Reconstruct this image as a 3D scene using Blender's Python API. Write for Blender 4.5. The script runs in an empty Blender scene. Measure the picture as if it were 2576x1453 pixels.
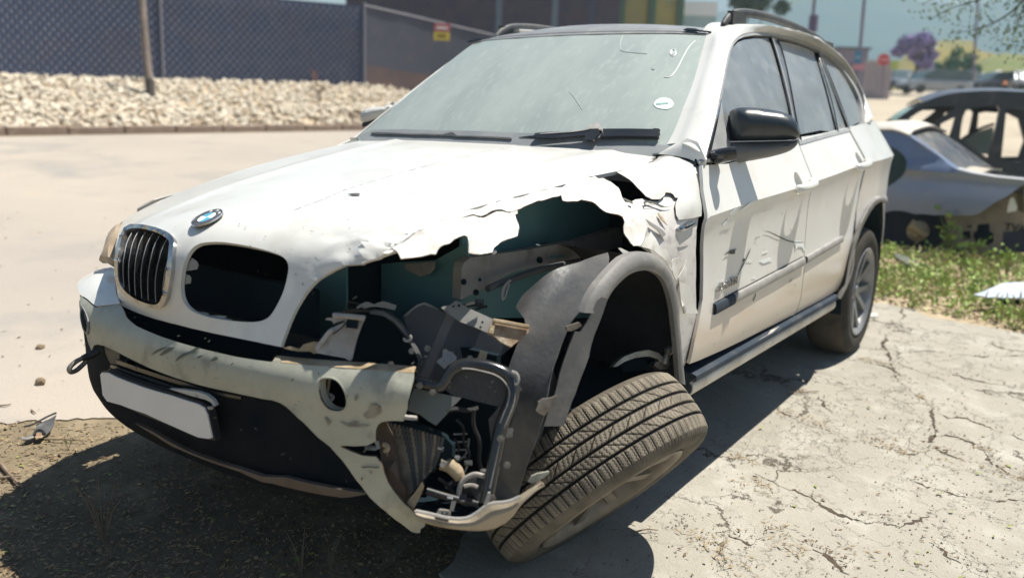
import bpy, bmesh, math, random
import numpy as np
from mathutils import Vector, Matrix, noise
from mathutils.geometry import delaunay_2d_cdt
random.seed(7); RNG = np.random.default_rng(7)
SC = bpy.context.scene
COL = SC.collection
# ------------------------------------------------------------------ camera, sky, sun, exposure
CAM = np.array([2.1986813, 2.0307747, 1.24712537]); FOC = 2140.334
ROT = np.array([[-0.57458378, 0.81767026, 0.03562075],
                [0.14319628, 0.14328574, -0.97926708],
                [-0.80582151, -0.55757022, -0.199417]])
cd = bpy.data.cameras.new('camera'); cam = bpy.data.objects.new('camera', cd); COL.objects.link(cam)
m = Matrix(((ROT[0][0], -ROT[1][0], -ROT[2][0], CAM[0]), (ROT[0][1], -ROT[1][1], -ROT[2][1], CAM[1]),
            (ROT[0][2], -ROT[1][2], -ROT[2][2], CAM[2]), (0, 0, 0, 1)))
cam.matrix_world = m
cd.sensor_width = 36.0; cd.lens = 36.0 * FOC / 2576.0
cd.clip_start = 0.05; cd.clip_end = 4000
cd.dof.use_dof = True; cd.dof.focus_distance = 2.75; cd.dof.aperture_fstop = 1.8
SC.camera = cam
SUN_TO = Vector((-0.34, 0.18, 1.0)).normalized()      # direction towards the sun
w = bpy.data.worlds.new('World'); SC.world = w; w.use_nodes = True
nt = w.node_tree; nt.nodes.clear()
sky = nt.nodes.new('ShaderNodeTexSky'); sky.sky_type = 'NISHITA'; sky.sun_disc = False
sky.sun_elevation = math.asin(SUN_TO.z); sky.sun_rotation = math.atan2(SUN_TO.x, SUN_TO.y)
sky.air_density = 1.3; sky.dust_density = .3; sky.ozone_density = 5.0
bg = nt.nodes.new('ShaderNodeBackground'); bg.inputs['Strength'].default_value = 0.05
ow = nt.nodes.new('ShaderNodeOutputWorld')
nt.links.new(sky.outputs[0], bg.inputs[0]); nt.links.new(bg.outputs[0], ow.inputs[0])
sd = bpy.data.lights.new('sun', 'SUN'); so = bpy.data.objects.new('sun', sd); COL.objects.link(so)
sd.energy = 5.0; sd.angle = math.radians(0.5); sd.color = (1.0, 0.95, 0.85)
so.rotation_euler = SUN_TO.to_track_quat('Z', 'Y').to_euler(); so.location = (0, 0, 30)
SC.view_settings.view_transform = 'Standard'; SC.view_settings.look = 'None'
SC.view_settings.exposure = 0.72; SC.view_settings.gamma = 1.0; SC.view_settings.use_curve_mapping = False
try:
    SC.cycles.max_bounces = 8; SC.cycles.diffuse_bounces = 2; SC.cycles.use_denoising = True
except Exception: pass

# ------------------------------------------------------------------ pixel measurements -> places in the world
ZT = {'P': (0, 0, 1), 'q1': (0, 0, .5), 'q2': (1288, 0, .5), 'q3': (0, 726.4, .5), 'q4': (1288, 726.4, .5),
      'a': (644, 579.6, .25), 'b': (1094.8, 386.4, .275), 'c': (644, 869.4, .3324), 'd': (1159.2, 805, .4212),
      'e': (161, 515.2, .2659), 'g': (128.8, 772.8, .3102), 'h': (1674.4, 64.4, .4431), 'i': (2060.8, 0, .554),
      'j': (1159.2, 0, .25), 'k': (1738.8, 0, .325), 'l': (2125.2, 257.6, .3766), 'm': (0, 837.2, .4237),
      'n': (1738.8, 579.6, .2216), 'o': (1288, 289.8, .15)}
def T(tag, pts):
    x, y, s = ZT[tag]
    return [(x + a * s, y + b * s) for a, b in pts]
def ray(p):
    r = ROT.T @ np.array([(p[0] - 1288) / FOC, (p[1] - 726.5) / FOC, 1.0])
    return r
def proj(X):
    Y = (np.asarray(X, float) - CAM) @ ROT.T
    return np.stack([1288 + FOC * Y[..., 0] / Y[..., 2], 726.5 + FOC * Y[..., 1] / Y[..., 2]], -1)
def at(p, ax, v):
    r = ray(p); i = 'xyz'.index(ax); t = (v - CAM[i]) / r[i]
    return CAM + t * r
def far(p, d): return CAM + d * ray(p)                 # d = metres along the view axis
GN = np.array([.027, .038, 1.0]); G0 = -.128 + .038 * .7
def gz(x, y): return G0 - .027 * x - .038 * y
def gp(p, up=0.0):
    r = ray(p); t = (G0 + up - GN @ CAM) / (GN @ r)
    return CAM + t * r

# ------------------------------------------------------------------ materials
def mat(name, c1, c2=None, scale=8, rough=.6, metal=0.0, bump=0.0, bscale=40, spec=.5, detail=6, thr=(.35, .65), c3=None, s3=3, coat=0, bdist=.01, streak=None, alpha=None):
    mt = bpy.data.materials.new(name); mt.use_nodes = True
    n = mt.node_tree.nodes; L = mt.node_tree.links; b = n['Principled BSDF']
    b.inputs['Roughness'].default_value = rough; b.inputs['Metallic'].default_value = metal
    b.inputs['Specular IOR Level'].default_value = spec; b.inputs['Coat Weight'].default_value = coat
    b.inputs['Coat Roughness'].default_value = .12
    tc = n.new('ShaderNodeTexCoord'); vec = tc.outputs['Object']
    if streak:
        mp = n.new('ShaderNodeMapping'); mp.inputs['Scale'].default_value = streak
        L.new(vec, mp.inputs[0]); vec = mp.outputs[0]
    col = None
    def noise_mix(a, bb, sc, lo, hi, seed):
        nz = n.new('ShaderNodeTexNoise'); nz.inputs['Scale'].default_value = sc; nz.inputs['Detail'].default_value = detail
        nz.inputs['Roughness'].default_value = .62
        mp = n.new('ShaderNodeMapping'); mp.inputs['Location'].default_value = (seed, seed * 1.7, 0); L.new(vec, mp.inputs[0]); L.new(mp.outputs[0], nz.inputs['Vector'])
        r = n.new('ShaderNodeMapRange'); r.inputs[1].default_value = lo; r.inputs[2].default_value = hi; L.new(nz.outputs[0], r.inputs[0])
        mx = n.new('ShaderNodeMix'); mx.data_type = 'RGBA'; L.new(r.outputs[0], mx.inputs[0])
        for k, v in ((6, a), (7, bb)):
            if isinstance(v, tuple): mx.inputs[k].default_value = (*v, 1)
            else: L.new(v, mx.inputs[k])
        return mx.outputs[2]
    if c2: col = noise_mix(c1, c2, scale, thr[0], thr[1], 1.3)
    if c3: col = noise_mix(col if col is not None else c1, c3, s3, .52, .72, 5.1)
    if col is None: b.inputs['Base Color'].default_value = (*c1, 1)
    else: L.new(col, b.inputs['Base Color'])
    if bump:
        nz = n.new('ShaderNodeTexNoise'); nz.inputs['Scale'].default_value = bscale; nz.inputs['Detail'].default_value = 5
        L.new(tc.outputs['Object'], nz.inputs['Vector'])
        bp = n.new('ShaderNodeBump'); bp.inputs['Strength'].default_value = bump; bp.inputs['Distance'].default_value = bdist
        L.new(nz.outputs[0], bp.inputs['Height']); L.new(bp.outputs[0], b.inputs['Normal'])
    if alpha is not None: b.inputs['Alpha'].default_value = alpha
    return mt
M = {}
M['paint'] = mat('dusty_white_paint', (.72, .715, .68), (.65, .64, .60), 2.2, .32, bump=.03, bscale=220, coat=.5, c3=(.60, .585, .54), s3=7, thr=(.4, .8), bdist=.002)
M['paint_low'] = mat('muddy_white_paint', (.72, .68, .61), (.52, .45, .36), 6, .55, bump=.08, bscale=150, c3=(.40, .33, .25), s3=4, bdist=.003)
M['scuffed'] = mat('scuffed_primer', (.63, .60, .575), (.56, .535, .51), 4, .5, bump=.12, bscale=60, c3=(.40, .38, .365), s3=13, streak=(1, 1, 1.8))
M['torn_paint'] = mat('torn_white_paint', (.72, .705, .665), (.58, .55, .50), 12, .42, bump=.35, bscale=30, c3=(.45, .40, .35), s3=26, coat=.2, bdist=.006)
M['bumper'] = mat('dusty_shaded_bumper_paint', (.44, .44, .365), (.35, .35, .285), 6, .5, bump=.12, bscale=120, c3=(.20, .195, .165), s3=9, bdist=.003)  # dust, plus the bonnet's shade worked into a darker base colour
M['black'] = mat('black_plastic', (.010, .012, .016), (.024, .024, .024), 9, .5, bump=.1, bscale=90)
M['blackgloss'] = mat('gloss_black', (.008, .010, .013), (.03, .03, .03), 5, .22, coat=.4)
M['void'] = mat('void_shade_black', (.008, .017, .024), None, rough=.9, spec=.1)  # near-black for gaps and hollows, their shade put into the colour
M['dark'] = mat('dark_dusty_plastic', (.035, .042, .048), (.08, .08, .08), 6, .6, bump=.15, bscale=50)
M['liner'] = mat('grey_liner_plastic', (.055, .058, .064), (.115, .112, .108), 7, .42, bump=.12, bscale=60, c3=(.18, .172, .155), s3=4)
M['flare'] = mat('grey_flare_plastic', (.165, .16, .155), (.22, .21, .20), 8, .6, bump=.1, bscale=90, c3=(.29, .275, .25), s3=10)
M['metal'] = mat('dusty_grey_panel', (.27, .265, .25), (.20, .19, .175), 6, .5, bump=.08, bscale=60, c3=(.13, .12, .11), s3=16)
M['raw'] = mat('bracket_grey', (.42, .41, .39), (.30, .28, .26), 12, .5, bump=.2, bscale=50, c3=(.22, .19, .15), s3=18)
M['rust'] = mat('rusty_metal', (.20, .095, .045), (.36, .27, .18), 24, .8, bump=.4, bscale=90, c3=(.45, .38, .29), s3=15)
M['tan'] = mat('tan_dirt_plastic', (.42, .34, .23), (.25, .18, .10), 20, .8, bump=.3, bscale=90)
M['mirror'] = mat('dull_blue_black', (.016, .024, .032), (.035, .042, .05), 5, .34, coat=.25)
M['chrome'] = mat('dusty_chrome', (.62, .63, .65), (.36, .36, .37), 18, .22, metal=1.0, bump=.05)
M['alloy'] = mat('dusty_alloy', (.28, .24, .19), (.18, .15, .115), 10, .5, metal=.25, bump=.1, bscale=80)
M['steel'] = mat('worn_steel', (.30, .28, .25), (.14, .12, .10), 22, .45, metal=.7, bump=.25, bscale=70)
M['sill'] = mat('blue_grey_sill_plastic', (.022, .034, .052), (.035, .048, .066), 8, .7, spec=.2, c3=(.075, .08, .088), s3=5, bump=.1, bscale=80)
M['glass_dust'] = mat('dusty_glass', (.35, .40, .375), (.285, .33, .315), 1.6, .36, bump=.12, bscale=160, c3=(.39, .43, .405), s3=14, coat=.25, bdist=.001, streak=(1, 3, 1.3))
M['glass_side'] = mat('dusty_tinted_glass', (.255, .275, .28), (.18, .198, .205), 5, .28, bump=.04, bscale=160, c3=(.30, .312, .31), s3=11, coat=.3, bdist=.001)
M['glass_far'] = mat('green_glass', (.012, .045, .050), (.03, .07, .07), 5, .3, spec=.3)
M['roofglass'] = mat('dusty_black_roof', (.27, .275, .27), (.20, .205, .21), 5, .45, c3=(.34, .34, .33), s3=9, coat=.3)
M['trim'] = mat('window_trim', (.40, .405, .40), (.30, .31, .31), 12, .45, bump=.05)
M['white'] = mat('white_mark', (.86, .87, .85), None, rough=.6)
M['lens'] = mat('clouded_lamp_lens', (.34, .24, .15), (.46, .37, .27), 7, .3, coat=.4)
M['redlens'] = mat('red_lamp_lens', (.25, .03, .03), (.35, .16, .14), 9, .3, coat=.3)
M['plate'] = mat('blank_plate', (.78, .775, .77), (.70, .69, .675), 4, .5)
M['fin'] = mat('radiator_fin', (.30, .26, .20), (.16, .13, .10), 30, .6, metal=.3)
M['blue'] = mat('roundel_blue', (.10, .36, .52), None, rough=.4)
M['rope'] = mat('wire_black', (.02, .02, .022), None, rough=.5)
M['scratch'] = mat('scratch_dark', (.12, .125, .11), (.05, .05, .045), 40, .8)
M['splash'] = mat('paint_chip_bright', (.82, .85, .83), None, rough=.5)
M['edge'] = mat('torn_steel_edge', (.16, .12, .09), (.06, .05, .045), 30, .6, metal=.3, c3=(.30, .16, .07), s3=24)
M['insert'] = mat('insert_black', (.006, .009, .014), (.014, .015, .018), 6, .9, spec=.08)
M['ball'] = mat('worn_bright_steel', (.50, .45, .38), (.30, .26, .21), 22, .4, metal=.5)
M['lip'] = mat('muddy_lip', (.13, .105, .085), (.08, .065, .055), 8, .6, bump=.1, bscale=60)
M['alloy_grey'] = mat('grey_alloy', (.27, .275, .28), (.19, .19, .19), 10, .4, metal=.4, bump=.05, bscale=80)
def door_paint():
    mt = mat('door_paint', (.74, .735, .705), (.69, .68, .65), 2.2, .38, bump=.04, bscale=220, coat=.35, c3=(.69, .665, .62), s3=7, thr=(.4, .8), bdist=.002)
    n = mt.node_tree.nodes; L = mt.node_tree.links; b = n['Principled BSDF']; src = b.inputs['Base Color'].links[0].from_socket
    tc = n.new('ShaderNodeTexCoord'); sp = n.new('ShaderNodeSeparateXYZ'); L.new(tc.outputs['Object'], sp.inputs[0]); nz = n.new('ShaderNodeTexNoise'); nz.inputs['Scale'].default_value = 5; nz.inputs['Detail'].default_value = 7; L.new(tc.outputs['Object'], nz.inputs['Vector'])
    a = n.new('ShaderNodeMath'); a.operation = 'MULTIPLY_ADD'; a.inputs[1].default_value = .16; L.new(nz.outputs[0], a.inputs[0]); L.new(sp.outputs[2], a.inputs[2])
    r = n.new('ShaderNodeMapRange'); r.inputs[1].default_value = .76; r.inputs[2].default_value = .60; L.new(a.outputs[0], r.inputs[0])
    x = n.new('ShaderNodeMix'); x.data_type = 'RGBA'; L.new(r.outputs[0], x.inputs[0]); L.new(src, x.inputs[6]); x.inputs[7].default_value = (.60, .51, .41, 1); L.new(x.outputs[2], b.inputs['Base Color'])  # tan low on the door: dust with warm ground bounce painted in
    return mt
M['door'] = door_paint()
def tyre_mat():
    mt = mat('dusty_rubber', (.028, .026, .024), None, rough=.85, bump=.25, bscale=120, spec=.25, bdist=.002)
    n = mt.node_tree.nodes; L = mt.node_tree.links; b = n['Principled BSDF']
    at_ = n.new('ShaderNodeAttribute'); at_.attribute_name = 'dust'
    nz = n.new('ShaderNodeTexNoise'); nz.inputs['Scale'].default_value = 14; nz.inputs['Detail'].default_value = 7
    tc = n.new('ShaderNodeTexCoord'); L.new(tc.outputs['Object'], nz.inputs['Vector'])
    r = n.new('ShaderNodeMapRange'); r.inputs[1].default_value = .25; r.inputs[2].default_value = .65; r.inputs[3].default_value = .45; L.new(nz.outputs[0], r.inputs[0])
    mu = n.new('ShaderNodeMath'); mu.operation = 'MULTIPLY'; L.new(at_.outputs['Fac'], mu.inputs[0]); L.new(r.outputs[0], mu.inputs[1])
    mx = n.new('ShaderNodeMix'); mx.data_type = 'RGBA'; mx.inputs[6].default_value = (.014, .013, .013, 1); mx.inputs[7].default_value = (.255, .22, .17, 1)
    L.new(mu.outputs[0], mx.inputs[0]); L.new(mx.outputs[2], b.inputs['Base Color'])
    return mt
M['rubber'] = tyre_mat()

# ------------------------------------------------------------------ objects: things, parts
def mesh_obj(name, verts, faces, material, parent=None, smooth=True, sharp=None, label=None):
    me = bpy.data.meshes.new(name)
    me.from_pydata([tuple(map(float, v)) for v in verts], [], [tuple(map(int, f)) for f in faces])
    me.update()
    if smooth:
        me.polygons.foreach_set('use_smooth', [True] * len(me.polygons))
        if sharp: me.set_sharp_from_angle(angle=math.radians(sharp))
    me.materials.append(material)
    o = bpy.data.objects.new(name, me); COL.objects.link(o)
    if parent is not None: adopt(o, parent)
    if label: o['label'] = label
    return o
def world_of(o):
    mm = o.matrix_basis.copy()
    p = o.parent
    if p is not None: mm = world_of(p) @ o.matrix_parent_inverse @ mm
    return mm
def adopt(o, parent):
    o.parent = parent; o.matrix_parent_inverse = world_of(parent).inverted()
def thing(name, label, cat, loc, group=None):
    o = bpy.data.objects.new(name, None); COL.objects.link(o); o.location = tuple(map(float, loc)); o.empty_display_size = .2
    return tag(o, label, cat, group)
def tag(o, label, cat, group=None):
    o['label'] = label; o['category'] = cat
    if group: o['group'] = group
    return o
def kind(o, k): o['kind'] = k; return o

# ------------------------------------------------------------------ interpolation and outlines
def cr(xs, ys, x):
    xs = np.asarray(xs, float); ys = np.asarray(ys, float); x = np.asarray(x, float)
    if xs[0] > xs[-1]: xs, ys = xs[::-1], ys[::-1]
    d = np.diff(ys) / np.diff(xs)
    mm = np.empty_like(ys); mm[0] = d[0]; mm[-1] = d[-1]
    mm[1:-1] = np.where(d[:-1] * d[1:] > 0, (d[:-1] + d[1:]) / 2, 0)
    i = np.clip(np.searchsorted(xs, x) - 1, 0, len(xs) - 2)
    h = xs[i + 1] - xs[i]; t = (x - xs[i]) / h
    tc = np.clip(t, 0, 1)
    v = (2 * tc**3 - 3 * tc**2 + 1) * ys[i] + (tc**3 - 2 * tc**2 + tc) * h * mm[i] + (-2 * tc**3 + 3 * tc**2) * ys[i + 1] + (tc**3 - tc**2) * h * mm[i + 1]
    return v + np.where(t < 0, t * h * mm[0], 0) + np.where(t > 1, (t - 1) * h * mm[-1], 0)
def smooth_closed(p, n=2):
    p = np.asarray(p, float)
    for _ in range(n):
        q = np.roll(p, -1, 0); p = np.stack([.75 * p + .25 * q, .25 * p + .75 * q], 1).reshape(-1, p.shape[1])
    return p
def smooth_open(p, n=2):
    p = np.asarray(p, float)
    for _ in range(n):
        a = p[:-1]; b = p[1:]
        mid = np.stack([.75 * a + .25 * b, .25 * a + .75 * b], 1).reshape(-1, p.shape[1])
        p = np.concatenate([p[:1], mid, p[-1:]])
    return p
def resample(p, n):
    p = np.asarray(p, float); s = np.r_[0, np.cumsum(np.linalg.norm(np.diff(p, axis=0), axis=1))]
    t = np.linspace(0, s[-1], n)
    return np.stack([np.interp(t, s, p[:, k]) for k in range(p.shape[1])], 1)
def ragged(p, step, amp, seed=1):
    """break a straight traced edge up into a torn one"""
    r = np.random.default_rng(seed); p = np.asarray(p, float); out = []
    for a, b in zip(p, np.roll(p, -1, 0)):
        L = np.linalg.norm(b - a); k = max(1, int(L / step)); nn = np.array([-(b - a)[1], (b - a)[0]]) / max(L, 1e-9)
        for i in range(k): out.append(a + (b - a) * i / k + (nn * r.normal() * amp if i else 0))
    return np.array(out)
def inside(poly, P):
    poly = np.asarray(poly); x, y = P[:, 0], P[:, 1]; c = np.zeros(len(P), bool)
    for (x0, y0), (x1, y1) in zip(poly, np.roll(poly, -1, 0)):
        if y0 == y1: continue
        k = ((y0 > y) != (y1 > y)); c ^= k & (x < (x1 - x0) * (y - y0) / (y1 - y0) + x0)
    return c
def seg_dist(poly, P):
    poly = np.asarray(poly); d = np.full(len(P), 1e9)
    for a, b in zip(poly, np.roll(poly, -1, 0)):
        ab = b - a; t = np.clip(((P - a) @ ab) / max(ab @ ab, 1e-12), 0, 1)
        d = np.minimum(d, np.linalg.norm(P - a - t[:, None] * ab, axis=1))
    return d

# ------------------------------------------------------------------ surfaces
class Surf:
    """a curved sheet S(u,v) in the world; px() finds where a measured pixel lies on it"""
    def __init__(s, fn, ur, vr, n=(140, 140), metric=None):
        s.fn = fn; s.ur = ur; s.vr = vr
        U, V = np.meshgrid(np.linspace(*ur, n[0]), np.linspace(*vr, n[1]), indexing='ij')
        s.g = np.stack([U.ravel(), V.ravel()], 1); s.gx = fn(s.g); s.gp = proj(s.gx)
        if metric is None:
            c = np.array([[np.mean(ur), np.mean(vr)]]); e = 1e-3
            metric = (np.linalg.norm(fn(c + [[(ur[1] - ur[0]) * e, 0]]) - fn(c)) / ((ur[1] - ur[0]) * e), np.linalg.norm(fn(c + [[0, (vr[1] - vr[0]) * e]]) - fn(c)) / ((vr[1] - vr[0]) * e))
        s.m = np.array(metric)
    def px(s, pts):
        pts = np.asarray(pts, float); out = []
        for p in pts:
            d = ((s.gp - p)**2).sum(1); depth = np.linalg.norm(s.gx - CAM, axis=1)
            cand = np.where(d < d.min() + 400)[0]; i = cand[np.argmin(d[cand] + 60 * depth[cand])]
            q = s.g[i].copy()
            hu = (s.ur[1] - s.ur[0]) * 1e-4; hv = (s.vr[1] - s.vr[0]) * 1e-4
            for _ in range(12):
                f0 = proj(s.fn(q[None]))[0]; fu = proj(s.fn(q[None] + [[hu, 0]]))[0]; fv = proj(s.fn(q[None] + [[0, hv]]))[0]
                J = np.stack([(fu - f0) / hu, (fv - f0) / hv], 1)
                st = np.linalg.solve(J.T @ J + 1e-6 * np.eye(2) * np.trace(J.T @ J), J.T @ (p - f0))
                lim = np.array([(s.ur[1] - s.ur[0]) * .08, (s.vr[1] - s.vr[0]) * .08])
                q = q + np.clip(st, -lim, lim)
            q[0] = np.clip(q[0], s.ur[0] - .15 * (s.ur[1] - s.ur[0]), s.ur[1] + .15 * (s.ur[1] - s.ur[0]))
            q[1] = np.clip(q[1], s.vr[0] - .15 * (s.vr[1] - s.vr[0]), s.vr[1] + .15 * (s.vr[1] - s.vr[0]))
            out.append(q)
        return np.array(out)
    def normal(s, q):
        hu = (s.ur[1] - s.ur[0]) * 1e-3; hv = (s.vr[1] - s.vr[0]) * 1e-3
        n = np.cross(s.fn(q + [[hu, 0]]) - s.fn(q - [[hu, 0]]), s.fn(q + [[0, hv]]) - s.fn(q - [[0, hv]]))
        return n / np.maximum(np.linalg.norm(n, axis=1, keepdims=True), 1e-12)
def plane(origin, normal, up=(0, 0, 1)):
    o = np.asarray(origin, float); n = np.asarray(normal, float); n /= np.linalg.norm(n)
    a = np.cross(up, n); a /= np.linalg.norm(a); b = np.cross(n, a)
    class PL(Surf):
        def __init__(s): s.fn = lambda q: o + q[:, :1] * a + q[:, 1:] * b; s.ur = (-1, 1); s.vr = (-1, 1); s.m = np.array([1., 1.])
        def px(s, pts):
            out = []
            for p in pts:
                r = ray(p); t = ((o - CAM) @ n) / (r @ n); X = CAM + t * r - o; out.append((X @ a, X @ b))
            return np.array(out)
        def uv(s, X): X = np.asarray(X, float) - o; return np.stack([X @ a, X @ b], -1)
    return PL()
def plane3(A, B, C_):
    A, B, C_ = map(np.asarray, (A, B, C_)); n = np.cross(B - A, C_ - A)
    if n @ (CAM - A) < 0: n = -n
    return plane(A, n)

def panel(name, S, outline, material, parent, holes=(), step=.035, thick=.003, off=0.0, disp=None, lines=(), sharp=28, pillow=None, label=None, flip=None, rim=None):
    """sheet cut from surface S along outline (uv), lifted to the world, with real thickness"""
    mscale = S.m
    def dens(p):
        p = np.asarray(p, float) * mscale; out = []
        for a, b in zip(p, np.roll(p, -1, 0)):
            L = np.linalg.norm(b - a)
            if L < 1e-5: continue
            k = max(1, int(math.ceil(L / step)))
            for i in range(k): out.append(a + (b - a) * i / k)
        return np.array(out)
    rings = [dens(outline)] + [dens(h) for h in holes]
    lo = rings[0].min(0); hi = rings[0].max(0)
    gx = np.arange(lo[0], hi[0], step); gy = np.arange(lo[1], hi[1], step * .9)
    G = np.array([(x + (j % 2) * step / 2, y) for j, y in enumerate(gy) for x in gx]) if len(gx) and len(gy) else np.zeros((0, 2))
    if len(G):
        k = inside(rings[0], G)
        for h in rings[1:]: k &= ~inside(h, G)
        G = G[k]
    if len(G):
        d = np.min([seg_dist(r, G) for r in rings], axis=0); G = G[d > step * .45]
    V = []; E = []
    for r in rings:
        b = len(V); V += [tuple(x) for x in r]; E += [(b + i, b + (i + 1) % len(r)) for i in range(len(r))]
    LV = []
    for ln in lines:
        p = resample(np.asarray(ln, float) * mscale, max(2, int(np.linalg.norm(np.diff(np.asarray(ln) * mscale, axis=0), axis=1).sum() / step) + 1))
        k = inside(rings[0], p) & (seg_dist(rings[0], p) > step * .2)
        p = p[k]
        if len(G) and len(p): G = G[np.min(np.linalg.norm(G[:, None] - p[None], axis=2), axis=1) > step * .45]
        b0 = len(V) + len(LV); LV += [tuple(x) for x in p]; E += [(b0 + i, b0 + i + 1) for i in range(len(p) - 1) if np.linalg.norm(p[i + 1] - p[i]) < step * 1.6]
    nb = len(V)
    V += LV + [tuple(x) for x in G]
    r = delaunay_2d_cdt([Vector(v) for v in V], E, [], 0, 1e-7)
    P2 = np.array([tuple(v) for v in r[0]]); tris = np.array([f for f in r[2] if len(f) == 3])
    c = P2[tris].mean(1); k = inside(rings[0], c)
    for h in rings[1:]: k &= ~inside(h, c)
    tris = tris[k]
    used = np.unique(tris); remap = -np.ones(len(P2), int); remap[used] = np.arange(len(used)); P2 = P2[used]; tris = remap[tris]
    uv = P2 / mscale
    X = S.fn(uv); N = S.normal(uv)
    sg = 1.0 if np.sum(N * (CAM - X)) > 0 else -1.0
    if flip: sg = -sg
    N = N * sg
    h = np.full(len(X), float(off))
    bd = np.min([seg_dist(q, P2) for q in rings], axis=0)
    if pillow:
        rad, hh = pillow; t = np.clip(bd / rad, 0, 1); h += hh * np.sqrt(np.clip(1 - (1 - t)**2, 0, 1))
    if disp is not None: h += disp(X, bd)
    X = X + N * h[:, None]
    tri3 = X[tris]; fn = np.cross(tri3[:, 1] - tri3[:, 0], tri3[:, 2] - tri3[:, 0])
    f = np.sum(fn * N[tris[:, 0]], axis=1) < 0
    tris[f] = tris[f][:, ::-1]
    nv = len(X); back = X - N * (thick if not pillow else thick)[..., None] if np.ndim(thick) else X - N * thick
    ec = {}
    for t in tris:
        for a, b in ((t[0], t[1]), (t[1], t[2]), (t[2], t[0])): ec[(a, b)] = 1
    bnd = [(a, b) for (a, b) in ec if (b, a) not in ec]
    verts = np.concatenate([X, back]); faces = [tuple(t) for t in tris] + [tuple(t[::-1] + nv) for t in tris]
    faces += [(b, a, a + nv, b + nv) for a, b in bnd]
    o = mesh_obj(name, verts, faces, material, parent, sharp=sharp, label=label)
    if rim is not None:
        o.data.materials.append(rim); k0 = 2 * len(tris); mi = np.zeros(len(o.data.polygons), np.int32); mi[k0:] = 1; o.data.polygons.foreach_set('material_index', mi)
    return o
def loft(name, curves, material, parent, n=40, m=8, thick=.004, outward=None, closed=False, sharp=30, label=None):
    """skin over a list of 3-D curves"""
    cs = np.array([resample(c, n) for c in curves]); k = len(cs)
    t = np.linspace(0, k - 1, (k - 1) * m + 1) if k > 2 else np.linspace(0, 1, m + 1)
    out = np.zeros((len(t), n, 3))
    for d in range(3):
        for j in range(n): out[:, j, d] = cr(np.arange(k), cs[:, j, d], t) if k > 2 else np.interp(t, [0, 1], cs[:, j, d])
    a, b = out.shape[:2]
    du = np.gradient(out, axis=0); dv = np.gradient(out, axis=1); N = np.cross(du, dv); N /= np.maximum(np.linalg.norm(N, axis=2, keepdims=True), 1e-9)
    ref = (CAM - out) if outward is None else np.asarray(outward, float) + np.zeros_like(out)
    if np.sum(N * ref) < 0: N = -N; rev = True
    else: rev = False
    X = out.reshape(-1, 3); B = (out - N * thick).reshape(-1, 3); nv = len(X); F = []
    for i in range(a - 1):
        for j in range(b - 1):
            q = (i * b + j, (i + 1) * b + j, (i + 1) * b + j + 1, i * b + j + 1)
            q = q[::-1] if rev else q
            F.append(q); F.append(tuple(x + nv for x in q[::-1]))
    per = [(0, j) for j in range(b)] + [(i, b - 1) for i in range(1, a)] + [(a - 1, j) for j in range(b - 2, -1, -1)] + [(i, 0) for i in range(a - 2, 0, -1)]
    ids = [i * b + j for i, j in per]
    for p, q in zip(ids, ids[1:] + ids[:1]): F.append((p, q, q + nv, p + nv) if rev else (q, p, p + nv, q + nv))
    return mesh_obj(name, np.concatenate([X, B]), F, material, parent, sharp=sharp, label=label)
def tube(name, pts, rad, material, parent, seg=8, smooth=1, label=None, flat=1.0):
    p = smooth_open(np.asarray(pts, float), smooth) if smooth else np.asarray(pts, float)
    n = len(p); rad = np.interp(np.linspace(0, 1, n), np.linspace(0, 1, len(np.atleast_1d(rad))), np.atleast_1d(rad))
    tg = np.gradient(p, axis=0); tg /= np.maximum(np.linalg.norm(tg, axis=1, keepdims=True), 1e-9)
    a = np.cross(tg[0], [0, 0, 1.0]); a = a if np.linalg.norm(a) > .1 else np.cross(tg[0], [1.0, 0, 0]); a /= np.linalg.norm(a)
    V = []; F = []
    for i in range(n):
        a = a - tg[i] * (a @ tg[i]); a /= max(np.linalg.norm(a), 1e-9); b = np.cross(tg[i], a)
        for k in range(seg):
            th = 2 * math.pi * k / seg; V.append(p[i] + rad[i] * (math.cos(th) * a + flat * math.sin(th) * b))
    for i in range(n - 1):
        for k in range(seg): F.append((i * seg + k, i * seg + (k + 1) % seg, (i + 1) * seg + (k + 1) % seg, (i + 1) * seg + k))
    F.append(tuple(range(seg))[::-1]); F.append(tuple((n - 1) * seg + k for k in range(seg)))
    return mesh_obj(name, V, F, material, parent, sharp=50, label=label)
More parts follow.
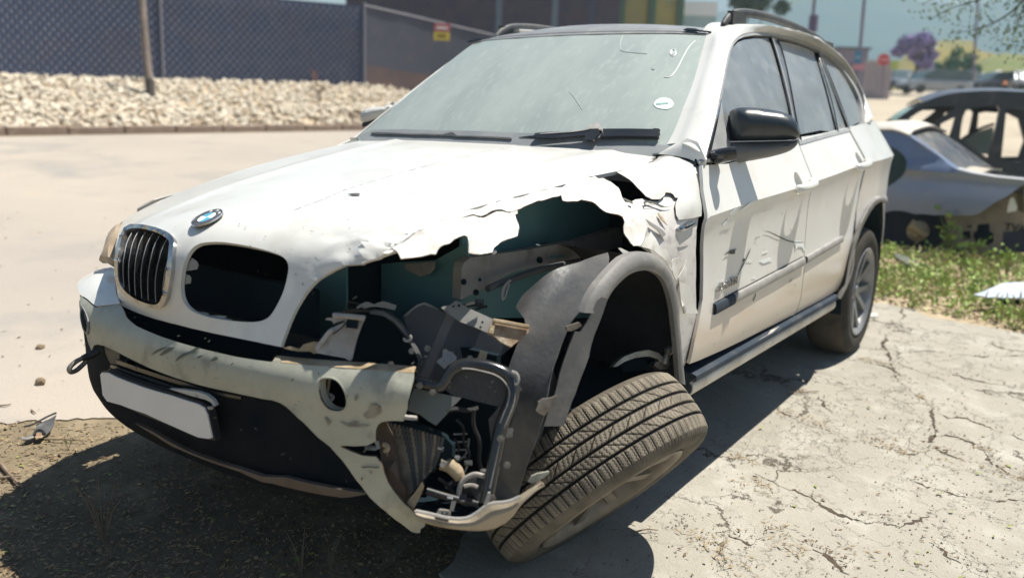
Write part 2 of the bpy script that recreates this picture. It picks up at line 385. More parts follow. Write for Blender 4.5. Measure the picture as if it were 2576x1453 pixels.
class MB:
    """collects boxes and such into one mesh"""
    def __init__(s): s.v = []; s.f = []
    def box(s, c, size, R=None, jit=0, rnd=None):
        c = np.asarray(c, float); h = np.asarray(size, float) / 2; b = len(s.v)
        for i in (-1, 1):
            for j in (-1, 1):
                for k in (-1, 1):
                    q = np.array([i, j, k]) * h
                    if jit: q = q + (rnd or random).uniform(-1, 1) * jit * h if False else q * (1 + jit * (np.array([random.random() for _ in range(3)]) - .5))
                    s.v.append(c + (q if R is None else R @ q))
        s.f += [tuple(b + x for x in q) for q in ((0, 1, 3, 2), (4, 6, 7, 5), (0, 4, 5, 1), (2, 3, 7, 6), (0, 2, 6, 4), (1, 5, 7, 3))]
        return s
    def poly(s, pts):
        b = len(s.v); s.v += [np.asarray(p, float) for p in pts]; s.f.append(tuple(range(b, b + len(pts)))); return s
    def cyl(s, a, b_, r, seg=10, r2=None):
        a = np.asarray(a, float); b_ = np.asarray(b_, float); d = b_ - a; d /= np.linalg.norm(d)
        u = np.cross(d, [0, 0, 1.0]); u = u if np.linalg.norm(u) > .1 else np.cross(d, [1.0, 0, 0]); u /= np.linalg.norm(u); v = np.cross(d, u); b = len(s.v)
        for c, rr in ((a, r), (b_, r if r2 is None else r2)):
            for k in range(seg):
                t = 2 * math.pi * k / seg; s.v.append(c + rr * (math.cos(t) * u + math.sin(t) * v))
        s.f += [(b + k, b + (k + 1) % seg, b + seg + (k + 1) % seg, b + seg + k) for k in range(seg)]
        s.f += [tuple(b + k for k in range(seg))[::-1], tuple(b + seg + k for k in range(seg))]
        return s
    def build(s, name, material, parent=None, smooth=False, sharp=40, label=None):
        return mesh_obj(name, s.v, s.f, material, parent, smooth=smooth, sharp=sharp if smooth else None, label=label)
def frame(n, up=(0, 0, 1)):
    n = np.asarray(n, float) / np.linalg.norm(n); a = np.cross(up, n); a /= np.linalg.norm(a); return np.stack([a, np.cross(n, a), n], 1)
def lathe(name, prof, material, parent, Mx, seg=64, label=None, sharp=35):
    """prof: (radius, height) pairs turned about local Z, placed by 4x4 numpy matrix"""
    V = []; F = []
    for r, h in prof:
        for k in range(seg):
            t = 2 * math.pi * k / seg; V.append((r * math.cos(t), r * math.sin(t), h))
    n = len(prof)
    for i in range(n - 1):
        for k in range(seg): F.append((i * seg + k, i * seg + (k + 1) % seg, (i + 1) * seg + (k + 1) % seg, (i + 1) * seg + k))
    V = np.array(V) @ Mx[:3, :3].T + Mx[:3, 3]
    return mesh_obj(name, V, F, material, parent, sharp=sharp, label=label)
def m4(R, t): q = np.eye(4); q[:3, :3] = R; q[:3, 3] = t; return q
def text(name, s, size, Mx, material, parent, depth=.001, shear=0, sx=1.0):
    cu = bpy.data.curves.new(name, 'FONT'); cu.body = s; cu.size = size; cu.extrude = depth; cu.align_x = 'CENTER'; cu.align_y = 'CENTER'; cu.shear = shear; cu.resolution_u = 3
    t = bpy.data.objects.new('tmp', cu); COL.objects.link(t)
    me = bpy.data.meshes.new_from_object(t.evaluated_get(bpy.context.evaluated_depsgraph_get()))
    bpy.data.objects.remove(t); me.name = name
    me.transform(Matrix(np.asarray(Mx @ np.diag([sx, 1, 1, 1])).tolist())); me.materials.clear(); me.materials.append(material)
    o = bpy.data.objects.new(name, me); COL.objects.link(o)
    if parent is not None: adopt(o, parent)
    return o
# ================================================================== the wrecked white SUV
def grid_fn(P):
    P = np.asarray(P, float)
    P = np.concatenate([2 * P[:1] - P[1:2], P, 2 * P[-1:] - P[-2:-1]], 0)
    P = np.concatenate([2 * P[:, :1] - P[:, 1:2], P, 2 * P[:, -1:] - P[:, -2:-1]], 1)
    def w4(t): return np.stack([-.5 * t + t**2 - .5 * t**3, 1 - 2.5 * t**2 + 1.5 * t**3, .5 * t + 2 * t**2 - 1.5 * t**3, -.5 * t**2 + .5 * t**3], -1)
    K, J = P.shape[0] - 2, P.shape[1] - 2
    def fn(q):
        q = np.asarray(q, float); i = np.clip(np.floor(q[:, 0]).astype(int), 0, K - 2); j = np.clip(np.floor(q[:, 1]).astype(int), 0, J - 2)
        tu = np.clip(q[:, 0] - i, -.6, 1.6); tv = np.clip(q[:, 1] - j, -.6, 1.6); wu = w4(tu); wv = w4(tv)
        out = np.zeros((len(q), 3))
        for a in range(4):
            for b in range(4): out += (wu[:, a] * wv[:, b])[:, None] * P[i + a, j + b]
        return out
    return fn
def zc(x): return np.interp(x, [-3.6, -2.5, -2.01, -1.41, -.93, -.5, 0, .6], [1.10, 1.06, 1.026, .989, .968, .941, .925, .90])
def zb(x): return np.interp(x, [-3.6, -2.8, -2.54, -1.66, -.62, 0, .6], [1.29, 1.257, 1.24, 1.19, 1.113, 1.08, 1.04])
def yg(z): return .875 - .478 * (z - 1.15) + .018 * np.clip(1 - ((z - 1.37) / .24)**2, 0, 1)
def plan_in(x): return cr([-3.95, -3.75, -3.5, -3.1, -2.6, 0, .3, .55, .75], [.32, .17, .052, .006, 0, 0, .015, .07, .16], x)
def side_y(x, z):
    c = zc(x); b = zb(x); q = (c - z) / (c - .34)
    low = cr([0, .06, .2, .45, .62, .75, .88, 1, 1.15], [.955, .947, .940, .944, .952, .953, .940, .905, .85], np.maximum(q, 0))
    t = (z - c) / (b - c); up = .955 + (yg(b) - .955) * t
    return np.where(z < c, low, np.where(z < b, up, yg(z))) - plan_in(x)
SIDE = Surf(lambda q: np.stack([q[:, 0], side_y(q[:, 0], q[:, 1]), q[:, 1]], -1), (-3.95, .75), (.2, 1.66), metric=(1, 1))
SIDE_R = Surf(lambda q: np.stack([q[:, 0], -side_y(q[:, 0], q[:, 1]), q[:, 1]], -1), (-3.95, .75), (.2, 1.66), metric=(1, 1))
HS = {-.745: [(-.64, 1.125), (-.3, 1.072), (0, 1.018), (.25, .956), (.43, .902), (.55, .852), (.62, .795), (.66, .715), (.68, .60)],
      -.37: [(-.655, 1.147), (-.3, 1.102), (.05, 1.045), (.35, .988), (.56, .940), (.71, .893), (.79, .838), (.822, .76), (.812, .60)],
      0: [(-.66, 1.150), (-.3, 1.113), (.05, 1.064), (.35, 1.018), (.58, .978), (.745, .937), (.83, .87), (.858, .78), (.862, .645)],
      .37: [(-.65, 1.148), (-.3, 1.112), (.05, 1.064), (.35, 1.022), (.56, .987), (.68, .952), (.755, .895), (.79, .81), (.842, .645)],
      .68: [(-.635, 1.131), (-.255, 1.085), (.044, 1.046), (.30, 1.017), (.50, .992), (.64, .955), (.70, .90), (.725, .80), (.74, .64)],
      .82: [(-.62, 1.10), (-.26, 1.055), (.02, 1.012), (.26, .982), (.44, .948), (.55, .90), (.60, .85), (.62, .76), (.63, .62)]}
HOOD = Surf(grid_fn([[(x, y, z) for x, z in HS[y]] for y in sorted(HS)]), (0, 5), (0, 8), n=(160, 240), metric=(.32, .22))
FX = [-.75, -.65, -.25, .05, .35, .58, .73, .86]
def zh(x): return cr([-.75, -.65, -.25, .05, .35, .58, .73, .90], [1.142, 1.130, 1.082, 1.045, 1.010, .978, .930, .84], x)
FP = [(.655, .004), (.72, -.006), (.80, -.034), (.865, -.080), (.915, -.145), (.942, -.23), (.952, -.34), (.95, -.47), (.945, -.62), (.925, -.80)]
FEND = Surf(grid_fn([[(x, y - plan_in(x) * min(1, (i + 1) / 5), float(zh(x)) + d + float(np.clip((-.15 - x) / .45, 0, 1)) * (0, .003, .024, .056, .062, .05, .03, .01, 0, 0)[i]) for i, (y, d) in enumerate(FP)] for x in FX]), (0, 7), (0, 9), n=(160, 160), metric=(.23, .11))
FEND_R = Surf(grid_fn([[(x, -(y - plan_in(x) * min(1, (i + 1) / 5)), float(zh(x)) + d - .06) for i, (y, d) in enumerate(FP)] for x in FX]), (0, 7), (0, 9), n=(120, 120), metric=(.23, .11))
WC = [np.array(p) for p in ((-.583, -.753, 1.137), (-.624, .743, 1.151), (-1.207, -.606, 1.588), (-1.293, .579, 1.606))]
def ws_fn(q):
    u = q[:, :1]; v = q[:, 1:]
    X = (1 - v) * ((1 - u) * WC[0] + u * WC[1]) + v * ((1 - u) * WC[2] + u * WC[3])
    bow = .055 * (4 * u * (1 - u)) + .02 * 4 * v * (1 - v) - 0.0
    return X + bow * np.array([.55, 0, .83])
WS = Surf(ws_fn, (-.08, 1.08), (-.2, 1.08), metric=(1.4, .8))
# bumper: plan curve (arc parameter u) and vertical profile (v)
BPL = [(.30, -.955), (.48, -.945), (.635, -.895), (.745, -.80), (.82, -.64), (.875, -.44), (.905, -.23), (.915, 0), (.906, .23), (.868, .45), (.80, .64), (.715, .765), (.61, .87), (.48, .935), (.30, .955)]
BPR = [(.19, .690), (.13, .682), (.075, .668), (.03, .640), (.006, .605), (0, .57), (.004, .53), (.008, .47), (.010, .41), (.012, .35), (.02, .29), (.045, .235)]
def bump_grid():
    P = np.array(BPL); tg = np.gradient(P, axis=0); nn = np.stack([tg[:, 1], -tg[:, 0]], 1); nn /= np.linalg.norm(nn, axis=1, keepdims=True)
    return [[(p[0] - d * k[0], p[1] - d * k[1], z) for d, z in BPR] for p, k in zip(P, nn)]
BUMP = Surf(grid_fn(bump_grid()), (0, 14), (0, 11), n=(220, 160), metric=(.19, .07))
SUV = thing('wrecked_suv', 'dusty white wrecked SUV with torn front wing and one front wheel folded under it', 'car', (-1.4, 0, gz(-1.4, 0)))
def P(t, l): return T(t, l)
def crumple(amp, sc, seed=0, keep=.02):
    def f(X, bd):
        return np.array([noise.noise(Vector((x[0] * sc + seed, x[1] * sc, x[2] * sc))) + .5 * noise.noise(Vector((x[0] * sc * 2.3, x[1] * sc * 2.3 + seed, x[2] * sc * 2.3))) for x in X]) * amp
    return f
M['slate'] = mat('slat_grey', (.30, .31, .33), None, rough=.5)
def folds(amp, sc, seed):
    def f(X, bd): return amp * np.array([1 - 2.2 * abs(noise.noise(Vector((x[0] * sc * .6 + seed, x[1] * sc * 1.3, x[2] * sc + .7 * x[0] * sc)))) for x in X])
    return f
# ---- bonnet with the two kidney openings
hood_px = P('P', [(880, 346), (1000, 345), (1100, 345), (1280, 352), (1430, 362), (1560, 372), (1646, 381), (1653, 385), (1651, 393), (1640, 405), (1615, 414), (1568, 427), (1500, 441), (1388, 472), (1310, 491), (1250, 506), (1095, 561), (1056, 579)]) + \
    P('a', [(1560, 70), (1480, 110), (1400, 150), (1330, 195), (1290, 215), (1180, 280), (1100, 330), (1085, 345), (1000, 350), (920, 360), (800, 400), (700, 450), (620, 505), (560, 560), (500, 630), (450, 705), (405, 780), (370, 850), (330, 940), (300, 1020), (270, 1100), (250, 1170)]) + \
    P('e', [(1950, 1322), (1800, 1290), (1600, 1250), (1400, 1210), (1200, 1165), (1000, 1115), (870, 1080), (750, 1040), (660, 1005), (590, 975), (545, 950), (525, 925), (510, 880), (490, 720), (482, 600), (487, 450), (500, 330), (520, 250), (555, 160)])
HUV = HOOD.px(hood_px)
far_edge = [(.03, v) for v in np.linspace(5.2, -.02, 24)]
HUV = np.concatenate([HUV, far_edge])
KR = smooth_closed(HOOD.px(P('e', [(1165, 480), (1195, 430), (1240, 385), (1310, 355), (1460, 347), (1580, 360), (1700, 380), (1850, 412), (1950, 440), (2040, 472), (2095, 510), (2120, 555), (2125, 610), (2105, 720), (2085, 790), (2060, 860), (2010, 960), (1960, 1040), (1920, 1075), (1870, 1098), (1780, 1110), (1600, 1100), (1400, 1070), (1310, 1045), (1240, 1020), (1185, 985), (1150, 950), (1125, 905), (1110, 860), (1103, 780), (1115, 650), (1135, 560)])), 1)
KL = smooth_closed(HOOD.px(P('e', [(640, 232), (740, 225), (880, 252), (985, 300), (1030, 335), (1050, 385), (1035, 520), (1010, 700), (990, 850), (960, 930), (915, 960), (860, 955), (760, 920), (640, 850), (570, 780), (540, 700), (535, 600), (550, 450), (580, 310), (605, 255)])), 1)
def hood_disp(X, bd):
    c = np.array([.72, .62, .93]); d = np.linalg.norm(X - c, axis=1); f = np.exp(-(d / .16)**2)
    n = folds(.028, 11, 2)(X, bd) + crumple(.012, 25, 2)(X, bd)
    # raised character lines of the bonnet
    ridge = .006 * np.exp(-((np.abs(X[:, 1] - .02) - (.40 + .09 * np.clip(.7 - X[:, 0], 0, 1.3))) / .035)**2) * np.clip((.75 - X[:, 0]) / .4, 0, 1)
    return f * (n - .012) + ridge
bonnet = panel('bonnet', HOOD, HUV, M['paint'], SUV, holes=[KR, KL], step=.026, thick=.012, disp=hood_disp, sharp=40)
# chips and scratches on the bonnet
mb = None
def flecks(S, area, n, seed, size, material, name, parent, off=.0012):
    r = np.random.default_rng(seed); V = []; F = []
    for k in range(n):
        c = np.array([r.uniform(area[0], area[1]), r.uniform(area[2], area[3])]); a = r.uniform(0, 6.3); L = size * r.uniform(.4, 1.6); W = L * r.uniform(.12, .5)
        d = np.array([math.cos(a), math.sin(a)]); e = np.array([-d[1], d[0]])
        q = np.array([c - d * L / S.m, c + e * W / S.m * r.uniform(.5, 1), c + d * L / S.m, c - e * W / S.m * r.uniform(.5, 1)])
        X = S.fn(q); N = S.normal(q); s = 1 if np.sum(N * (CAM - X)) > 0 else -1
        b = len(V); V += list(X + s * N * off); F.append((b, b + 1, b + 2, b + 3))
    return kind(mesh_obj(name, V, F, material, parent, smooth=False), 'stuff')
flecks(HOOD, (1.6, 4.3, 4.2, 7.2), 46, 3, .006, M['scratch'], 'paint_chip', bonnet, .004)
gouge = HOOD.px(P('P', [(893, 491)]))[0]
panel('gouge', HOOD, [(gouge[0] + .055 * math.cos(a) * (1 + .3 * math.sin(3 * a)), gouge[1] + .05 * math.sin(a) * (1 + .25 * math.cos(5 * a))) for a in np.linspace(0, 6.28, 13)[:-1]], M['scratch'], bonnet, step=.012, thick=.0005, off=.004, disp=hood_disp)
# tape-like dashed line across the bonnet
for k, (a, b) in enumerate(zip(np.linspace(0, 1, 26)[:-1], np.linspace(0, 1, 26)[1:])):
    pass
ln = resample(HOOD.px(P('q1', [(1490, 1055), (1640, 1000), (1740, 955), (1900, 905), (2040, 865), (2200, 820), (2330, 790), (2480, 755), (2570, 745)])), 200)
V = []; F = []
rr = np.random.default_rng(5); i = 0
while i < 196:
    L = int(rr.integers(4, 13)); seg = ln[i:min(i + L, 199)]
    if len(seg) > 2:
        X = HOOD.fn(seg); N = HOOD.normal(seg); N *= np.sign(np.sum(N * (CAM - X), 1))[:, None]
        wd = .0022 * rr.uniform(.6, 1.3); tgt = np.gradient(X, axis=0); tgt /= np.linalg.norm(tgt, axis=1, keepdims=True); sdv = np.cross(tgt, N) * wd
        b = len(V); V += list(X + N * .0085 + sdv) + list(X + N * .0085 - sdv); n_ = len(X); F += [(b + j, b + j + 1, b + n_ + j + 1, b + n_ + j) for j in range(n_ - 1)]
    i += L + int(rr.integers(1, 4))
kind(mesh_obj('scraped_line', V, F, mat('grey_scrape', (.42, .41, .38), None, rough=.7), bonnet, smooth=False), 'stuff')
# kidney grille that is still in place
kin = [(640, 250), (740, 245), (880, 275), (980, 320), (1022, 355), (1030, 400), (1020, 520), (1000, 640), (985, 760), (962, 870), (930, 928), (880, 940), (760, 905), (660, 850), (580, 770), (552, 700), (550, 560), (565, 400), (595, 290)]
kout = [(690, 205), (850, 225), (1000, 275), (1055, 315), (1080, 370), (1060, 560), (1035, 740), (1010, 880), (970, 955), (900, 980), (760, 932), (620, 862), (550, 785), (522, 700), (517, 600), (540, 400), (580, 270), (630, 225)]
grille = panel('kidney_grille', HOOD, smooth_closed(HOOD.px(P('e', kout)), 2), M['chrome'], SUV, holes=[smooth_closed(HOOD.px(P('e', kin)), 2)], step=.02, thick=.03, off=.012, pillow=(.012, .006), label='chrome kidney grille ring with dark upright bars')
for top_bot in ([(650, 275), (590, 450), (572, 620), (582, 768)], [(712, 262), (645, 450), (625, 650), (635, 818)], [(780, 266), (705, 460), (682, 660), (690, 852)], [(850, 280), (772, 470), (740, 680), (750, 880)], [(912, 303), (838, 500), (806, 700), (812, 900)], [(985, 335), (912, 520), (876, 720), (882, 918)], [(1012, 480), (970, 620), (948, 800), (952, 905)]):
    q = resample(HOOD.px(P('e', top_bot)), 9); X = HOOD.fn(q); N = HOOD.normal(q); N *= np.sign(np.sum(N * (CAM - X), 1))[:, None]
    fw = np.array([1, 0, .12]); A = X + N * .004
    wv = np.array([0, .0016, 0]); V = []; F = []
    for r_, d_ in ((A - fw * .045, wv * .6), (A - fw * .045, -wv * .6), (A, -wv), (A, wv)): V += list(r_ + d_)
    for j in range(8):
        for a_, b_ in ((0, 1), (1, 2), (2, 3), (3, 0)): F.append((a_ * 9 + j, a_ * 9 + j + 1, b_ * 9 + j + 1, b_ * 9 + j))
    sl_ = mesh_obj('slat', V, F, M['blackgloss'], grille, smooth=False); tube('slat_edge', A, .0013, M['slate'], sl_, 5, 0)
# broken clips left in the empty kidney opening
clip = mat('clip_grey', (.34, .34, .32), (.25, .25, .23), 20, .6)
for c in ([(1130, 745), (1150, 745), (1158, 690), (1145, 668), (1105, 652), (1098, 755)], [(1115, 622), (1215, 606), (1228, 560), (1215, 525), (1170, 490), (1130, 560)], [(1235, 1015), (1290, 1020), (1330, 1035), (1320, 1050), (1420, 1045), (1500, 1052), (1480, 1070), (1550, 1085), (1530, 1100), (1380, 1085)], [(1700, 1118), (1740, 1104), (1810, 1108), (1800, 1122)]):
    panel('clip', HOOD, HOOD.px(P('e', c)), clip, SUV, step=.02, thick=.003, off=-.014)
# roundel
rc = HOOD.px(P('e', [(1368, 148)])); rX = HOOD.fn(rc)[0]; rN = HOOD.normal(rc)[0]; rN *= np.sign(rN @ (CAM - rX))
rf = frame(rN); RM = m4(rf, rX + rN * .004)
emb = lathe('emblem', [(.0001, 0), (.0445, 0), (.0445, .004), (.042, .0065), (.0001, .0065)], mat('emblem_black', (.05, .05, .055), (.12, .12, .12), 30, .4), SUV, RM, 40)
lathe('emblem_ring', [(.0415, .006), (.0415, .0082), (.0450, .0075), (.0450, .003)], M['chrome'], emb, RM, 40)
lathe('inner_ring', [(.0265, .006), (.0265, .0078), (.0285, .0078), (.0285, .006)], M['chrome'], emb, RM, 40)
for k in range(4):
    a = [(0, 0)] + [(.0265 * math.cos(t), .0265 * math.sin(t)) for t in np.linspace(k * math.pi / 2, (k + 1) * math.pi / 2, 9)]
    mesh_obj('emblem_quarter', [rX + rN * .0112 + rf[:, 0] * p + rf[:, 1] * q for p, q in a], [tuple(range(10))], M['white'] if k % 2 == 0 else M['blue'], emb, smooth=False)
for ch, an in (('B', 128), ('M', 90), ('W', 52)):
    t = math.radians(an); c = rX + rN * .0112 + rf[:, 0] * .0352 * math.cos(t) + rf[:, 1] * .0352 * math.sin(t); rt = math.radians(an - 90)
    Rz = np.array([[math.cos(rt), -math.sin(rt), 0], [math.sin(rt), math.cos(rt), 0], [0, 0, 1]])
    text('emblem_letter', ch, .015, m4(rf @ Rz, c), M['white'], emb, .0004)

# ---- torn front wing
W1 = P('P', [(985, 632), (996, 624), (1056, 591), (1095, 572), (1250, 516), (1310, 500), (1388, 478), (1440, 463), (1497, 448)]) + P('b', [(1500, 245), (1590, 295), (1660, 350), (1700, 430), (1760, 515), (1840, 540), (1880, 620), (1905, 690), (1930, 740), (1930, 762), (1870, 800), (1855, 835), (1840, 852), (1790, 850), (1730, 800), (1712, 765), (1700, 740), (1695, 690), (1700, 650), (1690, 610), (1680, 600), (1620, 578), (1560, 545), (1510, 515), (1450, 490), (1380, 468), (1320, 458), (1290, 470), (1250, 462), (1160, 447), (1140, 420), (1110, 432), (1060, 440), (1000, 450), (930, 472), (850, 505), (800, 525), (770, 540), (700, 538), (560, 556), (420, 580), (300, 606), (215, 632), (300, 617), (440, 594), (600, 572), (740, 566), (745, 580), (715, 597), (735, 630), (745, 660), (747, 710), (730, 785), (680, 795), (640, 803), (590, 825), (550, 850)]) + \
    P('a', [(2440, 150), (2405, 170), (2380, 190), (2360, 236), (2260, 240), (2130, 238), (2128, 170), (2110, 100), (2080, 88), (2030, 105), (1985, 122), (1940, 155), (1880, 172), (1850, 190), (1825, 215), (1800, 262), (1700, 277), (1600, 292), (1520, 312), (1455, 325), (1440, 290), (1420, 255), (1395, 225)])
def f1disp(X, bd): return folds(.011, 15, 4)(X, bd) * np.exp(-bd / .07) + .005 * np.exp(-bd / .015)
wing = panel('wing_skin', FEND, FEND.px(W1), M['torn_paint'], SUV, step=.022, thick=.004, off=.0, disp=f1disp, sharp=16, rim=M['edge'], label='jagged white strip of the torn wing')
panel('torn_flake', FEND, FEND.px(P('a', [(1265, 258), (1330, 232), (1395, 222), (1370, 245), (1330, 262)])), M['torn_paint'], wing, step=.02, thick=.003, off=.01)
panel('torn_flake', FEND, FEND.px(P('a', [(1352, 182), (1385, 156), (1392, 185), (1370, 194)])), M['torn_paint'], wing, step=.02, thick=.003, off=.01)
panel('torn_flake', FEND, FEND.px(P('a', [(2372, 205), (2425, 183), (2430, 205), (2400, 226)])), M['torn_paint'], wing, step=.02, thick=.003, off=-.005)
# rear half of the wing: scraped primer with the bent painted flap over it
W3 = P('b', [(1500, 243), (1640, 300), (1720, 410), (1800, 420), (1850, 392), (1925, 385), (1985, 412), (2060, 415), (2200, 300), (2420, 108), (2436, 250), (2442, 380), (2450, 470), (2440, 570), (2420, 700), (2414, 900), (2414, 1200), (2420, 1453)]) + P('q4', [(945, 130), (930, 250), (905, 330), (880, 400), (862, 470), (846, 440), (838, 330), (833, 200), (815, 60)]) + P('b', [(2230, 1453), (2215, 1350), (2180, 1180), (2120, 1030), (2060, 960), (1990, 905), (1930, 860), (1930, 740), (1870, 600), (1840, 545), (1760, 515), (1690, 425), (1655, 350)])
def f3disp(X, bd): return folds(.006, 6, 9)(X, bd) * np.clip(bd / .06, 0, 1) * np.clip((X[:, 0] + .62) / .2, .1, 1) - .012
W3S = SIDE
scr = panel('wing_panel', FEND, FEND.px(W3), M['scuffed'], SUV, step=.024, thick=.004, disp=f3disp, sharp=30, rim=M['edge'], label='scraped grey rear half of the front wing')
W2 = P('b', [(1548, 108), (1640, 160), (1655, 165), (1700, 152), (1760, 135), (1850, 108), (1930, 88), (1990, 72), (2030, 48), (2060, 8)]) + P('P', [(1662, 391), (1700, 393), (1730, 399), (1750, 407), (1763, 420)]) + P('b', [(2436, 250), (2440, 380), (2447, 470), (2438, 570), (2350, 592), (2230, 606), (2205, 560), (2195, 480), (2205, 440), (2222, 405), (2195, 402), (2178, 372), (2155, 358), (2108, 354), (2098, 382), (2058, 416), (1982, 416), (1925, 388), (1850, 312), (1768, 232), (1700, 185), (1640, 150)])
def f2disp(X, bd): return .014 * np.clip(bd / .05, 0, 1) + crumple(.003, 8, 1)(X, bd)
flap = panel('wing_flap', FEND, FEND.px(W2), M['paint'], SUV, step=.022, thick=.004, disp=f2disp, sharp=35, rim=M['edge'], label='white painted flap bent over the scraped wing')
# chips, scraps and the vent on the wing
vent = panel('wing_vent', FEND, FEND.px(P('b', [(2228, 668), (2300, 640), (2390, 612), (2382, 630), (2300, 695), (2255, 712), (2225, 702), (2215, 685)])), M['chrome'], SUV, step=.014, thick=.01, off=.003, pillow=(.012, .008))
panel('vent_slot', FEND, FEND.px(P('b', [(2248, 680), (2330, 645), (2362, 632), (2320, 662), (2262, 695)])), M['void'], vent, step=.012, thick=.001, off=.013)
for c, mt_ in (([(2150, 990), (2165, 960), (2205, 950), (2240, 985), (2250, 1020), (2215, 1070), (2212, 1120), (2190, 1160), (2165, 1110), (2150, 1050)], 'torn_paint'), ([(2310, 905), (2275, 1110), (2290, 1190), (2225, 1180), (2215, 1130), (2260, 1050)], 'torn_paint'), ([(2200, 1160), (2300, 1198), (2318, 1290), (2345, 1380), (2378, 1455), (2240, 1455), (2215, 1330)], 'paint'), ([(1965, 715), (2040, 850), (2090, 880), (2140, 980), (2150, 1080), (2110, 1010), (2060, 950), (1990, 890), (1930, 870), (1845, 850), (1850, 800), (1905, 770), (1945, 760)], 'torn_paint'), ([(1660, 868), (1690, 868), (1800, 925), (1745, 938), (1710, 912)], 'torn_paint'), ([(1905, 440), (1960, 432), (2040, 462), (2100, 485), (2160, 480), (2070, 492), (2020, 466), (1950, 445), (1920, 452), (1925, 470), (2010, 470), (1915, 472)], 'scratch'), ([(1925, 600), (1990, 640), (2080, 700), (2110, 740), (2075, 770), (2030, 700), (1960, 650)], 'metal'), ([(2035, 540), (2060, 560), (2110, 640), (2120, 655), (2070, 610), (2045, 570)], 'tan'), ([(1610, 368), (1720, 405), (1808, 445), (1806, 460), (1700, 412)], 'scratch')):
    panel('torn_scrap', FEND, FEND.px(P('b', c)), M[mt_], scr, step=.018, thick=.002, off={'torn_paint': .006, 'paint': .012}.get(mt_, .0012), disp=crumple(.005, 18, 3) if mt_ == 'torn_paint' else None)
# far-side wing that shows as a sliver beyond the bonnet
far_wing = panel('wing_panel', FEND_R, [(.0, 1.5), (2, 1.5), (3.6, 1.6), (4.3, 2.0), (4.5, 2.6), (4.4, 3.4), (4.1, 4.3), (3.2, 4.6), (2.4, 5.6), (1.9, 7), (1.7, 8.9), (0, 8.9)], M['paint'], SUV, step=.05, thick=.004, flip=True)
def lerp2(a, b, t): return a * (1 - t) + b * t
# ---- doors, glass, pillars, roof
def uvx(S, xs, z): return [(x, z) for x in xs]
back = panel('inner_shell', SIDE, [(-3.75, 1.2), (-.72, 1.09), (-.50, 1.0), (-.46, .8), (-.47, .36), (-2.35, .36), (-2.42, .65), (-2.62, .86), (-2.95, .93), (-3.3, .82), (-3.42, .6), (-3.8, .6)], M['void'], SUV, step=.09, thick=.01, off=-.05)
fd_edge = SIDE.px(P('P', [(1766, 416)]) + P('h', [(215, 935), (228, 1010), (238, 1070), (226, 1130), (217, 1200), (215, 1330), (214, 1453)]) + P('P', [(1768, 752), (1757, 815), (1747, 860), (1738, 904)]))
fd_bot = SIDE.px(P('q4', [(893, 377), (950, 355), (1050, 311), (1150, 264), (1280, 198), (1400, 137), (1470, 92)]))
fd_bot = fd_bot[fd_bot[:, 0] > -1.66]
crease = [(x, float(zc(x))) for x in np.linspace(-3.6, -.3, 90)]
belt = [(x, float(zb(x))) for x in np.linspace(-3.2, -.5, 60)]
SX = -1.668
front = np.concatenate([fd_edge, fd_bot, [(SX + .003, .40), (SX, .55), (SX - .006, .8), (SX, 1.0), (SX + .006, 1.196)], SIDE.px(P('P', [(1950, 382), (1878, 398), (1830, 412)]))])
def door_dent(X, bd):
    return .0012 * crumple(1, 3.2, 7)(X, bd) * np.clip(bd / .08, 0, 1) * (X[:, 2] < zc(X[:, 0]) - .02)
def bowl_ring(p):
    c = SIDE.px(P('P', [p]))[0]; return np.array([(c[0] + .044 * math.cos(a), c[1] + .046 * math.sin(a)) for a in np.linspace(0, 2 * math.pi, 29)[:-1]])
closed = lambda a: np.concatenate([a, a[:1]])
BOWL_F = bowl_ring((2010, 461)); BOWL_R = bowl_ring((2164, 406))
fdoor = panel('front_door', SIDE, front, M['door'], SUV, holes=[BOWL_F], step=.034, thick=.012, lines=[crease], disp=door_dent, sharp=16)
ra = [(2230, 492), (2213, 489), (2198, 497), (2180, 517), (2160, 555), (2143, 600), (2130, 655), (2121, 710), (2104, 747)]
ri = [(2236, 512), (2215, 507), (2203, 515), (2188, 535), (2168, 573), (2152, 620), (2140, 672), (2131, 722), (2115, 752)]
RAC = SIDE.px(np.array(ra[::-1]) * .45 + np.array(ri[::-1]) * .55)
rear_arch = [tuple(q) for q in RAC[:-1]]
rd_bot = SIDE.px(P('q4', [(1490, 82), (1540, 48), (1590, 22)]))
rear = np.concatenate([[(SX - .004, 1.196), (SX - .010, 1.0), (SX - .016, .8), (SX - .010, .55), (SX - .008, .405)], [(-1.9, .405), (-2.15, .40)], [q for q in rear_arch if q[0] > -2.56], [(-2.60, .95), (-2.62, 1.10), (-2.60, 1.247)], [(-2.2, 1.222), (-1.9, 1.205)]])
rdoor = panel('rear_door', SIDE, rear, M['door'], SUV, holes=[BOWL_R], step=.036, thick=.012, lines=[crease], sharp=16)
quarter = panel('rear_quarter', SIDE, np.concatenate([[(-2.607, 1.25), (-2.628, 1.10), (-2.608, .95), (-2.565, .83)], [q for q in rear_arch if q[0] <= -2.56], [(-3.15, .875), (-3.28, .82), (-3.38, .70), (-3.42, .56), (-3.6, .52), (-3.85, .55), (-3.88, .85), (-3.86, 1.05), (-3.80, 1.20), (-3.6, 1.30), (-3.2, 1.285), (-2.9, 1.265)]]), M['paint'], SUV, step=.04, thick=.006, lines=[crease], sharp=16)
tail = panel('tail_lamp', SIDE, [(-3.66, 1.02), (-3.74, 1.06), (-3.86, 1.08), (-3.875, .93), (-3.86, .82), (-3.74, .86), (-3.68, .93)], M['redlens'], SUV, step=.03, thick=.01, off=.004, pillow=(.03, .01))
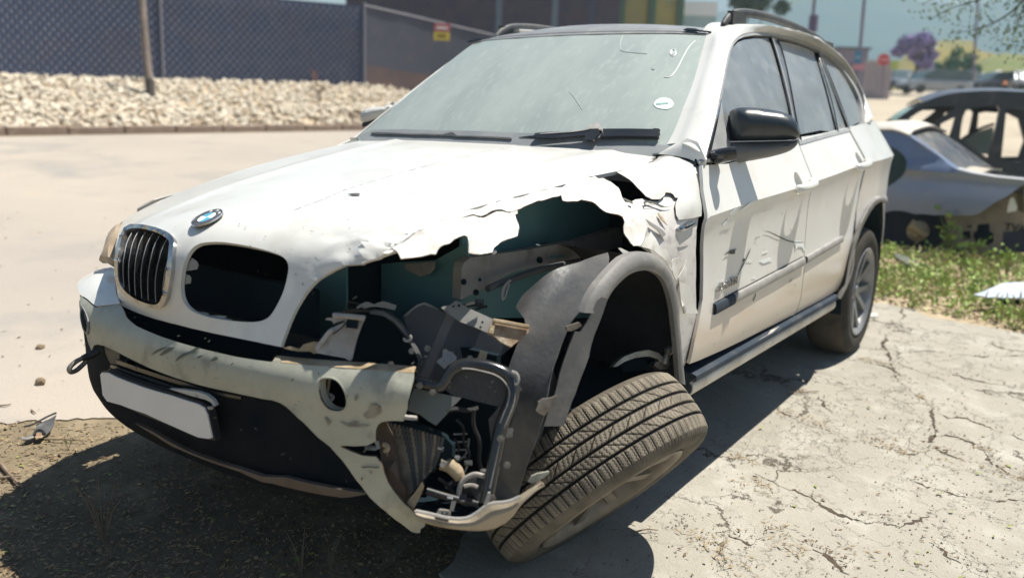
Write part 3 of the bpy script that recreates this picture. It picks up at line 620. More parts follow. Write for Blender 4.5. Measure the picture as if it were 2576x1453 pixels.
# mouldings along the doors
mz = lambda x: np.interp(x, [-2.5, -2.19, -1.64, -.62], [.702, .686, .652, .606])
def strip(name, xs, h, parent, material, off=.004, th=.012):
    rows = []
    for f_, d_ in ((.5, .0), (.46, .009), (.25, .0125), (0, .0135), (-.25, .0125), (-.46, .009), (-.5, .0)):
        q = np.array([(x, mz(x) + h * f_) for x in xs]); rows.append(SIDE.fn(q) + np.array([0, 1, 0]) * (d_ + .001))
    return loft(name, rows, material, parent, len(xs) * 2, 2, .004, outward=(0, 1, 0))
strip('moulding', np.linspace(-.80, -1.655, 18), .036, fdoor, mat('moulding_grey', (.34, .33, .31), (.25, .24, .22), 12, .5))
strip('moulding_end', np.linspace(-.61, -.795, 6), .04, fdoor, M['sill'])
strip('moulding', np.linspace(-1.69, -2.30, 12), .034, rdoor, bpy.data.materials['moulding_grey'])
panel('moulding_gap', SIDE, [(x, mz(x) + .0222) for x in np.linspace(-.62, -1.65, 14)] + [(x, mz(x) + .0195) for x in np.linspace(-1.65, -.62, 14)], M['void'], fdoor, step=.03, thick=.0008, off=.0022)
# door handles: bowl, grip, key cap
def handle(xc, parent, hole):
    z = float(zc(xc)) + .008
    rim_ = SIDE.fn(hole); ce = rim_.mean(0); rows = [rim_ + np.array([0, .0005, 0])]
    for f_, dp in ((.96, .010), (.80, .022), (.5, .030), (.05, .033)): rows.append(ce + (rim_ - ce) * f_ - np.array([0, dp, 0]))
    loft('handle_bowl', [closed(r_) for r_ in rows], M['paint'], parent, 32, 2, .002, outward=(0, 1, 0))
    A = [np.array((xc + dx, float(side_y(xc + dx, z + dz)) + dy, z + dz)) for dx, dy, dz in ((.085, .012, -.012), (.07, .032, -.010), (.02, .044, -.004), (-.06, .046, .004), (-.115, .034, .010), (-.13, .012, .012))]
    tube('handle', A, [.014, .017, .018, .018, .017, .013], M['paint'], parent, 12, 2, flat=1.15)
handle(-1.475, fdoor, BOWL_F); handle(-2.44, rdoor, BOWL_R)
# sticker, scratches and splashes on the front door
SN = lambda pts: SIDE.px(P('n', pts))
def pmark(name, pts, material, off=.003, parent=None, rag=None):
    q = SN(pts); q = ragged(q, .012, .002, len(pts)) if rag else q
    return panel(name, SIDE, q, material, parent or fdoor, step=.025, thick=.0006, off=off, disp=door_dent)
pmark('paint_splash', [(765, 345), (800, 335), (850, 318), (895, 302), (890, 330), (915, 335), (880, 348), (830, 368), (800, 372), (785, 355)], M['splash'])
pmark('paint_splash', [(1165, 130), (1190, 112), (1240, 118), (1250, 140), (1272, 150), (1278, 200), (1296, 230), (1275, 225), (1250, 190), (1210, 180), (1185, 205), (1172, 235), (1178, 180)], M['splash'])
pmark('paint_splash', [(680, 535), (720, 530), (725, 540), (690, 543)], M['splash'])
pmark('paint_splash', [(800, 250), (860, 225), (870, 230), (815, 258)], M['splash'])
pmark('paint_splash', [(615, 335), (690, 340), (685, 347), (620, 342)], M['splash'])
pmark('paint_splash', [(1030, 425), (1060, 450), (1075, 470), (1055, 462)], M['splash'])
pmark('scratch', [(815, 12), (850, 6), (900, 20), (1000, 68), (1080, 105), (1160, 128), (1240, 130), (1280, 138), (1240, 137), (1150, 137), (1070, 113), (990, 77), (895, 28), (850, 12)], M['scratch'], .0035)
pmark('scratch', [(365, 285), (400, 245), (440, 225), (508, 206), (490, 225), (488, 265), (440, 266), (405, 263)], M['scratch'], .0035)
pmark('scratch', [(520, 505), (560, 420), (600, 340), (640, 250), (668, 195), (652, 250), (610, 340), (570, 420), (526, 505)], M['scratch'], .0035)
pmark('scratch', [(575, 355), (590, 318), (605, 315), (600, 340), (582, 356)], M['scratch'], .0036)
pmark('scratch', [(724, 585), (733, 590), (728, 655), (720, 655)], M['scratch'], .0035)
pmark('scratch', [(715, 105), (742, 75), (744, 80), (720, 108)], M['scratch'], .0035)
pmark('scratch', [(692, 800), (715, 740), (726, 690), (722, 740), (700, 800)], M['scratch'], .0035)
pmark('scratch', [(1108, 585), (1130, 552), (1134, 556), (1114, 588)], M['scratch'], .0035)
flecks(SIDE, (-1.62, -.62, .42, .9), 40, 8, .006, M['scratch'], 'stone_chip', fdoor, .006)
for c in ([(320, 1130), (345, 1100), (355, 1090), (345, 1118), (325, 1140)], [(360, 1070), (385, 1040), (410, 1025), (395, 1060), (370, 1078)], [(420, 1045), (470, 1008), (490, 1000), (460, 1030), (430, 1050)]):
    panel('paint_splash', SIDE, SIDE.px(P('h', c)), M['splash'], fdoor, step=.025, thick=.0006, off=.003)
# raised letters on the door
lx = SIDE.px(P('n', [(392, 607)]))[0]; X0 = SIDE.fn(lx[None])[0]; ldir = SIDE.fn(SIDE.px(P('n', [(268, 655), (520, 553)]))); ex = ldir[1] - ldir[0]; LW = np.linalg.norm(ex); ex /= LW
ez = np.cross(ex, SIDE.normal(lx[None])[0]); nz_ = SIDE.normal(lx[None])[0]; nz_ *= np.sign(nz_[1]); ez = np.cross(nz_, ex)
text('lettering', 'xDrive30d', .044, m4(np.stack([ex, ez, nz_], 1), X0 + nz_ * .005), M['chrome'], fdoor, .003, .15, sx=LW / .205)
# sill: dark running board on top, dirty painted valance under it
def sect(xs, yz): return [[(x, y - plan_in(x) * .3, z) for x in xs] for y, z in yz]
xs = np.linspace(-.485, -2.33, 24)
loft('running_board', sect(xs, [(.86, .402), (.93, .399), (.954, .394), (.960, .388), (.960, .374), (.948, .367)]), M['sill'], SUV, 40, 3, .004, outward=(0, 1, .5))
loft('sill_valance', sect(xs, [(.938, .366), (.950, .352), (.948, .330), (.930, .308), (.90, .288)]), M['paint_low'], SUV, 40, 3, .004, outward=(0, 1, 0))
panel('sill_scuff', plane((0, .962, .376), (0, 1, .4)), plane((0, .962, .376), (0, 1, .4)).px(P('n', [(440, 1450), (560, 1370), (680, 1300), (790, 1225), (870, 1180), (900, 1130), (960, 1105), (1000, 1085), (960, 1120), (910, 1165), (860, 1200), (790, 1245), (680, 1320), (560, 1390)])), M['paint_low'], SUV, step=.03, thick=.001, off=.001)
# flare round the rear arch
loft('rear_arch_flare', [[at(p, 'y', .945) for p in ra], [at(p, 'y', .968) for p in np.array(ra) * .5 + np.array(ri) * .5], [at(p, 'y', .962) for p in ri], [at(p, 'y', .90) for p in ri]], M['flare'], SUV, 40, 4, .003)
# ---- side glass, window trim, roof rail side
tr_out = P('h', [(212, 772), (235, 690), (270, 540), (310, 345), (335, 220), (352, 150), (372, 100), (400, 66), (440, 46), (500, 38), (560, 41), (620, 50), (690, 64), (760, 82), (820, 104), (880, 132), (930, 162), (970, 190), (1015, 238), (1050, 290), (1085, 345), (1110, 400), (1120, 440), (1126, 490), (1129, 560), (1118, 582), (1060, 598), (940, 628), (850, 652), (760, 678)])
TO = SIDE.px(tr_out)
low_edge = [(x, float(zb(x)) - .004) for x in np.linspace(TO[-1][0], -.66, 14)]
TOU = np.concatenate([TO, low_edge])
trim_in = P('h', [(238, 762), (252, 690), (290, 520), (325, 345), (348, 225), (365, 155), (383, 112), (408, 82), (445, 66), (500, 57), (560, 59), (620, 66), (690, 80), (755, 98), (815, 120), (872, 146), (920, 175), (958, 202), (1000, 248), (1035, 298), (1068, 352), (1093, 405), (1105, 445), (1112, 490), (1114, 552), (1060, 578), (940, 606), (850, 630), (760, 655)])
TI = np.concatenate([SIDE.px(trim_in), [(x, float(zb(x)) + .014) for x in np.linspace(-1.62, -.70, 12)]])
trim = panel('window_trim', SIDE, TOU, M['trim'], SUV, holes=[TI], step=.03, thick=.02, off=.004)
panel('window_backing', SIDE, TOU, M['void'], SUV, step=.08, thick=.006, off=-.03)
def glass(name, pts, material=M['glass_side'], off=-.006, label=None): return panel(name, SIDE, pts, material, SUV, step=.05, thick=.004, off=off, label=label)
fg = np.concatenate([SIDE.px(P('h', [(246, 764), (262, 700), (298, 520), (333, 345), (356, 225), (372, 160), (392, 118), (418, 90), (452, 76), (520, 68), (590, 70), (612, 130), (640, 225), (668, 330), (690, 420), (706, 500)])), [(-1.60, 1.20), (-1.2, 1.165), (-.8, 1.135)]])
glass('front_side_window', fg)
rg = np.concatenate([SIDE.px(P('h', [(640, 84), (700, 94), (760, 110), (812, 130), (848, 148), (868, 215), (898, 320), (930, 440), (955, 540), (970, 602)])), [(-2.1, 1.232), (-1.75, 1.212)], SIDE.px(P('h', [(762, 620), (735, 515), (712, 400), (682, 260), (655, 140)]))])
glass('rear_side_window', rg)
glass('rear_side_window', np.concatenate([SIDE.px(P('h', [(884, 160), (905, 240), (945, 345), (985, 455), (1015, 540), (1030, 585), (982, 598), (968, 540), (938, 430), (905, 310), (876, 205)]))]))
glass('quarter_window', SIDE.px(P('h', [(892, 164), (935, 192), (985, 240), (1030, 305), (1070, 380), (1098, 450), (1106, 500), (1108, 545), (1055, 572), (1035, 520), (1000, 425), (955, 310), (915, 215)])), M['glass_side'], -.008)
for ln_, w_ in (([(866, 150), (885, 200), (935, 330), (985, 455), (1020, 540), (1042, 590)], .012), ([(860, 150), (880, 230), (915, 345), (950, 470), (975, 602)], .010), ([(596, 60), (625, 150), (665, 290), (700, 440), (715, 520), (735, 640)], .014), ([(632, 80), (660, 150), (695, 300), (720, 430), (742, 560), (765, 650)], .010)):
    q = SIDE.px(P('h', ln_)); X = SIDE.fn(q) + np.array([0, .004, .001])
    tube('window_bar', X, w_ * .34, M['trim'] if w_ > .011 else M['blackgloss'], trim, 6, 1)
bp = panel('pillar_cover', SIDE, SIDE.px(P('h', [(604, 68), (636, 78), (660, 150), (695, 290), (718, 420), (742, 560), (762, 640), (738, 645), (718, 540), (700, 450), (668, 310), (630, 160)])), mat('pillar_dusty', (.12, .135, .15), (.17, .18, .185), 7, .3, coat=.4), SUV, step=.04, thick=.006, off=.001)
panel('mirror_triangle', SIDE, np.concatenate([SIDE.px(P('h', [(228, 764), (262, 640), (300, 470), (312, 420), (325, 520), (345, 640)])), [(-.92, 1.14)]]), M['trim'], SUV, step=.03, thick=.006, off=.003)
panel('trim_strip', SIDE, SIDE.px(P('h', [(232, 700), (250, 640), (285, 500), (300, 430), (306, 422), (300, 470), (262, 650), (246, 720), (236, 762), (222, 760)])), M['chrome'], trim, step=.02, thick=.003, off=.009)
# windscreen pillar + roof rail side: from the glass edge over to the window trim
Apx = [(1692, 371), (1712, 332), (1737, 262), (1771, 152), (1787, 96), (1790, 89)]
A3 = list(WS.fn(WS.px(Apx)) + np.array([.006, .004, .006]))
sil = P('P', [(1812, 62), (1840, 61), (1880, 63), (1940, 72), (2000, 90), (2055, 104)]) + P('h', [(960, 140), (1040, 235), (1095, 335), (1145, 465), (1170, 530)])
ysil = [.585, .60, .61, .615, .62, .63, .65, .68, .72, .77, .80]
A3 += [at(p, 'y', y) for p, y in zip(sil, ysil)]
TOs = TO[:25]
B3 = SIDE.fn(TO[:26]) + np.array([0, .006, .002])
A3 = np.array(A3)
ka = [0, 2, 4, 5, 7, 9, 11, 13, 16]; kb = [0, 3, 5, 6, 9, 14, 17, 20, 24]
na = 16
Ar = np.concatenate([resample(A3[a:b + 1], na)[:-1] if i < 7 else resample(A3[a:b + 1], na) for i, (a, b) in enumerate(zip(ka[:-1], [min(k, len(A3) - 1) for k in ka[1:]]))])
Br = np.concatenate([resample(B3[a:b + 1], na)[:-1] if i < 7 else resample(B3[a:b + 1], na) for i, (a, b) in enumerate(zip(kb[:-1], [min(k, len(B3) - 1) for k in kb[1:]]))])
Md = (Ar + Br) / 2; on = np.cross(np.gradient(Ar, axis=0), Br - Ar); on /= np.maximum(np.linalg.norm(on, axis=1, keepdims=True), 1e-6); on *= np.sign(np.sum(on * (CAM - Md), 1))[:, None]
wid = np.linalg.norm(Br - Ar, axis=1, keepdims=True)
roof_in = Ar.copy(); roof_in[:, 1] -= .05; roof_in[:, 2] += np.where(np.arange(len(Ar)) > 45, .010, -.01)
def loftg(name, rows, material, parent, thick=.006, sharp=30, outward=None):
    out = np.array(rows); return loft(name, out, material, parent, n=out.shape[1], m=3, thick=thick, sharp=sharp, outward=outward)
sm3 = lambda a: np.stack([np.convolve(np.pad(a[:, k], 3, mode='edge'), np.ones(7) / 7, 'valid') for k in range(3)], 1)
rail_side = loftg('roof_side', [sm3(roof_in), sm3(Ar), sm3(Ar * .68 + Br * .32 + on * wid * .10), sm3(Ar * .32 + Br * .68 + on * wid * .10), sm3(Br), sm3(Br) - np.array([0, .012, .004])], M['paint'], SUV)
# far pillar and far roof side, mirrored
mir = lambda a: a * np.array([1, -1, 1])
K_ = 62
loftg('roof_side', [mir(x)[K_:] for x in (sm3(roof_in), sm3(Ar), sm3(Ar * .68 + Br * .32 + on * wid * .10), sm3(Ar * .32 + Br * .68 + on * wid * .10), sm3(Br))], M['paint'], SUV, outward=(0, -1, .3))
gl = WS.fn(np.array([[.0, v] for v in np.linspace(-.05, 1.02, 14)]))
loftg('pillar', [gl + np.array([-.01, .006, -.004]), gl + np.array([-.07, -.010, -.03]), gl + np.array([-.15, -.035, -.09])], M['paint'], SUV, outward=(0, -1, .2))
fq = FEND.px(P('P', [(1655, 397), (1680, 400), (1705, 404), (1730, 410), (1750, 420), (1762, 436)])); fX = FEND.fn(fq); fNn = FEND.normal(fq); fNn *= np.sign(np.sum(fNn * (CAM - fX), 1))[:, None]
c1_ = resample(fX + fNn * .0155, 16); c2_ = resample(np.array([A3[0], (Ar[2] * .68 + Br[2] * .32 + on[2] * wid[2] * .10), (Ar[2] * .32 + Br[2] * .68 + on[2] * wid[2] * .10), B3[0]]), 16) + np.array([.003, .004, .004])
loft('pillar_foot', [c1_, lerp2(c1_, c2_, .5) + np.array([.002, .003, .002]), c2_ + np.array([.001, .002, .002])], M['paint'], SUV, 16, 4, .004)
# windscreen
wo = P('P', [(900, 345), (1000, 262), (1100, 181), (1191, 110), (1220, 104), (1300, 98), (1400, 92), (1500, 89), (1600, 87), (1700, 87), (1786, 91), (1768, 153), (1734, 263), (1709, 332), (1690, 369), (1670, 384), (1640, 388)])
WO = np.concatenate([WS.px(wo), [(.97, -.12), (.5, -.15), (.05, -.10)]])
wscr = panel('windscreen', WS, WO, M['glass_dust'], SUV, step=.05, thick=.005)
wb = panel('windscreen_seal', WS, WS.px(P('P', [(895, 347), (1000, 258), (1100, 177), (1186, 109), (1218, 102), (1300, 96), (1500, 87), (1700, 85), (1791, 88), (1775, 152), (1741, 264), (1714, 336), (1694, 376), (1640, 392)])), M['dark'], SUV, step=.06, thick=.006, off=-.007)
# low band along the glass foot, marks in the dust, licence disc
panel('cowl_band', WS, np.concatenate([WS.px(P('P', [(905, 341), (940, 327), (1100, 329), (1280, 334), (1420, 340), (1560, 355), (1690, 368), (1672, 383), (1640, 387)])), [(.97, -.1), (.5, -.13), (.06, -.09)]]), mat('band_grey', (.20, .215, .225), (.27, .28, .28), 6, .4), wscr, step=.05, thick=.0006, off=.0012)
disc = smooth_closed(WS.px(P('q2', [(711, 528), (722, 508), (745, 495), (770, 492), (800, 500), (815, 520), (810, 540), (785, 552), (755, 550), (728, 545)])), 2)
ld = panel('licence_disc', WS, disc, mat('disc_paper', (.70, .80, .76), (.60, .72, .69), 30, .6), wscr, step=.02, thick=.0006, off=.002)
panel('disc_print', WS, WS.px(P('q2', [(724, 522), (786, 518), (787, 526), (725, 531)])), mat('disc_green', (.16, .34, .30), (.3, .45, .42), 160, .6), ld, step=.02, thick=.0004, off=.0032)
dustm = mat('dust_mark', (.58, .62, .60), None, rough=.7)
def wline(pts, r_, name='dust_mark', m_=dustm):
    q = WS.px(pts); X = WS.fn(q); N = WS.normal(q); N *= np.sign(np.sum(N * (CAM - X), 1))[:, None]
    tube(name, X + N * .0015, r_, m_, wscr, 5, 2)
wline(P('q2', [(765, 390), (790, 392), (810, 378), (835, 340), (860, 290), (885, 245), (905, 222), (922, 208)]), .0014, m_=M['splash'])
wline(P('q2', [(795, 270), (800, 255), (812, 250), (824, 258), (825, 275), (812, 284), (800, 280), (796, 266), (806, 256)]), .0020, m_=M['splash'])
wline(P('q2', [(802, 272), (812, 256), (818, 264), (808, 274)]), .0016, m_=M['splash'])
wline(P('q2', [(560, 180), (545, 210), (542, 250), (560, 262), (620, 268), (680, 272)]), .0011)
wline(P('q2', [(703, 347), (716, 352)]), .003)
wline(P('q2', [(290, 460), (320, 500), (345, 540), (355, 552)]), .0008)
rr = np.random.default_rng(11)
for k in range(0):      # run marks of dried rain
    u = rr.uniform(.06, .95); v = rr.uniform(.15, .85); L = rr.uniform(.03, .12)
    X = WS.fn(np.array([[u, v], [u - .012 - .02 * L, v - L * .5], [u - .03 * rr.uniform(.5, 1.2), v - L]])); N = WS.normal(np.array([[u, v]]))[0]; N *= np.sign(N @ (CAM - X[0]))
    tube('run_mark', X + N * .0006, rr.uniform(.0003, .0006), bpy.data.materials['band_grey'], wscr, 4, 1)
flecks(WS, (.05, .95, .05, .95), 120, 4, .0018, dustm, 'dust_speck', wscr, .0012)
# wipers
def wp(l, lift): 
    q = WS.px(P('o', l)); X = WS.fn(q); N = WS.normal(q); N *= np.sign(np.sum(N * (CAM - X), 1))[:, None]; return X + N * lift
wiper = panel('wiper_arm', WS, WS.px(P('o', [(150, 465), (420, 438), (700, 418), (1060, 395), (1230, 372), (1340, 342), (1475, 335), (1500, 360), (1480, 420), (1455, 450), (1420, 510), (1380, 522), (1250, 510), (1250, 440), (1060, 452), (720, 482), (400, 470)])), M['blackgloss'], SUV, step=.03, thick=.01, off=.03)
panel('wiper_blade', WS, WS.px(P('o', [(396, 408), (410, 375), (500, 362), (900, 345), (1310, 322), (1310, 345), (900, 372), (510, 412), (400, 420)])), M['black'], wiper, step=.03, thick=.014, off=.022)
panel('wiper_blade', WS, WS.px(P('o', [(1480, 340), (1545, 305), (2000, 303), (2360, 312), (2390, 300), (2470, 305), (2495, 330), (2490, 365), (2475, 380), (2475, 430), (2450, 440), (2370, 432), (1900, 425), (1510, 430), (1480, 400)])), M['blackgloss'], wiper, step=.03, thick=.014, off=.022)
panel('wiper_clip', WS, WS.px(P('o', [(1305, 330), (1310, 270), (1400, 265), (1440, 212), (1497, 245), (1490, 300), (1535, 310), (1530, 355), (1480, 355), (1470, 335), (1340, 340)])), M['raw'], wiper, step=.02, thick=.008, off=.032)
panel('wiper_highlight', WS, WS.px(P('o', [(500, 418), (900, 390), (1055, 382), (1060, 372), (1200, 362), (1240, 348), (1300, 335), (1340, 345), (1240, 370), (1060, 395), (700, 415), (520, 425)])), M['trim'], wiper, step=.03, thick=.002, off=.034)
wl = P('q1', [(1870, 675), (1900, 672), (2050, 680), (2200, 682), (2300, 686), (2280, 692), (2100, 688), (1900, 682)])
panel('wiper_blade', WS, WS.px(wl), M['dark'], SUV, step=.03, thick=.008, off=.008)
panel('wiper_blade', WS, WS.px(P('q1', [(2225, 684), (2275, 672), (2288, 676), (2300, 690), (2576, 700), (2576, 708), (2300, 696)])), M['dark'], SUV, step=.03, thick=.008, off=.008)
# roof
RX = [-1.31, -1.37, -1.48, -1.75, -2.2, -2.7, -3.1, -3.4, -3.6]; RZ = [1.664, 1.673, 1.684, 1.701, 1.708, 1.694, 1.662, 1.61, 1.55]
def roof_pt(i, y):
    hw = np.interp(RX[i], [-3.6, -2.5, -1.25], [.58, .60, .575]); e = .045
    return (RX[i] - (.0 if i > 1 else .05 * (y / hw)**2), y, RZ[i] - e * (y / hw)**2 - (.012 if abs(y) >= hw - 1e-6 else 0))
ROOF = [[roof_pt(i, t * np.interp(RX[i], [-3.6, -2.5, -1.25], [.58, .60, .575])) for i in range(len(RX))] for t in np.linspace(-1, 1, 9)]
loft('roof', ROOF, M['roofglass'], SUV, 40, 2, .01, outward=(0, 0, 1))
Tq = WS.px(P('P', [(1187, 109), (1218, 102.5), (1300, 96.5), (1400, 91), (1500, 87.5), (1600, 85.5), (1700, 85.2), (1787, 89)])); T3 = resample(WS.fn(Tq) + np.array([0, 0, .003]), 24); R0 = resample(np.array([ROOF[k][0] for k in range(9)]), 24) + np.array([0, 0, .002])
loft('roof_header', [T3, T3 * .6 + R0 * .4 + np.array([.004, 0, .007]), R0, R0 + np.array([-.05, 0, .004])], M['roofglass'], SUV, 24, 3, .004, outward=(.3, 0, 1))
tube('roof_seal', T3 * .86 + R0 * .14 + np.array([.001, 0, .0035]), .0016, M['blackgloss'], SUV, 6, 0)
for c in ([(2240, 322), (2280, 310), (2360, 315), (2400, 330), (2520, 345), (2515, 352), (2380, 338), (2250, 328)], [(78, 446), (110, 425), (190, 407), (220, 415), (150, 432)]):
    panel('roof_gap', WS, WS.px(P('j', c)), M['void'], SUV, step=.03, thick=.004, off=.012)
# roof rails: foot, bar, end foot
def roof_rail(sg):
    dz_ = 0 if sg > 0 else -.028; R_ = [(-1.37, .595, 1.652 + dz_), (-1.43, .596, 1.694 + dz_), (-1.53, .598, 1.722 + dz_), (-1.80, .60, 1.742 + dz_), (-2.25, .603, 1.744 + dz_), (-2.7, .605, 1.722 + dz_), (-2.95, .610, 1.685 + dz_), (-3.05, .612, 1.645 + dz_)]
    o = tube('roof_rail', [(x, y * sg, z) for x, y, z in R_], [.010, .015, .016, .015, .015, .015, .013, .009], M['dark'], SUV, 10, 2, flat=1.3)
    for x in (-1.50, -2.92): MB().box((x, .603 * sg, 1.682 + dz_), (.15, .028, .07)).build('rail_foot', M['dark'], o)
roof_rail(1); roof_rail(-1)
# near door mirror: shell, lower housing, arm, glass
mp = plane(at((1925, 340), 'x', -.93), np.array([.83, .50, .05]))
shell = panel('mirror_shell', mp, smooth_closed(mp.px(P('q2', [(1112, 560), (1122, 547), (1150, 540), (1200, 541), (1260, 546), (1320, 555), (1375, 567), (1415, 590), (1438, 622), (1448, 660), (1446, 690), (1430, 702), (1340, 706), (1200, 709), (1118, 710), (1108, 690), (1104, 630)])), 2), M['mirror'], SUV, step=.014, thick=.075, pillow=(.06, .06), sharp=60, label='gloss black shell of the near door mirror')
lowh = panel('mirror_base', mp, smooth_closed(mp.px(P('q2', [(1000, 728), (1020, 712), (1050, 702), (1115, 708), (1250, 712), (1400, 706), (1446, 698), (1442, 722), (1415, 752), (1370, 772), (1290, 793), (1190, 811), (1100, 826), (1080, 832), (1030, 828), (1010, 815), (1004, 775)])), 1), mat('mirror_grey', (.10, .105, .11), (.16, .16, .16), 6, .4), SUV, step=.014, thick=.06, pillow=(.05, .04), off=-.004, sharp=60)
panel('mirror_seam', mp, mp.px(P('q2', [(1085, 712), (1400, 706), (1430, 700), (1430, 704), (1400, 710), (1085, 717)])), mat('seam_light', (.45, .46, .47), None, rough=.4), lowh, step=.02, thick=.002, off=.04)
mg = panel('mirror_glass', mp, mp.px(P('q2', [(1125, 560), (1370, 580), (1430, 640), (1430, 690), (1125, 700)])), M['chrome'], shell, step=.04, thick=.002, off=-.078)
tube('mirror_arm', [at((1800, 395), 'y', .885), at((1815, 392), 'y', .93), at((1850, 385), 'y', .97)], [.035, .032, .03], M['blackgloss'], SUV, 10, 1, flat=.8)
# far door mirror
mpr = plane(at((935, 290), 'x', -.86), np.array([.83, .50, .05]))
fm = panel('mirror_shell', mpr, smooth_closed(mpr.px(P('q1', [(1812, 580), (1822, 555), (1850, 542), (1900, 536), (1940, 535), (1990, 505), (1970, 560), (1905, 590), (1850, 612), (1818, 616), (1810, 600)])), 1), mat('mirror_pale', (.55, .55, .53), (.45, .45, .43), 8, .4), SUV, step=.014, thick=.06, pillow=(.04, .04), sharp=60, label='pale far door mirror beyond the windscreen')
panel('mirror_base', mpr, mpr.px(P('q1', [(1818, 618), (1900, 595), (1880, 615), (1845, 632), (1820, 640)])), M['black'], SUV, step=.02, thick=.03, off=-.01)
panel('mirror_mark', mpr, mpr.px(P('q1', [(1828, 590), (1838, 560), (1845, 560), (1835, 592)])), M['scratch'], fm, step=.02, thick=.002, off=.03)
# far side of the body, tail and floor
panel('side_panel', SIDE_R, [(-.55, .36), (-2.40, .36), (-2.45, .60), (-2.60, .80), (-2.95, .88), (-3.3, .80), (-3.44, .55), (-3.85, .55), (-3.88, .9), (-3.80, 1.2), (-3.55, 1.35), (-3.3, 1.48), (-2.9, 1.58), (-2.4, 1.63), (-1.9, 1.645), (-1.5, 1.62), (-1.25, 1.56), (-.68, 1.12), (-.50, 1.05)], M['paint'], SUV, step=.08, thick=.006, flip=True)
tz = [.42, .6, .85, 1.05, 1.25, 1.40, 1.55]; txr = [-3.78, -3.90, -3.92, -3.90, -3.85, -3.74, -3.60]
loft('tailgate', [[(x + .10 * (t / .8)**2 * (x < -3.5), t * (1 if z < 1.1 else .8), z) for z, x in zip(tz, txr)] for t in np.linspace(-.78, .78, 7)], M['paint'], SUV, 14, 2, .01, outward=(-1, 0, 0))
th_ = np.linspace(-.35, 3.6, 36)
for sg in (-1, 1):
    V = [(-2.93 + .43 * math.cos(t), y * sg, .40 + .43 * math.sin(t)) for t in th_ for y in (.5, .935)]; F = [(2 * i, 2 * i + 1, 2 * i + 3, 2 * i + 2) for i in range(35)]
    b0 = len(V); V += [(-2.93 + .43 * math.cos(t), .5 * sg, .40 + .43 * math.sin(t)) for t in th_]; F.append(tuple(range(b0, b0 + 36)))
    mesh_obj('arch_inside', V, F, M['void'], SUV, sharp=40)
fl = MB().box((-1.65, 0, .36), (4.1, 1.66, .06)); fl.build('floor_pan', M['void'], SUV)
MB().box((.40, .05, .30), (.60, 1.0, .02)).build('undertray_light_block', M['void'], SUV)  # unseen panel added to block light coming down through the engine bay
for sg in (-1, 1):
    tube('suspension_arm', [(-2.93, .2 * sg, .30), (-2.93, .75 * sg, .32)], .045, M['void'], SUV, 8, 0)
# ---- bumper
def BP(l, t='P'): return BUMP.px(P(t, l))
skin = P('e', [(150, 848), (220, 902), (300, 970), (400, 960), (518, 940), (545, 958), (572, 1010), (590, 1060)]) + P('g', [(640, 110), (690, 150), (790, 196), (900, 240), (1050, 288), (1200, 330), (1350, 366), (1500, 400), (1650, 424), (1785, 442)]) + \
    P('c', [(122, 118), (165, 88), (188, 104), (185, 128), (420, 148), (700, 168), (950, 186), (1198, 206), (1195, 250), (1182, 300), (1170, 350), (1160, 390), (1150, 420), (1148, 470), (1130, 520), (1115, 552), (1118, 570), (1050, 566), (985, 570), (950, 580), (922, 600), (905, 640), (905, 690), (908, 722), (880, 735), (840, 750), (750, 755), (700, 752), (655, 752), (640, 760), (660, 770), (700, 786), (750, 806), (800, 826), (860, 832), (910, 834), (930, 855), (948, 885), (970, 950), (1000, 1035), (1040, 1098), (1110, 1178), (1180, 1240), (1230, 1290), (1283, 1338), (1275, 1365), (1245, 1385), (1240, 1425), (1265, 1432), (1240, 1448), (1150, 1385), (1060, 1318), (980, 1245), (920, 1195), (860, 1140), (760, 1020), (700, 930), (650, 860), (600, 808), (560, 762), (515, 725), (470, 690), (430, 650), (390, 608), (355, 572), (320, 543), (280, 505), (230, 460), (180, 430), (120, 410), (60, 402)]) + \
    P('g', [(1600, 716), (1400, 674), (1200, 628), (1000, 567), (800, 492), (640, 415), (520, 352), (430, 312), (378, 300), (348, 306), (336, 335)]) + P('e', [(262, 1388), (225, 1290), (185, 1130), (162, 1000), (152, 900)])
FOG = smooth_closed(BP([(482, 262), (510, 250), (545, 247), (580, 252), (615, 268), (650, 310), (672, 355), (686, 405), (684, 445), (670, 475), (645, 490), (600, 492), (550, 475), (515, 440), (490, 395), (478, 340), (476, 295)], 'c'), 1)
def bdisp(X, bd): return crumple(.006, 9, 6)(X, bd) * np.clip((X[:, 1] - .35) / .2, 0, 1)
bump = panel('front_bumper', BUMP, BUMP.px(skin), M['bumper'], SUV, holes=[FOG], step=.022, thick=.008, disp=bdisp, sharp=40, rim=M['edge'])
ft = BUMP.fn(FOG); fN = BUMP.normal(FOG); fN *= np.sign(np.sum(fN * (CAM - ft), 1))[:, None]; fc = ft.mean(0); nn_ = fN.mean(0)
closed = lambda a: np.concatenate([a, a[:1]])
loft('lamp_tunnel', [closed(ft + fN * .002), closed(fc + (ft - fc) * .97 - nn_ * .035)], M['bumper'], bump, 40, 3, .003, outward=-(0 * nn_) + (fc - ft.mean(0)) + nn_)
tube('lamp_bracket', [far(p, 2.12) for p in P('c', [(555, 250), (545, 320), (538, 352), (512, 355)])], .004, M['tan'], SUV, 6, 1)
tube('lamp_bracket', [far(p, 2.12) for p in P('c', [(512, 352), (545, 365), (575, 378), (582, 395), (560, 412), (500, 408), (530, 440)])], .005, M['raw'], SUV, 6, 1)
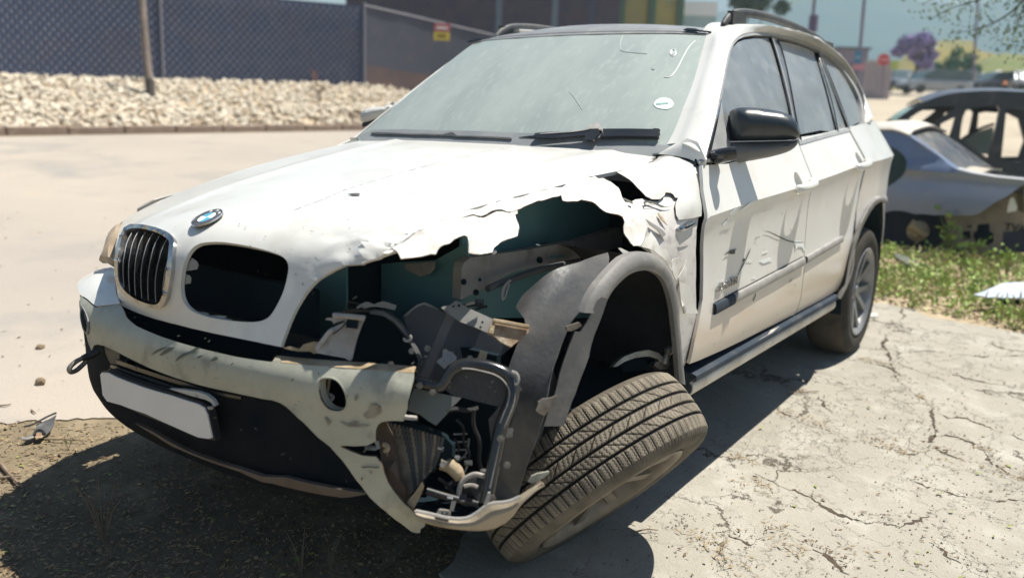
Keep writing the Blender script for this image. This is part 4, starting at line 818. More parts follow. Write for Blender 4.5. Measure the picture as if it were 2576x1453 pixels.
# clips along the torn upper edge
for c in ([(220, 98), (250, 80), (285, 92), (275, 104), (235, 104)], [(340, 122), (380, 95), (425, 92), (415, 138), (390, 140), (370, 118)], [(508, 115), (570, 112), (575, 98), (618, 102), (612, 130), (560, 128)], [(600, 158), (640, 138), (690, 128), (755, 142), (765, 165), (690, 162)], [(810, 175), (930, 182), (930, 192), (815, 188)], [(970, 190), (1000, 168), (1060, 166), (1115, 180), (1120, 198)], [(1115, 548), (1215, 560), (1218, 578), (1118, 572)]):
    panel('clip', BUMP, BP(c, 'c'), M['raw'], bump, step=.012, thick=.012, off=-.012)
loft('bumper_edge', [[BUMP.fn(q[None])[0] + np.array([0, 0, .001]) for q in BP([(125, 120), (420, 149), (700, 169), (950, 187), (1195, 207)], 'c')], [BUMP.fn(q[None])[0] + np.array([-.03, -.02, .006]) for q in BP([(125, 120), (420, 149), (700, 169), (950, 187), (1195, 207)], 'c')]], M['tan'], bump, 14, 2, .003, outward=(0, 0, 1))
# stains on bumper
for c in ([(640, 570), (655, 568), (690, 590), (720, 580), (740, 565), (775, 572), (750, 592), (870, 598), (830, 612), (720, 608), (680, 600)], [(525, 535), (545, 532), (560, 560), (575, 568), (552, 600), (545, 575)], [(815, 520), (850, 500), (870, 440), (905, 430), (945, 455), (950, 500), (900, 540), (840, 550)], [(750, 380), (768, 362), (775, 385), (762, 412), (750, 405)]):
    panel('stain', BUMP, BP(c, 'c'), mat('stain_grey', (.16, .15, .13), (.30, .28, .23), 30, .8), bump, step=.02, thick=.0005, off=.0035, disp=bdisp)
for c in ([(815, 385), (850, 350), (900, 328), (950, 318), (900, 345), (850, 368)], [(880, 390), (920, 350), (960, 325), (1012, 322), (980, 345), (940, 370), (910, 385)], [(1010, 440), (1030, 405), (1080, 370), (1130, 355), (1180, 325), (1215, 330), (1150, 372), (1090, 390), (1040, 420)], [(1182, 415), (1200, 395), (1240, 385), (1215, 405)], [(1295, 435), (1320, 408), (1358, 402), (1350, 425), (1320, 436)]):
    panel('wet_stain', BUMP, BP(c, 'g'), mat('stain_dark', (.07, .085, .07), None, rough=.4), bump, step=.02, thick=.0005, off=.0025)
flecks(BUMP, (5, 12.2, 2, 9), 120, 12, .006, M['scratch'], 'paint_chip', bump, .007)
panel('crack', BUMP, BP([(800, 905), (860, 900), (945, 905), (930, 915), (860, 908), (820, 916)], 'c'), M['scratch'], bump, step=.02, thick=.0005, off=.008)
panel('crack', BUMP, BP([(860, 930), (880, 960), (890, 925), (882, 945)], 'c'), M['scratch'], bump, step=.02, thick=.0005, off=.008)
# black lower insert, plate, bars, lip
ins = panel('bumper_insert', BUMP, [(1.2, 4.6), (4, 4.4), (7, 4.4), (8.6, 4.4), (9.3, 5.6), (9.4, 7), (9.7, 8.5), (10.2, 10), (10.2, 10.9), (9, 10.9), (6, 10.9), (3, 10.9), (1.4, 10.6)], M['insert'], SUV, step=.05, thick=.006, off=-.035)
panel('lower_lip', BUMP, BP([(640, 950), (720, 985), (800, 1022), (950, 1115), (1100, 1190), (1300, 1262), (1500, 1325), (1690, 1390)], 'g') .tolist() + BP([(200, 1010), (400, 1060), (600, 1100), (760, 1125), (830, 1131), (820, 1142), (700, 1166), (640, 1172), (500, 1152), (300, 1112), (100, 1062)], 'c').tolist() + BP([(1690, 1440), (1500, 1350), (1200, 1248), (950, 1142), (800, 1045), (700, 985)], 'g').tolist(), M['lip'], SUV, step=.03, thick=.012, off=-.012)
for k, c in enumerate(([(480, 430), (700, 512), (1000, 610), (1250, 690), (1500, 740), (1500, 762), (1250, 715), (1000, 640), (700, 545), (480, 465)], [(440, 475), (700, 565), (1000, 668), (1250, 735), (1250, 760), (1000, 695), (700, 590), (430, 495)], [(420, 505), (700, 605), (900, 670), (900, 690), (700, 625), (430, 525)])):
    panel('grille_bar', BUMP, BP(c, 'g'), M['blackgloss'], SUV, step=.04, thick=.02, off=-.016)
hold = panel('plate_holder', BUMP, BP([(425, 515), (470, 505), (560, 540), (800, 630), (1000, 685), (1240, 760), (1285, 790), (1305, 830), (1352, 1070), (1300, 1062), (1000, 955), (600, 790), (480, 755), (450, 700)], 'g'), M['black'], SUV, step=.04, thick=.02, off=.008)
panel('number_plate', BUMP, BP([(436, 535), (450, 520), (500, 520), (560, 552), (800, 642), (1010, 702), (1230, 772), (1275, 800), (1300, 860), (1338, 1042), (1310, 1050), (1230, 1040), (1000, 940), (800, 850), (600, 780), (490, 750), (455, 700)], 'g'), M['plate'], hold, step=.04, thick=.004, off=.014)
panel('holder_lit_edge', BUMP, BP([(965, 655), (1080, 662), (1200, 680), (1270, 705), (1320, 745), (1345, 790), (1330, 800), (1305, 765), (1260, 742), (1150, 715), (1040, 680)], 'g'), mat('lit_edge_grey', (.45, .46, .45), None, rough=.5), hold, step=.03, thick=.01, off=.004)  # sunlit top of the black holder painted as a pale strip
tube('plate_screw', [BUMP.fn(BP([p], 'g'))[0] + np.array([.012, .004, 0]) for p in ((1300, 800), (1325, 805), (1335, 790))], .004, M['raw'], hold, 6, 0)
panel('insert_pocket', BUMP, BP([(345, 318), (372, 312), (440, 345), (470, 380), (470, 430), (450, 480), (395, 470), (360, 400)], 'g'), mat('pocket', (.10, .095, .075), (.2, .18, .14), 9, .7), SUV, step=.03, thick=.004, off=-.03)
# tow eye
tb = at(P('m', [(585, 105)])[0], 'x', .86)
def tw(px_): return at(P('m', [px_])[0], 'y', tb[1] - .01)
tow = tube('tow_eye', [tb, tw((540, 130)), tw((490, 152))], [.012, .013, .010], M['black'], SUV, 8, 0)
tube('eye_ring', [tw(p) for p in ((488, 150), (450, 168), (415, 200), (408, 222), (425, 234), (455, 222), (490, 190), (515, 165), (500, 150))], .0075, M['steel'], tow, 8, 2)
# far headlamp corner
HLP = plane(at((300, 600), 'y', -.70), (.75, .12, .62))
panel('headlamp', HLP, HLP.px(P('e', [(410, 260), (470, 205), (560, 140), (540, 260), (500, 400), (490, 608), (430, 560), (375, 525), (330, 525), (322, 515), (345, 450), (390, 320)])), M['lens'], SUV, step=.02, thick=.015, off=-.004, pillow=(.06, .02), label='clouded brown far headlamp')
panel('headlamp_surround', BUMP, BP([(322, 520), (350, 522), (375, 527), (430, 560), (490, 612), (500, 715), (535, 935), (400, 950), (305, 960), (225, 892), (150, 840), (136, 790), (138, 735), (160, 690), (210, 640), (280, 600), (290, 560)], 'e'), M['paint'], SUV, step=.03, thick=.01, off=.002)
FL = smooth_closed(BP([(168, 955), (185, 965), (215, 1020), (240, 1090), (248, 1160), (240, 1215), (222, 1228), (195, 1190), (172, 1110), (162, 1030)], 'e'), 1)
fogl = panel('fog_lamp', BUMP, FL, M['flare'], SUV, step=.02, thick=.02, off=.004)
panel('fog_lens', BUMP, BP([(185, 985), (205, 1020), (222, 1090), (228, 1150), (220, 1195), (200, 1160), (182, 1090), (178, 1020)], 'e'), M['void'], fogl, step=.02, thick=.004, off=.006)
# ---- engine bay behind the torn corner
def plX(x): return plane((x, .5, .6), (1, 0, 0))
def plY(y): return plane((.3, y, .6), (0, 1, 0))
def plC(d, n=(.78, .58, .22), c=(1000, 800)): return plane(far(c, d), n)
bay = MB().box((-.02, .27, .57), (1.04, .02, .70)).box((-.54, .0, .64), (.02, 1.5, .78)).box((.10, .55, .24), (1.1, .60, .02)).box((.66, -.14, .54), (.02, .94, .46)).box((-.02, -.60, .52), (1.0, .02, .6))
bay.build('engine_bay', M['void'], SUV)
MB().box((.66, -.05, .62), (.03, .8, .04)).build('crossbar', M['black'], SUV)
def tp(name, S, tag_, pts, mt_, parent=None, thick=.004, step=.03, off=0., pillow=None, disp=None, holes=(), label=None, sm=0):
    q = S.px(P(tag_, pts)); q = smooth_closed(q, sm) if sm else q
    return panel(name, S, q, M[mt_] if isinstance(mt_, str) else mt_, parent or SUV, step=step, thick=thick, off=off, pillow=pillow, disp=disp, holes=[S.px(P(tag_, h)) for h in holes], label=label)
# upper inner wing (dark) and the pale rail below it
teal = mat('inner_wing_shade_tint', (.08, .21, .24), (.11, .24, .26), 4, .5, bump=.1, bscale=40)  # teal tint of sky-lit shade put into the base colour
tp('inner_wing', plY(.56), 'b', [(250, 760), (700, 480), (1100, 380), (1700, 300), (2000, 420), (2000, 900), (1700, 1000), (1400, 1500), (200, 1500)], teal, thick=.01, step=.08)
rail = tp('inner_rail', plY(.62), 'b', [(245, 1040), (262, 1000), (320, 950), (500, 925), (700, 900), (850, 878), (1000, 850), (1300, 790), (1500, 735), (1690, 675), (1720, 760), (1720, 840), (1560, 895), (1440, 930), (1200, 980), (1000, 1020), (850, 1050), (700, 1090), (590, 1150), (480, 1220), (350, 1280), (232, 1330)], 'metal', thick=.03, step=.04)
for c, r_ in (((957, 972), 28), ((262, 1172), 26), ((375, 1268), 26), ((1285, 858), 12), ((410, 1152), 14)):
    panel('hole', plY(.6215), plY(.6215).px(P('b', [(c[0] + r_ * math.cos(a), c[1] + r_ * 1.1 * math.sin(a)) for a in np.linspace(0, 6.283, 17)[:-1]])), M['void'], rail, step=.02, thick=.001)
tp('rail_slot', plY(.6215), 'b', [(1035, 935), (1180, 930), (1180, 945), (1035, 955)], teal, rail, thick=.001)
tube('harness', [at(p, 'y', .66) for p in P('b', [(480, 1235), (560, 1195), (660, 1165), (760, 1125), (900, 1080), (1020, 1045), (1150, 1015), (1320, 985)])], .010, M['dark'], SUV, 8, 2)
tube('harness_loop', [at(p, 'y', .68) for p in P('b', [(685, 1160), (640, 1200), (615, 1270), (612, 1335), (635, 1320), (650, 1260), (672, 1190)])], .004, M['raw'], SUV, 6, 2)
tube('harness_loop', [at(p, 'y', .685) for p in P('b', [(680, 1165), (625, 1210), (605, 1290), (618, 1340)])], .003, M['raw'], SUV, 6, 2)
tp('chip', plY(.63), 'b', [(920, 830), (935, 824), (962, 832), (955, 842), (930, 838)], 'splash', thick=.002)
# radiator support post, light patch
tp('support_post', plX(.44), 'a', [(905, 368), (965, 368), (975, 800), (918, 785)], 'metal', thick=.02)
tp('support_panel', plX(.36), 'a', [(960, 368), (1430, 320), (1800, 300), (2120, 120), (2140, 300), (2070, 350), (2060, 700), (1900, 770), (1560, 1000), (980, 1000)], teal, thick=.01, step=.06)
tp('light_bracket', plX(.39), 'a', [(1500, 335), (1800, 315), (1795, 385), (1760, 430), (1660, 465), (1560, 420), (1495, 385)], 'metal', thick=.004)
tp('lamp_cavity', plX(.52), 'a', [(520, 560), (900, 370), (905, 800), (820, 1160), (300, 1180), (420, 860)], teal, thick=.01, step=.06)
# headlamp carrier that is left standing
hb = plane(far((870, 840), 2.10), (.85, .45, .25))
carrier = tp('headlamp_carrier', hb, 'a', [(780, 852), (800, 845), (1100, 872), (1085, 905), (1060, 960), (1020, 1070), (985, 1190), (962, 1290), (940, 1312), (890, 1282), (760, 1258), (620, 1232), (602, 1205), (605, 1180), (660, 1110), (740, 1000), (770, 975), (880, 925), (890, 908), (870, 905), (800, 926), (780, 940), (758, 905), (700, 900), (690, 885), (720, 876), (775, 880)], 'raw', thick=.006, disp=crumple(.006, 8, 2), label='broken grey headlamp bracket')
tp('carrier_slot', hb, 'a', [(935, 885), (1045, 895), (1030, 990), (915, 975), (920, 930)], 'void', carrier, thick=.002, off=.010)
tube('carrier_fold', [X + np.array([.01, .008, .004]) for X in hb.fn(hb.px(P('a', [(785, 855), (900, 862), (1000, 872), (1098, 882)])))], .007, M['raw'], carrier, 6, 1)
tube('carrier_fold', [X + np.array([.008, .008, 0]) for X in hb.fn(hb.px(P('a', [(612, 1170), (660, 1112), (735, 1010), (775, 985)])))], .006, M['raw'], carrier, 6, 1)
tube('wire', [X + np.array([.012, .008, 0]) for X in hb.fn(hb.px(P('a', [(920, 905), (890, 950), (850, 985), (790, 1025)])))], .0022, M['rope'], SUV, 5, 2)
tp('foam_block', hb, 'a', [(432, 1195), (480, 1142), (580, 1116), (645, 1130), (608, 1170), (612, 1230), (585, 1238), (540, 1215), (440, 1215)], 'tan', thick=.03, pillow=(.02, .015), label='pale foam lump')
tp('foam_strip', hb, 'a', [(270, 1178), (330, 1165), (430, 1190), (430, 1216), (340, 1200)], 'tan', thick=.02)
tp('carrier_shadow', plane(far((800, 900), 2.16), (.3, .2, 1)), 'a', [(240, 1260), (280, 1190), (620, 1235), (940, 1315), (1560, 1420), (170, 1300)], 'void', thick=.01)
# headlamp bucket ring
br = plane(far((960, 860), 2.22), (.80, .50, .25))
ro = [(870, 800), (1000, 782), (1100, 780), (1180, 782), (1260, 792), (1340, 825), (1405, 868), (1460, 920), (1505, 985), (1545, 1050), (1580, 1110), (1618, 1180), (1645, 1240), (1660, 1295), (1655, 1345), (1642, 1380), (1605, 1415)]
ri_ = [(870, 835), (1000, 822), (1100, 822), (1160, 832), (1230, 842), (1300, 876), (1350, 908), (1402, 952), (1450, 1010), (1490, 1060), (1530, 1130), (1562, 1180), (1595, 1240), (1622, 1290), (1628, 1330), (1615, 1372), (1588, 1405)]
oa = br.fn(br.px(P('a', ro))); ia = br.fn(br.px(P('a', ri_))); bn = np.array([.80, .50, .25]) / 1.0
ring = loft('headlamp_ring', [oa - bn * .02, oa, (oa + ia) / 2 + bn * .014, ia, ia - bn * .06], M['dark'], SUV, 40, 3, .003)
tp('ring_dirt', plane(far((960, 860), 2.20), (.80, .50, .25)), 'a', [(1140, 815), (1200, 800), (1290, 815), (1390, 880), (1470, 960), (1530, 1050), (1510, 1058), (1450, 985), (1380, 915), (1280, 858), (1150, 838)], 'liner', ring, thick=.004)
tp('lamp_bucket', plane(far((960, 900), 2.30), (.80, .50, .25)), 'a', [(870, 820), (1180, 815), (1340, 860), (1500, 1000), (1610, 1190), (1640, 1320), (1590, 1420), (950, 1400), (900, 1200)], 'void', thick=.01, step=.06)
tube('ring_clip', [far(p, 2.19) for p in P('a', [(1495, 1080), (1490, 1100), (1520, 1112), (1555, 1100), (1560, 1070), (1545, 1055)])], .004, M['raw'], ring, 6, 1)
tp('ring_latch', plane(far((960, 800), 2.20), (.80, .50, .25)), 'a', [(1005, 772), (1050, 740), (1105, 715), (1140, 720), (1185, 742), (1235, 722), (1280, 710), (1350, 730), (1412, 752), (1395, 800), (1300, 778), (1200, 765), (1140, 770), (1085, 785), (1070, 765), (1018, 786)], 'metal', ring, thick=.006)
# dark tank panel and brackets behind it
tank = mat('tank_plastic', (.035, .042, .055), (.065, .07, .082), 5, .5, bump=.1, bscale=30)
td = plane(far((1180, 880), 2.30), (.75, .62, .22))
tp('splash_panel', td, 'a', [(1480, 860), (1560, 790), (1620, 745), (1690, 722), (1760, 745), (1835, 790), (1950, 850), (2100, 905), (2330, 1010), (2640, 1040), (2560, 1180), (2430, 1300), (2380, 1380), (2200, 1500), (1900, 1560), (1600, 1480), (1640, 1380), (1660, 1290), (1620, 1180), (1545, 1050)], tank, thick=.012, step=.05)
tp('panel_rim', td, 'a', [(1480, 860), (1560, 790), (1620, 745), (1690, 722), (1760, 745), (1835, 790), (1830, 800), (1740, 765), (1690, 745), (1630, 765), (1575, 805), (1520, 860)], 'metal', thick=.004, off=.006)
mbp = plane(far((1210, 830), 2.24), (.6, .6, .5))
brk = tp('wing_bracket', mbp, 'a', [(1862, 772), (1890, 760), (1940, 755), (1975, 730), (2012, 702), (2060, 730), (2105, 762), (2200, 805), (2300, 850), (2395, 892), (2370, 950), (2330, 1030), (2200, 970), (2060, 918), (1960, 850), (1920, 825)], 'metal', thick=.006, disp=crumple(.004, 8, 5))
for c in ((1985, 768, 11), (2040, 760, 13), (2275, 928, 12)):
    panel('hole', mbp, mbp.px(P('a', [(c[0] + c[2] * math.cos(a), c[1] + c[2] * math.sin(a)) for a in np.linspace(0, 6.28, 11)[:-1]])), M['void'], brk, step=.02, thick=.001, off=.006)
rb = plane(far((1290, 830), 2.20), (.6, .6, .5))
tp('rusty_bracket', rb, 'd', [(162, 80), (172, 40), (186, 6), (205, 0), (290, 22), (400, 40), (410, 58), (402, 75), (360, 110), (300, 160), (240, 130), (200, 96)], 'rust', thick=.008, label='rusty torn bracket')
tp('bracket_flange', rb, 'd', [(162, 80), (186, 6), (206, 2), (192, 88)], 'tan', thick=.004, off=.01)
tube('bracket_edge', rb.fn(rb.px(P('d', [(190, 6), (260, 18), (330, 32), (402, 44)]))) + np.array([.006, .006, .004]), .006, M['tan'], SUV, 6, 1)
fo = plane(far((1125, 905), 2.20), (.75, .6, .25))
tp('crumpled_foil', fo, 'a', [(1880, 1200), (1912, 1188), (1940, 1215), (1975, 1225), (2020, 1268), (2012, 1312), (1975, 1340), (1955, 1375), (1925, 1405), (1880, 1378), (1815, 1322), (1830, 1298), (1875, 1272)], 'raw', thick=.002, step=.014, disp=crumple(.014, 30, 2))
tp('tan_tab', fo, 'a', [(2260, 1205), (2330, 1222), (2300, 1348), (2200, 1322), (2235, 1270)], 'tan', thick=.006)
tp('pale_tab', fo, 'a', [(2380, 1362), (2390, 1352), (2450, 1370), (2440, 1385)], 'raw', thick=.006)
# moulded duct frame
dp = plane(far((1170, 980), 2.10), (.80, .52, .30))
fr_px = [(1205, 268), (1300, 290), (1395, 312), (1432, 268), (1470, 190), (1540, 148), (1610, 138), (1700, 148), (1780, 165), (1865, 198), (1925, 248), (1948, 320), (1935, 410), (1900, 500), (1862, 590), (1845, 660), (1820, 790), (1795, 930), (1765, 1080), (1742, 1190)]
frX = dp.fn(dp.px(P('c', fr_px)))
fr = tube('duct_frame', frX, [.014, .016, .018, .018, .016], M['blackgloss'], SUV, 10, 2)
tube('frame_edge', dp.fn(dp.px(P('c', [(1560, 168), (1630, 170), (1720, 190), (1800, 210), (1865, 248), (1910, 310), (1920, 360), (1905, 440), (1875, 510), (1848, 580)]))) + np.array([.012, .009, .004]), .0022, M['raw'], fr, 5, 2)
tube('frame_edge', dp.fn(dp.px(P('c', [(1950, 250), (1965, 320), (1950, 430), (1905, 545), (1865, 625), (1840, 740), (1800, 930), (1770, 1060)]))) + np.array([.012, .009, .002]), .0018, M['raw'], fr, 5, 2)
tp('duct_wall', plane(far((1200, 960), 2.13), (.80, .52, .30)), 'c', [(1420, 320), (1470, 215), (1540, 165), (1700, 165), (1850, 215), (1920, 290), (1925, 380), (1880, 470), (1700, 428), (1480, 370)], 'black', thick=.01)
sh_ = mat('teal_sheet', (.10, .125, .13), (.14, .16, .155), 5, .45)
tp('plastic_sheet', plane(far((1080, 1010), 2.12), (.85, .45, .25)), 'c', [(1195, 320), (1230, 328), (1480, 378), (1480, 465), (1440, 520), (1362, 602), (1300, 565), (1240, 520), (1150, 490), (1165, 400)], sh_, thick=.005)
tp('sheet_corner', plane(far((1080, 1010), 2.115), (.85, .45, .25)), 'c', [(1482, 380), (1552, 392), (1520, 430), (1478, 465)], 'raw', thick=.004)
tube('hook', [far(p, 2.08) for p in P('c', [(1935, 195), (1970, 205), (1988, 240), (1982, 285), (1955, 288)])], .004, M['raw'], SUV, 6, 1)
tp('duct_mount', plane(far((1260, 1080), 2.08), (.80, .52, .30)), 'c', [(1845, 595), (1870, 590), (1880, 618), (1945, 628), (1940, 690), (1890, 695), (1855, 650)], 'steel', thick=.012, pillow=(.012, .008))
# cooler pack seen through the torn corner
cpl = plane(far((1010, 1130), 2.19), (.90, .36, .22))
cooler_bg = tp('cooler', cpl, 'c', [(985, 572), (1125, 560), (1300, 620), (1420, 680), (1485, 750), (1485, 840), (1340, 925), (1255, 1040), (1185, 1140), (1145, 1160), (1110, 1000), (1060, 820), (1010, 680)], 'void', thick=.03)
def cq(p): return cpl.fn(cpl.px(P('c', [p])))[0]
for k in range(15):
    f_ = k / 14
    a = np.array([992 + 430 * f_, 575 + 95 * f_ + 20 * f_**2]); b_ = np.array([1150 + 195 * f_, 1150 - 232 * f_])
    pts = [cq(a), cq(a * .66 + b_ * .34 + np.array([8, 0])), cq(a * .33 + b_ * .67 + np.array([6, 0])), cq(b_)]
    X = resample(np.array(pts), 24); tg_ = X[-1] - X[0]; tg_ /= np.linalg.norm(tg_); nrm = np.array([.90, .36, .22]); side_ = np.cross(tg_, nrm); side_ /= np.linalg.norm(side_)
    V = []; F = []
    for i, x in enumerate(X):
        z_ = .0022 if i % 2 else -.0022
        for s_ in (-1, 1): V.append(x + side_ * (.0042 * s_ + z_ * .5) + nrm * (.003 + abs(z_)))
    F = [(2 * i, 2 * i + 1, 2 * i + 3, 2 * i + 2) for i in range(len(X) - 1)]
    mesh_obj('fin', V, F, M['fin'] if (k < 4 or k % 3 == 0) else M['dark'], cooler_bg, smooth=False)
tp('cooler_tank', plane(far((1000, 1130), 2.15), (.85, .45, .2)), 'c', [(905, 642), (925, 600), (955, 580), (985, 572), (1000, 640), (1040, 760), (1060, 860), (1085, 1010), (1130, 1080), (1140, 1175), (1100, 1170), (1050, 1105), (1005, 1035), (975, 950), (950, 880), (938, 800), (930, 740)], mat('brown_tank', (.14, .09, .06), (.09, .065, .05), 9, .6), thick=.03, pillow=(.02, .012))
tp('cooler_bar', plane(far((1040, 1250), 2.13), (.85, .45, .2)), 'c', [(1140, 1180), (1200, 1110), (1250, 1035), (1262, 1075), (1235, 1140), (1180, 1248), (1165, 1220)], 'tan', thick=.02)
tube('cooler_pipe', [far(p, 2.12) for p in P('c', [(958, 745), (985, 748), (998, 775), (985, 792), (968, 785)])], .007, M['tan'], SUV, 8, 1)
tube('bolt', [far(p, 2.12) for p in P('c', [(912, 720), (925, 770), (900, 775), (825, 768)])], .006, M['raw'], SUV, 6, 0)
# rungs, hose elbow, round duct, lower bars
for y_ in (668, 727, 787, 845):
    tube('rung', [far(p, 2.26) for p in P('c', [(1495 + (y_ - 668) * .1, y_), (1600 - (y_ - 668) * .05, y_ - 4)])], .0026, M['raw'], SUV, 5, 0)
tube('rung_rail', [far(p, 2.27) for p in P('c', [(1500, 870), (1560, 850), (1600, 800), (1612, 700)])], .003, M['raw'], SUV, 5, 1)
hose = tube('hose_elbow', [far(p, 2.18) for p in P('c', [(1400, 880), (1440, 890), (1490, 920), (1530, 965), (1545, 1010)])], [.020, .019, .018, .012], M['tan'], SUV, 10, 2)
tube('hose_clamp', [far(p, 2.165) for p in P('c', [(1405, 910), (1425, 888), (1432, 870)])], .008, M['raw'], hose, 6, 1)
tube('hose', [far(p, 2.24) for p in P('c', [(1545, 1010), (1480, 1050), (1440, 1075)])], .012, M['black'], SUV, 8, 1)
tube('round_duct', [far(p, 2.17) for p in P('c', [(1535, 1180), (1535, 1090), (1555, 1030), (1600, 990), (1660, 965), (1725, 985)])], .007, M['raw'], SUV, 8, 2)
tp('duct_cap', plane(far((1180, 1230), 2.19), (.85, .4, .3)), 'c', [(1535, 1190), (1535, 1090), (1560, 1030), (1620, 990), (1700, 980), (1735, 1010), (1720, 1100), (1700, 1190), (1640, 1215)], 'black', thick=.02, pillow=(.03, .015))
tube('duct_rib', [far(p, 2.155) for p in P('c', [(1575, 1062), (1610, 1052), (1650, 1055), (1678, 1068)])], .005, M['raw'], SUV, 6, 1)
tp('blade', plane(far((1180, 1160), 2.2), (.85, .4, .3)), 'c', [(1575, 950), (1600, 880), (1625, 858), (1600, 920), (1585, 960)], 'raw', thick=.003)
tp('blade', plane(far((1130, 1210), 2.2), (.85, .4, .3)), 'c', [(1432, 1070), (1470, 1030), (1488, 1022), (1470, 1055), (1440, 1078)], 'raw', thick=.003)
tube('lower_bar', [far(p, 2.16) for p in P('c', [(1290, 1095), (1440, 1140), (1560, 1170), (1680, 1195)])], .010, M['black'], SUV, 8, 1)
tp('bar_tag', plane(far((1130, 1250), 2.13), (.85, .4, .3)), 'c', [(1446, 1136), (1490, 1140), (1488, 1160), (1448, 1152)], 'white', thick=.004)
tp('pale_stub', plane(far((1140, 1270), 2.13), (.85, .4, .3)), 'c', [(1480, 1172), (1515, 1172), (1500, 1220), (1490, 1250), (1465, 1240)], 'raw', thick=.006)
bk2 = MB().box((.44, .52, .45), (.02, .52, .36)); bk2.build('bay_backing', M['void'], SUV)
tp('liner_inner', plane(far((1320, 1100), 2.26), (.75, .6, .2)), 'c', [(1760, 560), (2000, 250), (2200, 100), (2300, 300), (2150, 700), (2060, 850), (1990, 1130), (1900, 1170), (1760, 1185), (1800, 900)], 'dark', thick=.01, step=.05)
# lower bumper corner left under the hole
lc = plane(far((1180, 1300), 2.02), (.72, .66, .1))
top_ = np.array([(1200, 1240), (1250, 1252), (1330, 1265), (1420, 1290), (1520, 1300), (1610, 1290), (1650, 1270), (1690, 1235), (1725, 1200), (1760, 1180), (1830, 1176), (1900, 1172), (1990, 1132), (2100, 1062), (2172, 1030)]); bot_ = np.array([(1230, 1325), (1290, 1380), (1380, 1402), (1480, 1420), (1580, 1430), (1680, 1436), (1760, 1430), (1830, 1412), (1900, 1375), (1960, 1320), (2010, 1250), (2080, 1170), (2140, 1095), (2172, 1052)])
tb3 = resample(np.array([lc.fn(q[None])[0] for q in lc.px(P('c', top_))]), 30); bb3 = resample(np.array([lc.fn(q[None])[0] for q in lc.px(P('c', bot_))]), 30); ln3 = np.array([.72, .66, .1])
lcor = loft('bumper_corner', [tb3, (tb3 * .6 + bb3 * .4) + ln3 * .014, bb3 - ln3 * .03], mat('dusty_shaded_corner', (.36, .30, .22), (.26, .215, .155), 6, .6, bump=.15, bscale=80, c3=(.18, .15, .11), s3=8), SUV, 30, 4, .006, label='dusty lower corner of the bumper')  # brown dust, darkened further for the shade on this down-facing corner
tube('corner_edge', [lc.fn(q[None])[0] + np.array([.010, .010, .004]) for q in lc.px(P('c', [(1205, 1238), (1330, 1264), (1420, 1288), (1520, 1300), (1610, 1290), (1690, 1236), (1760, 1180), (1900, 1172), (1990, 1132)]))], .004, M['raw'], lcor, 6, 1)
tp('corner_clip', plane(far((1110, 1290), 2.0), (.72, .66, .1)), 'c', [(1365, 1272), (1385, 1240), (1400, 1238), (1462, 1246), (1475, 1262), (1472, 1292), (1420, 1292)], 'raw', lcor, thick=.006, holes=[[(1402, 1255), (1415, 1256), (1418, 1275), (1440, 1278), (1436, 1258), (1450, 1262), (1450, 1282), (1400, 1276)]])
tp('corner_bracket', plane(far((1340, 1215), 2.05), (.72, .66, .1)), 'c', [(2085, 985), (2130, 965), (2215, 950), (2222, 958), (2180, 995), (2100, 1040), (2060, 1030)], 'bumper', lcor, thick=.006)
tp('mount_clip', plane(far((1300, 1260), 2.0), (.72, .66, .1)), 'c', [(1725, 1195), (1755, 1110), (1775, 1110), (1778, 1135), (1765, 1175), (1735, 1210)], 'raw', lcor, thick=.006)
# small stuff hanging about in the hole: wires, plugs, bolts, clips
rr = np.random.default_rng(19)
def wirepx(pts, d, r_, m_='rope', nm='wire'): return tube(nm, [far(p, d + .01 * i) for i, p in enumerate(P('c', pts))], r_, M[m_], SUV, 5, 2)
for pts, d, r_ in (([(700, -330), (820, -300), (930, -250), (1010, -190), (1050, -120)], 2.36, .006), ([(690, -300), (800, -250), (900, -210), (960, -150)], 2.36, .004), ([(1250, -250), (1400, -230), (1560, -300), (1700, -330)], 2.34, .007), ([(1260, -225), (1420, -200), (1580, -260), (1750, -300)], 2.34, .004), ([(1520, 560), (1580, 620), (1560, 720), (1620, 800), (1600, 880)], 2.22, .004), ([(1650, 480), (1640, 600), (1700, 720), (1680, 860), (1720, 960)], 2.22, .006), ([(1500, 700), (1540, 760), (1520, 840)], 2.2, .003), ([(1380, 1000), (1440, 1040), (1500, 1120), (1560, 1150)], 2.17, .005), ([(1420, 500), (1500, 470), (1600, 490), (1680, 470)], 2.2, .007), ([(1340, 950), (1380, 900), (1360, 830), (1400, 780)], 2.19, .004)):
    wirepx(pts, d, r_)
for (x, y), d, s_ in (((1042, -110), 2.33, .014), ((960, -140), 2.33, .011), ((1690, -325), 2.31, .015), ((1605, 885), 2.2, .013), ((1725, 960), 2.19, .012), ((1520, 845), 2.19, .009), ((1400, 775), 2.17, .010), ((850, -180), 2.33, .012), ((1565, 1152), 2.14, .010)):
    c = far(P('c', [(x, y)])[0], d); a_ = rr.uniform(0, 3); R = frame((.8 + .3 * rr.normal(), .5, .2 + .3 * rr.normal()))
    pl_ = MB().box(c, (s_ * 1.6, s_, s_ * 1.8), R).box(c + R @ np.array([0, 0, s_ * 1.1]), (s_ * 1.1, s_ * .7, s_ * .8), R).build('wire_plug', M['dark'], SUV)
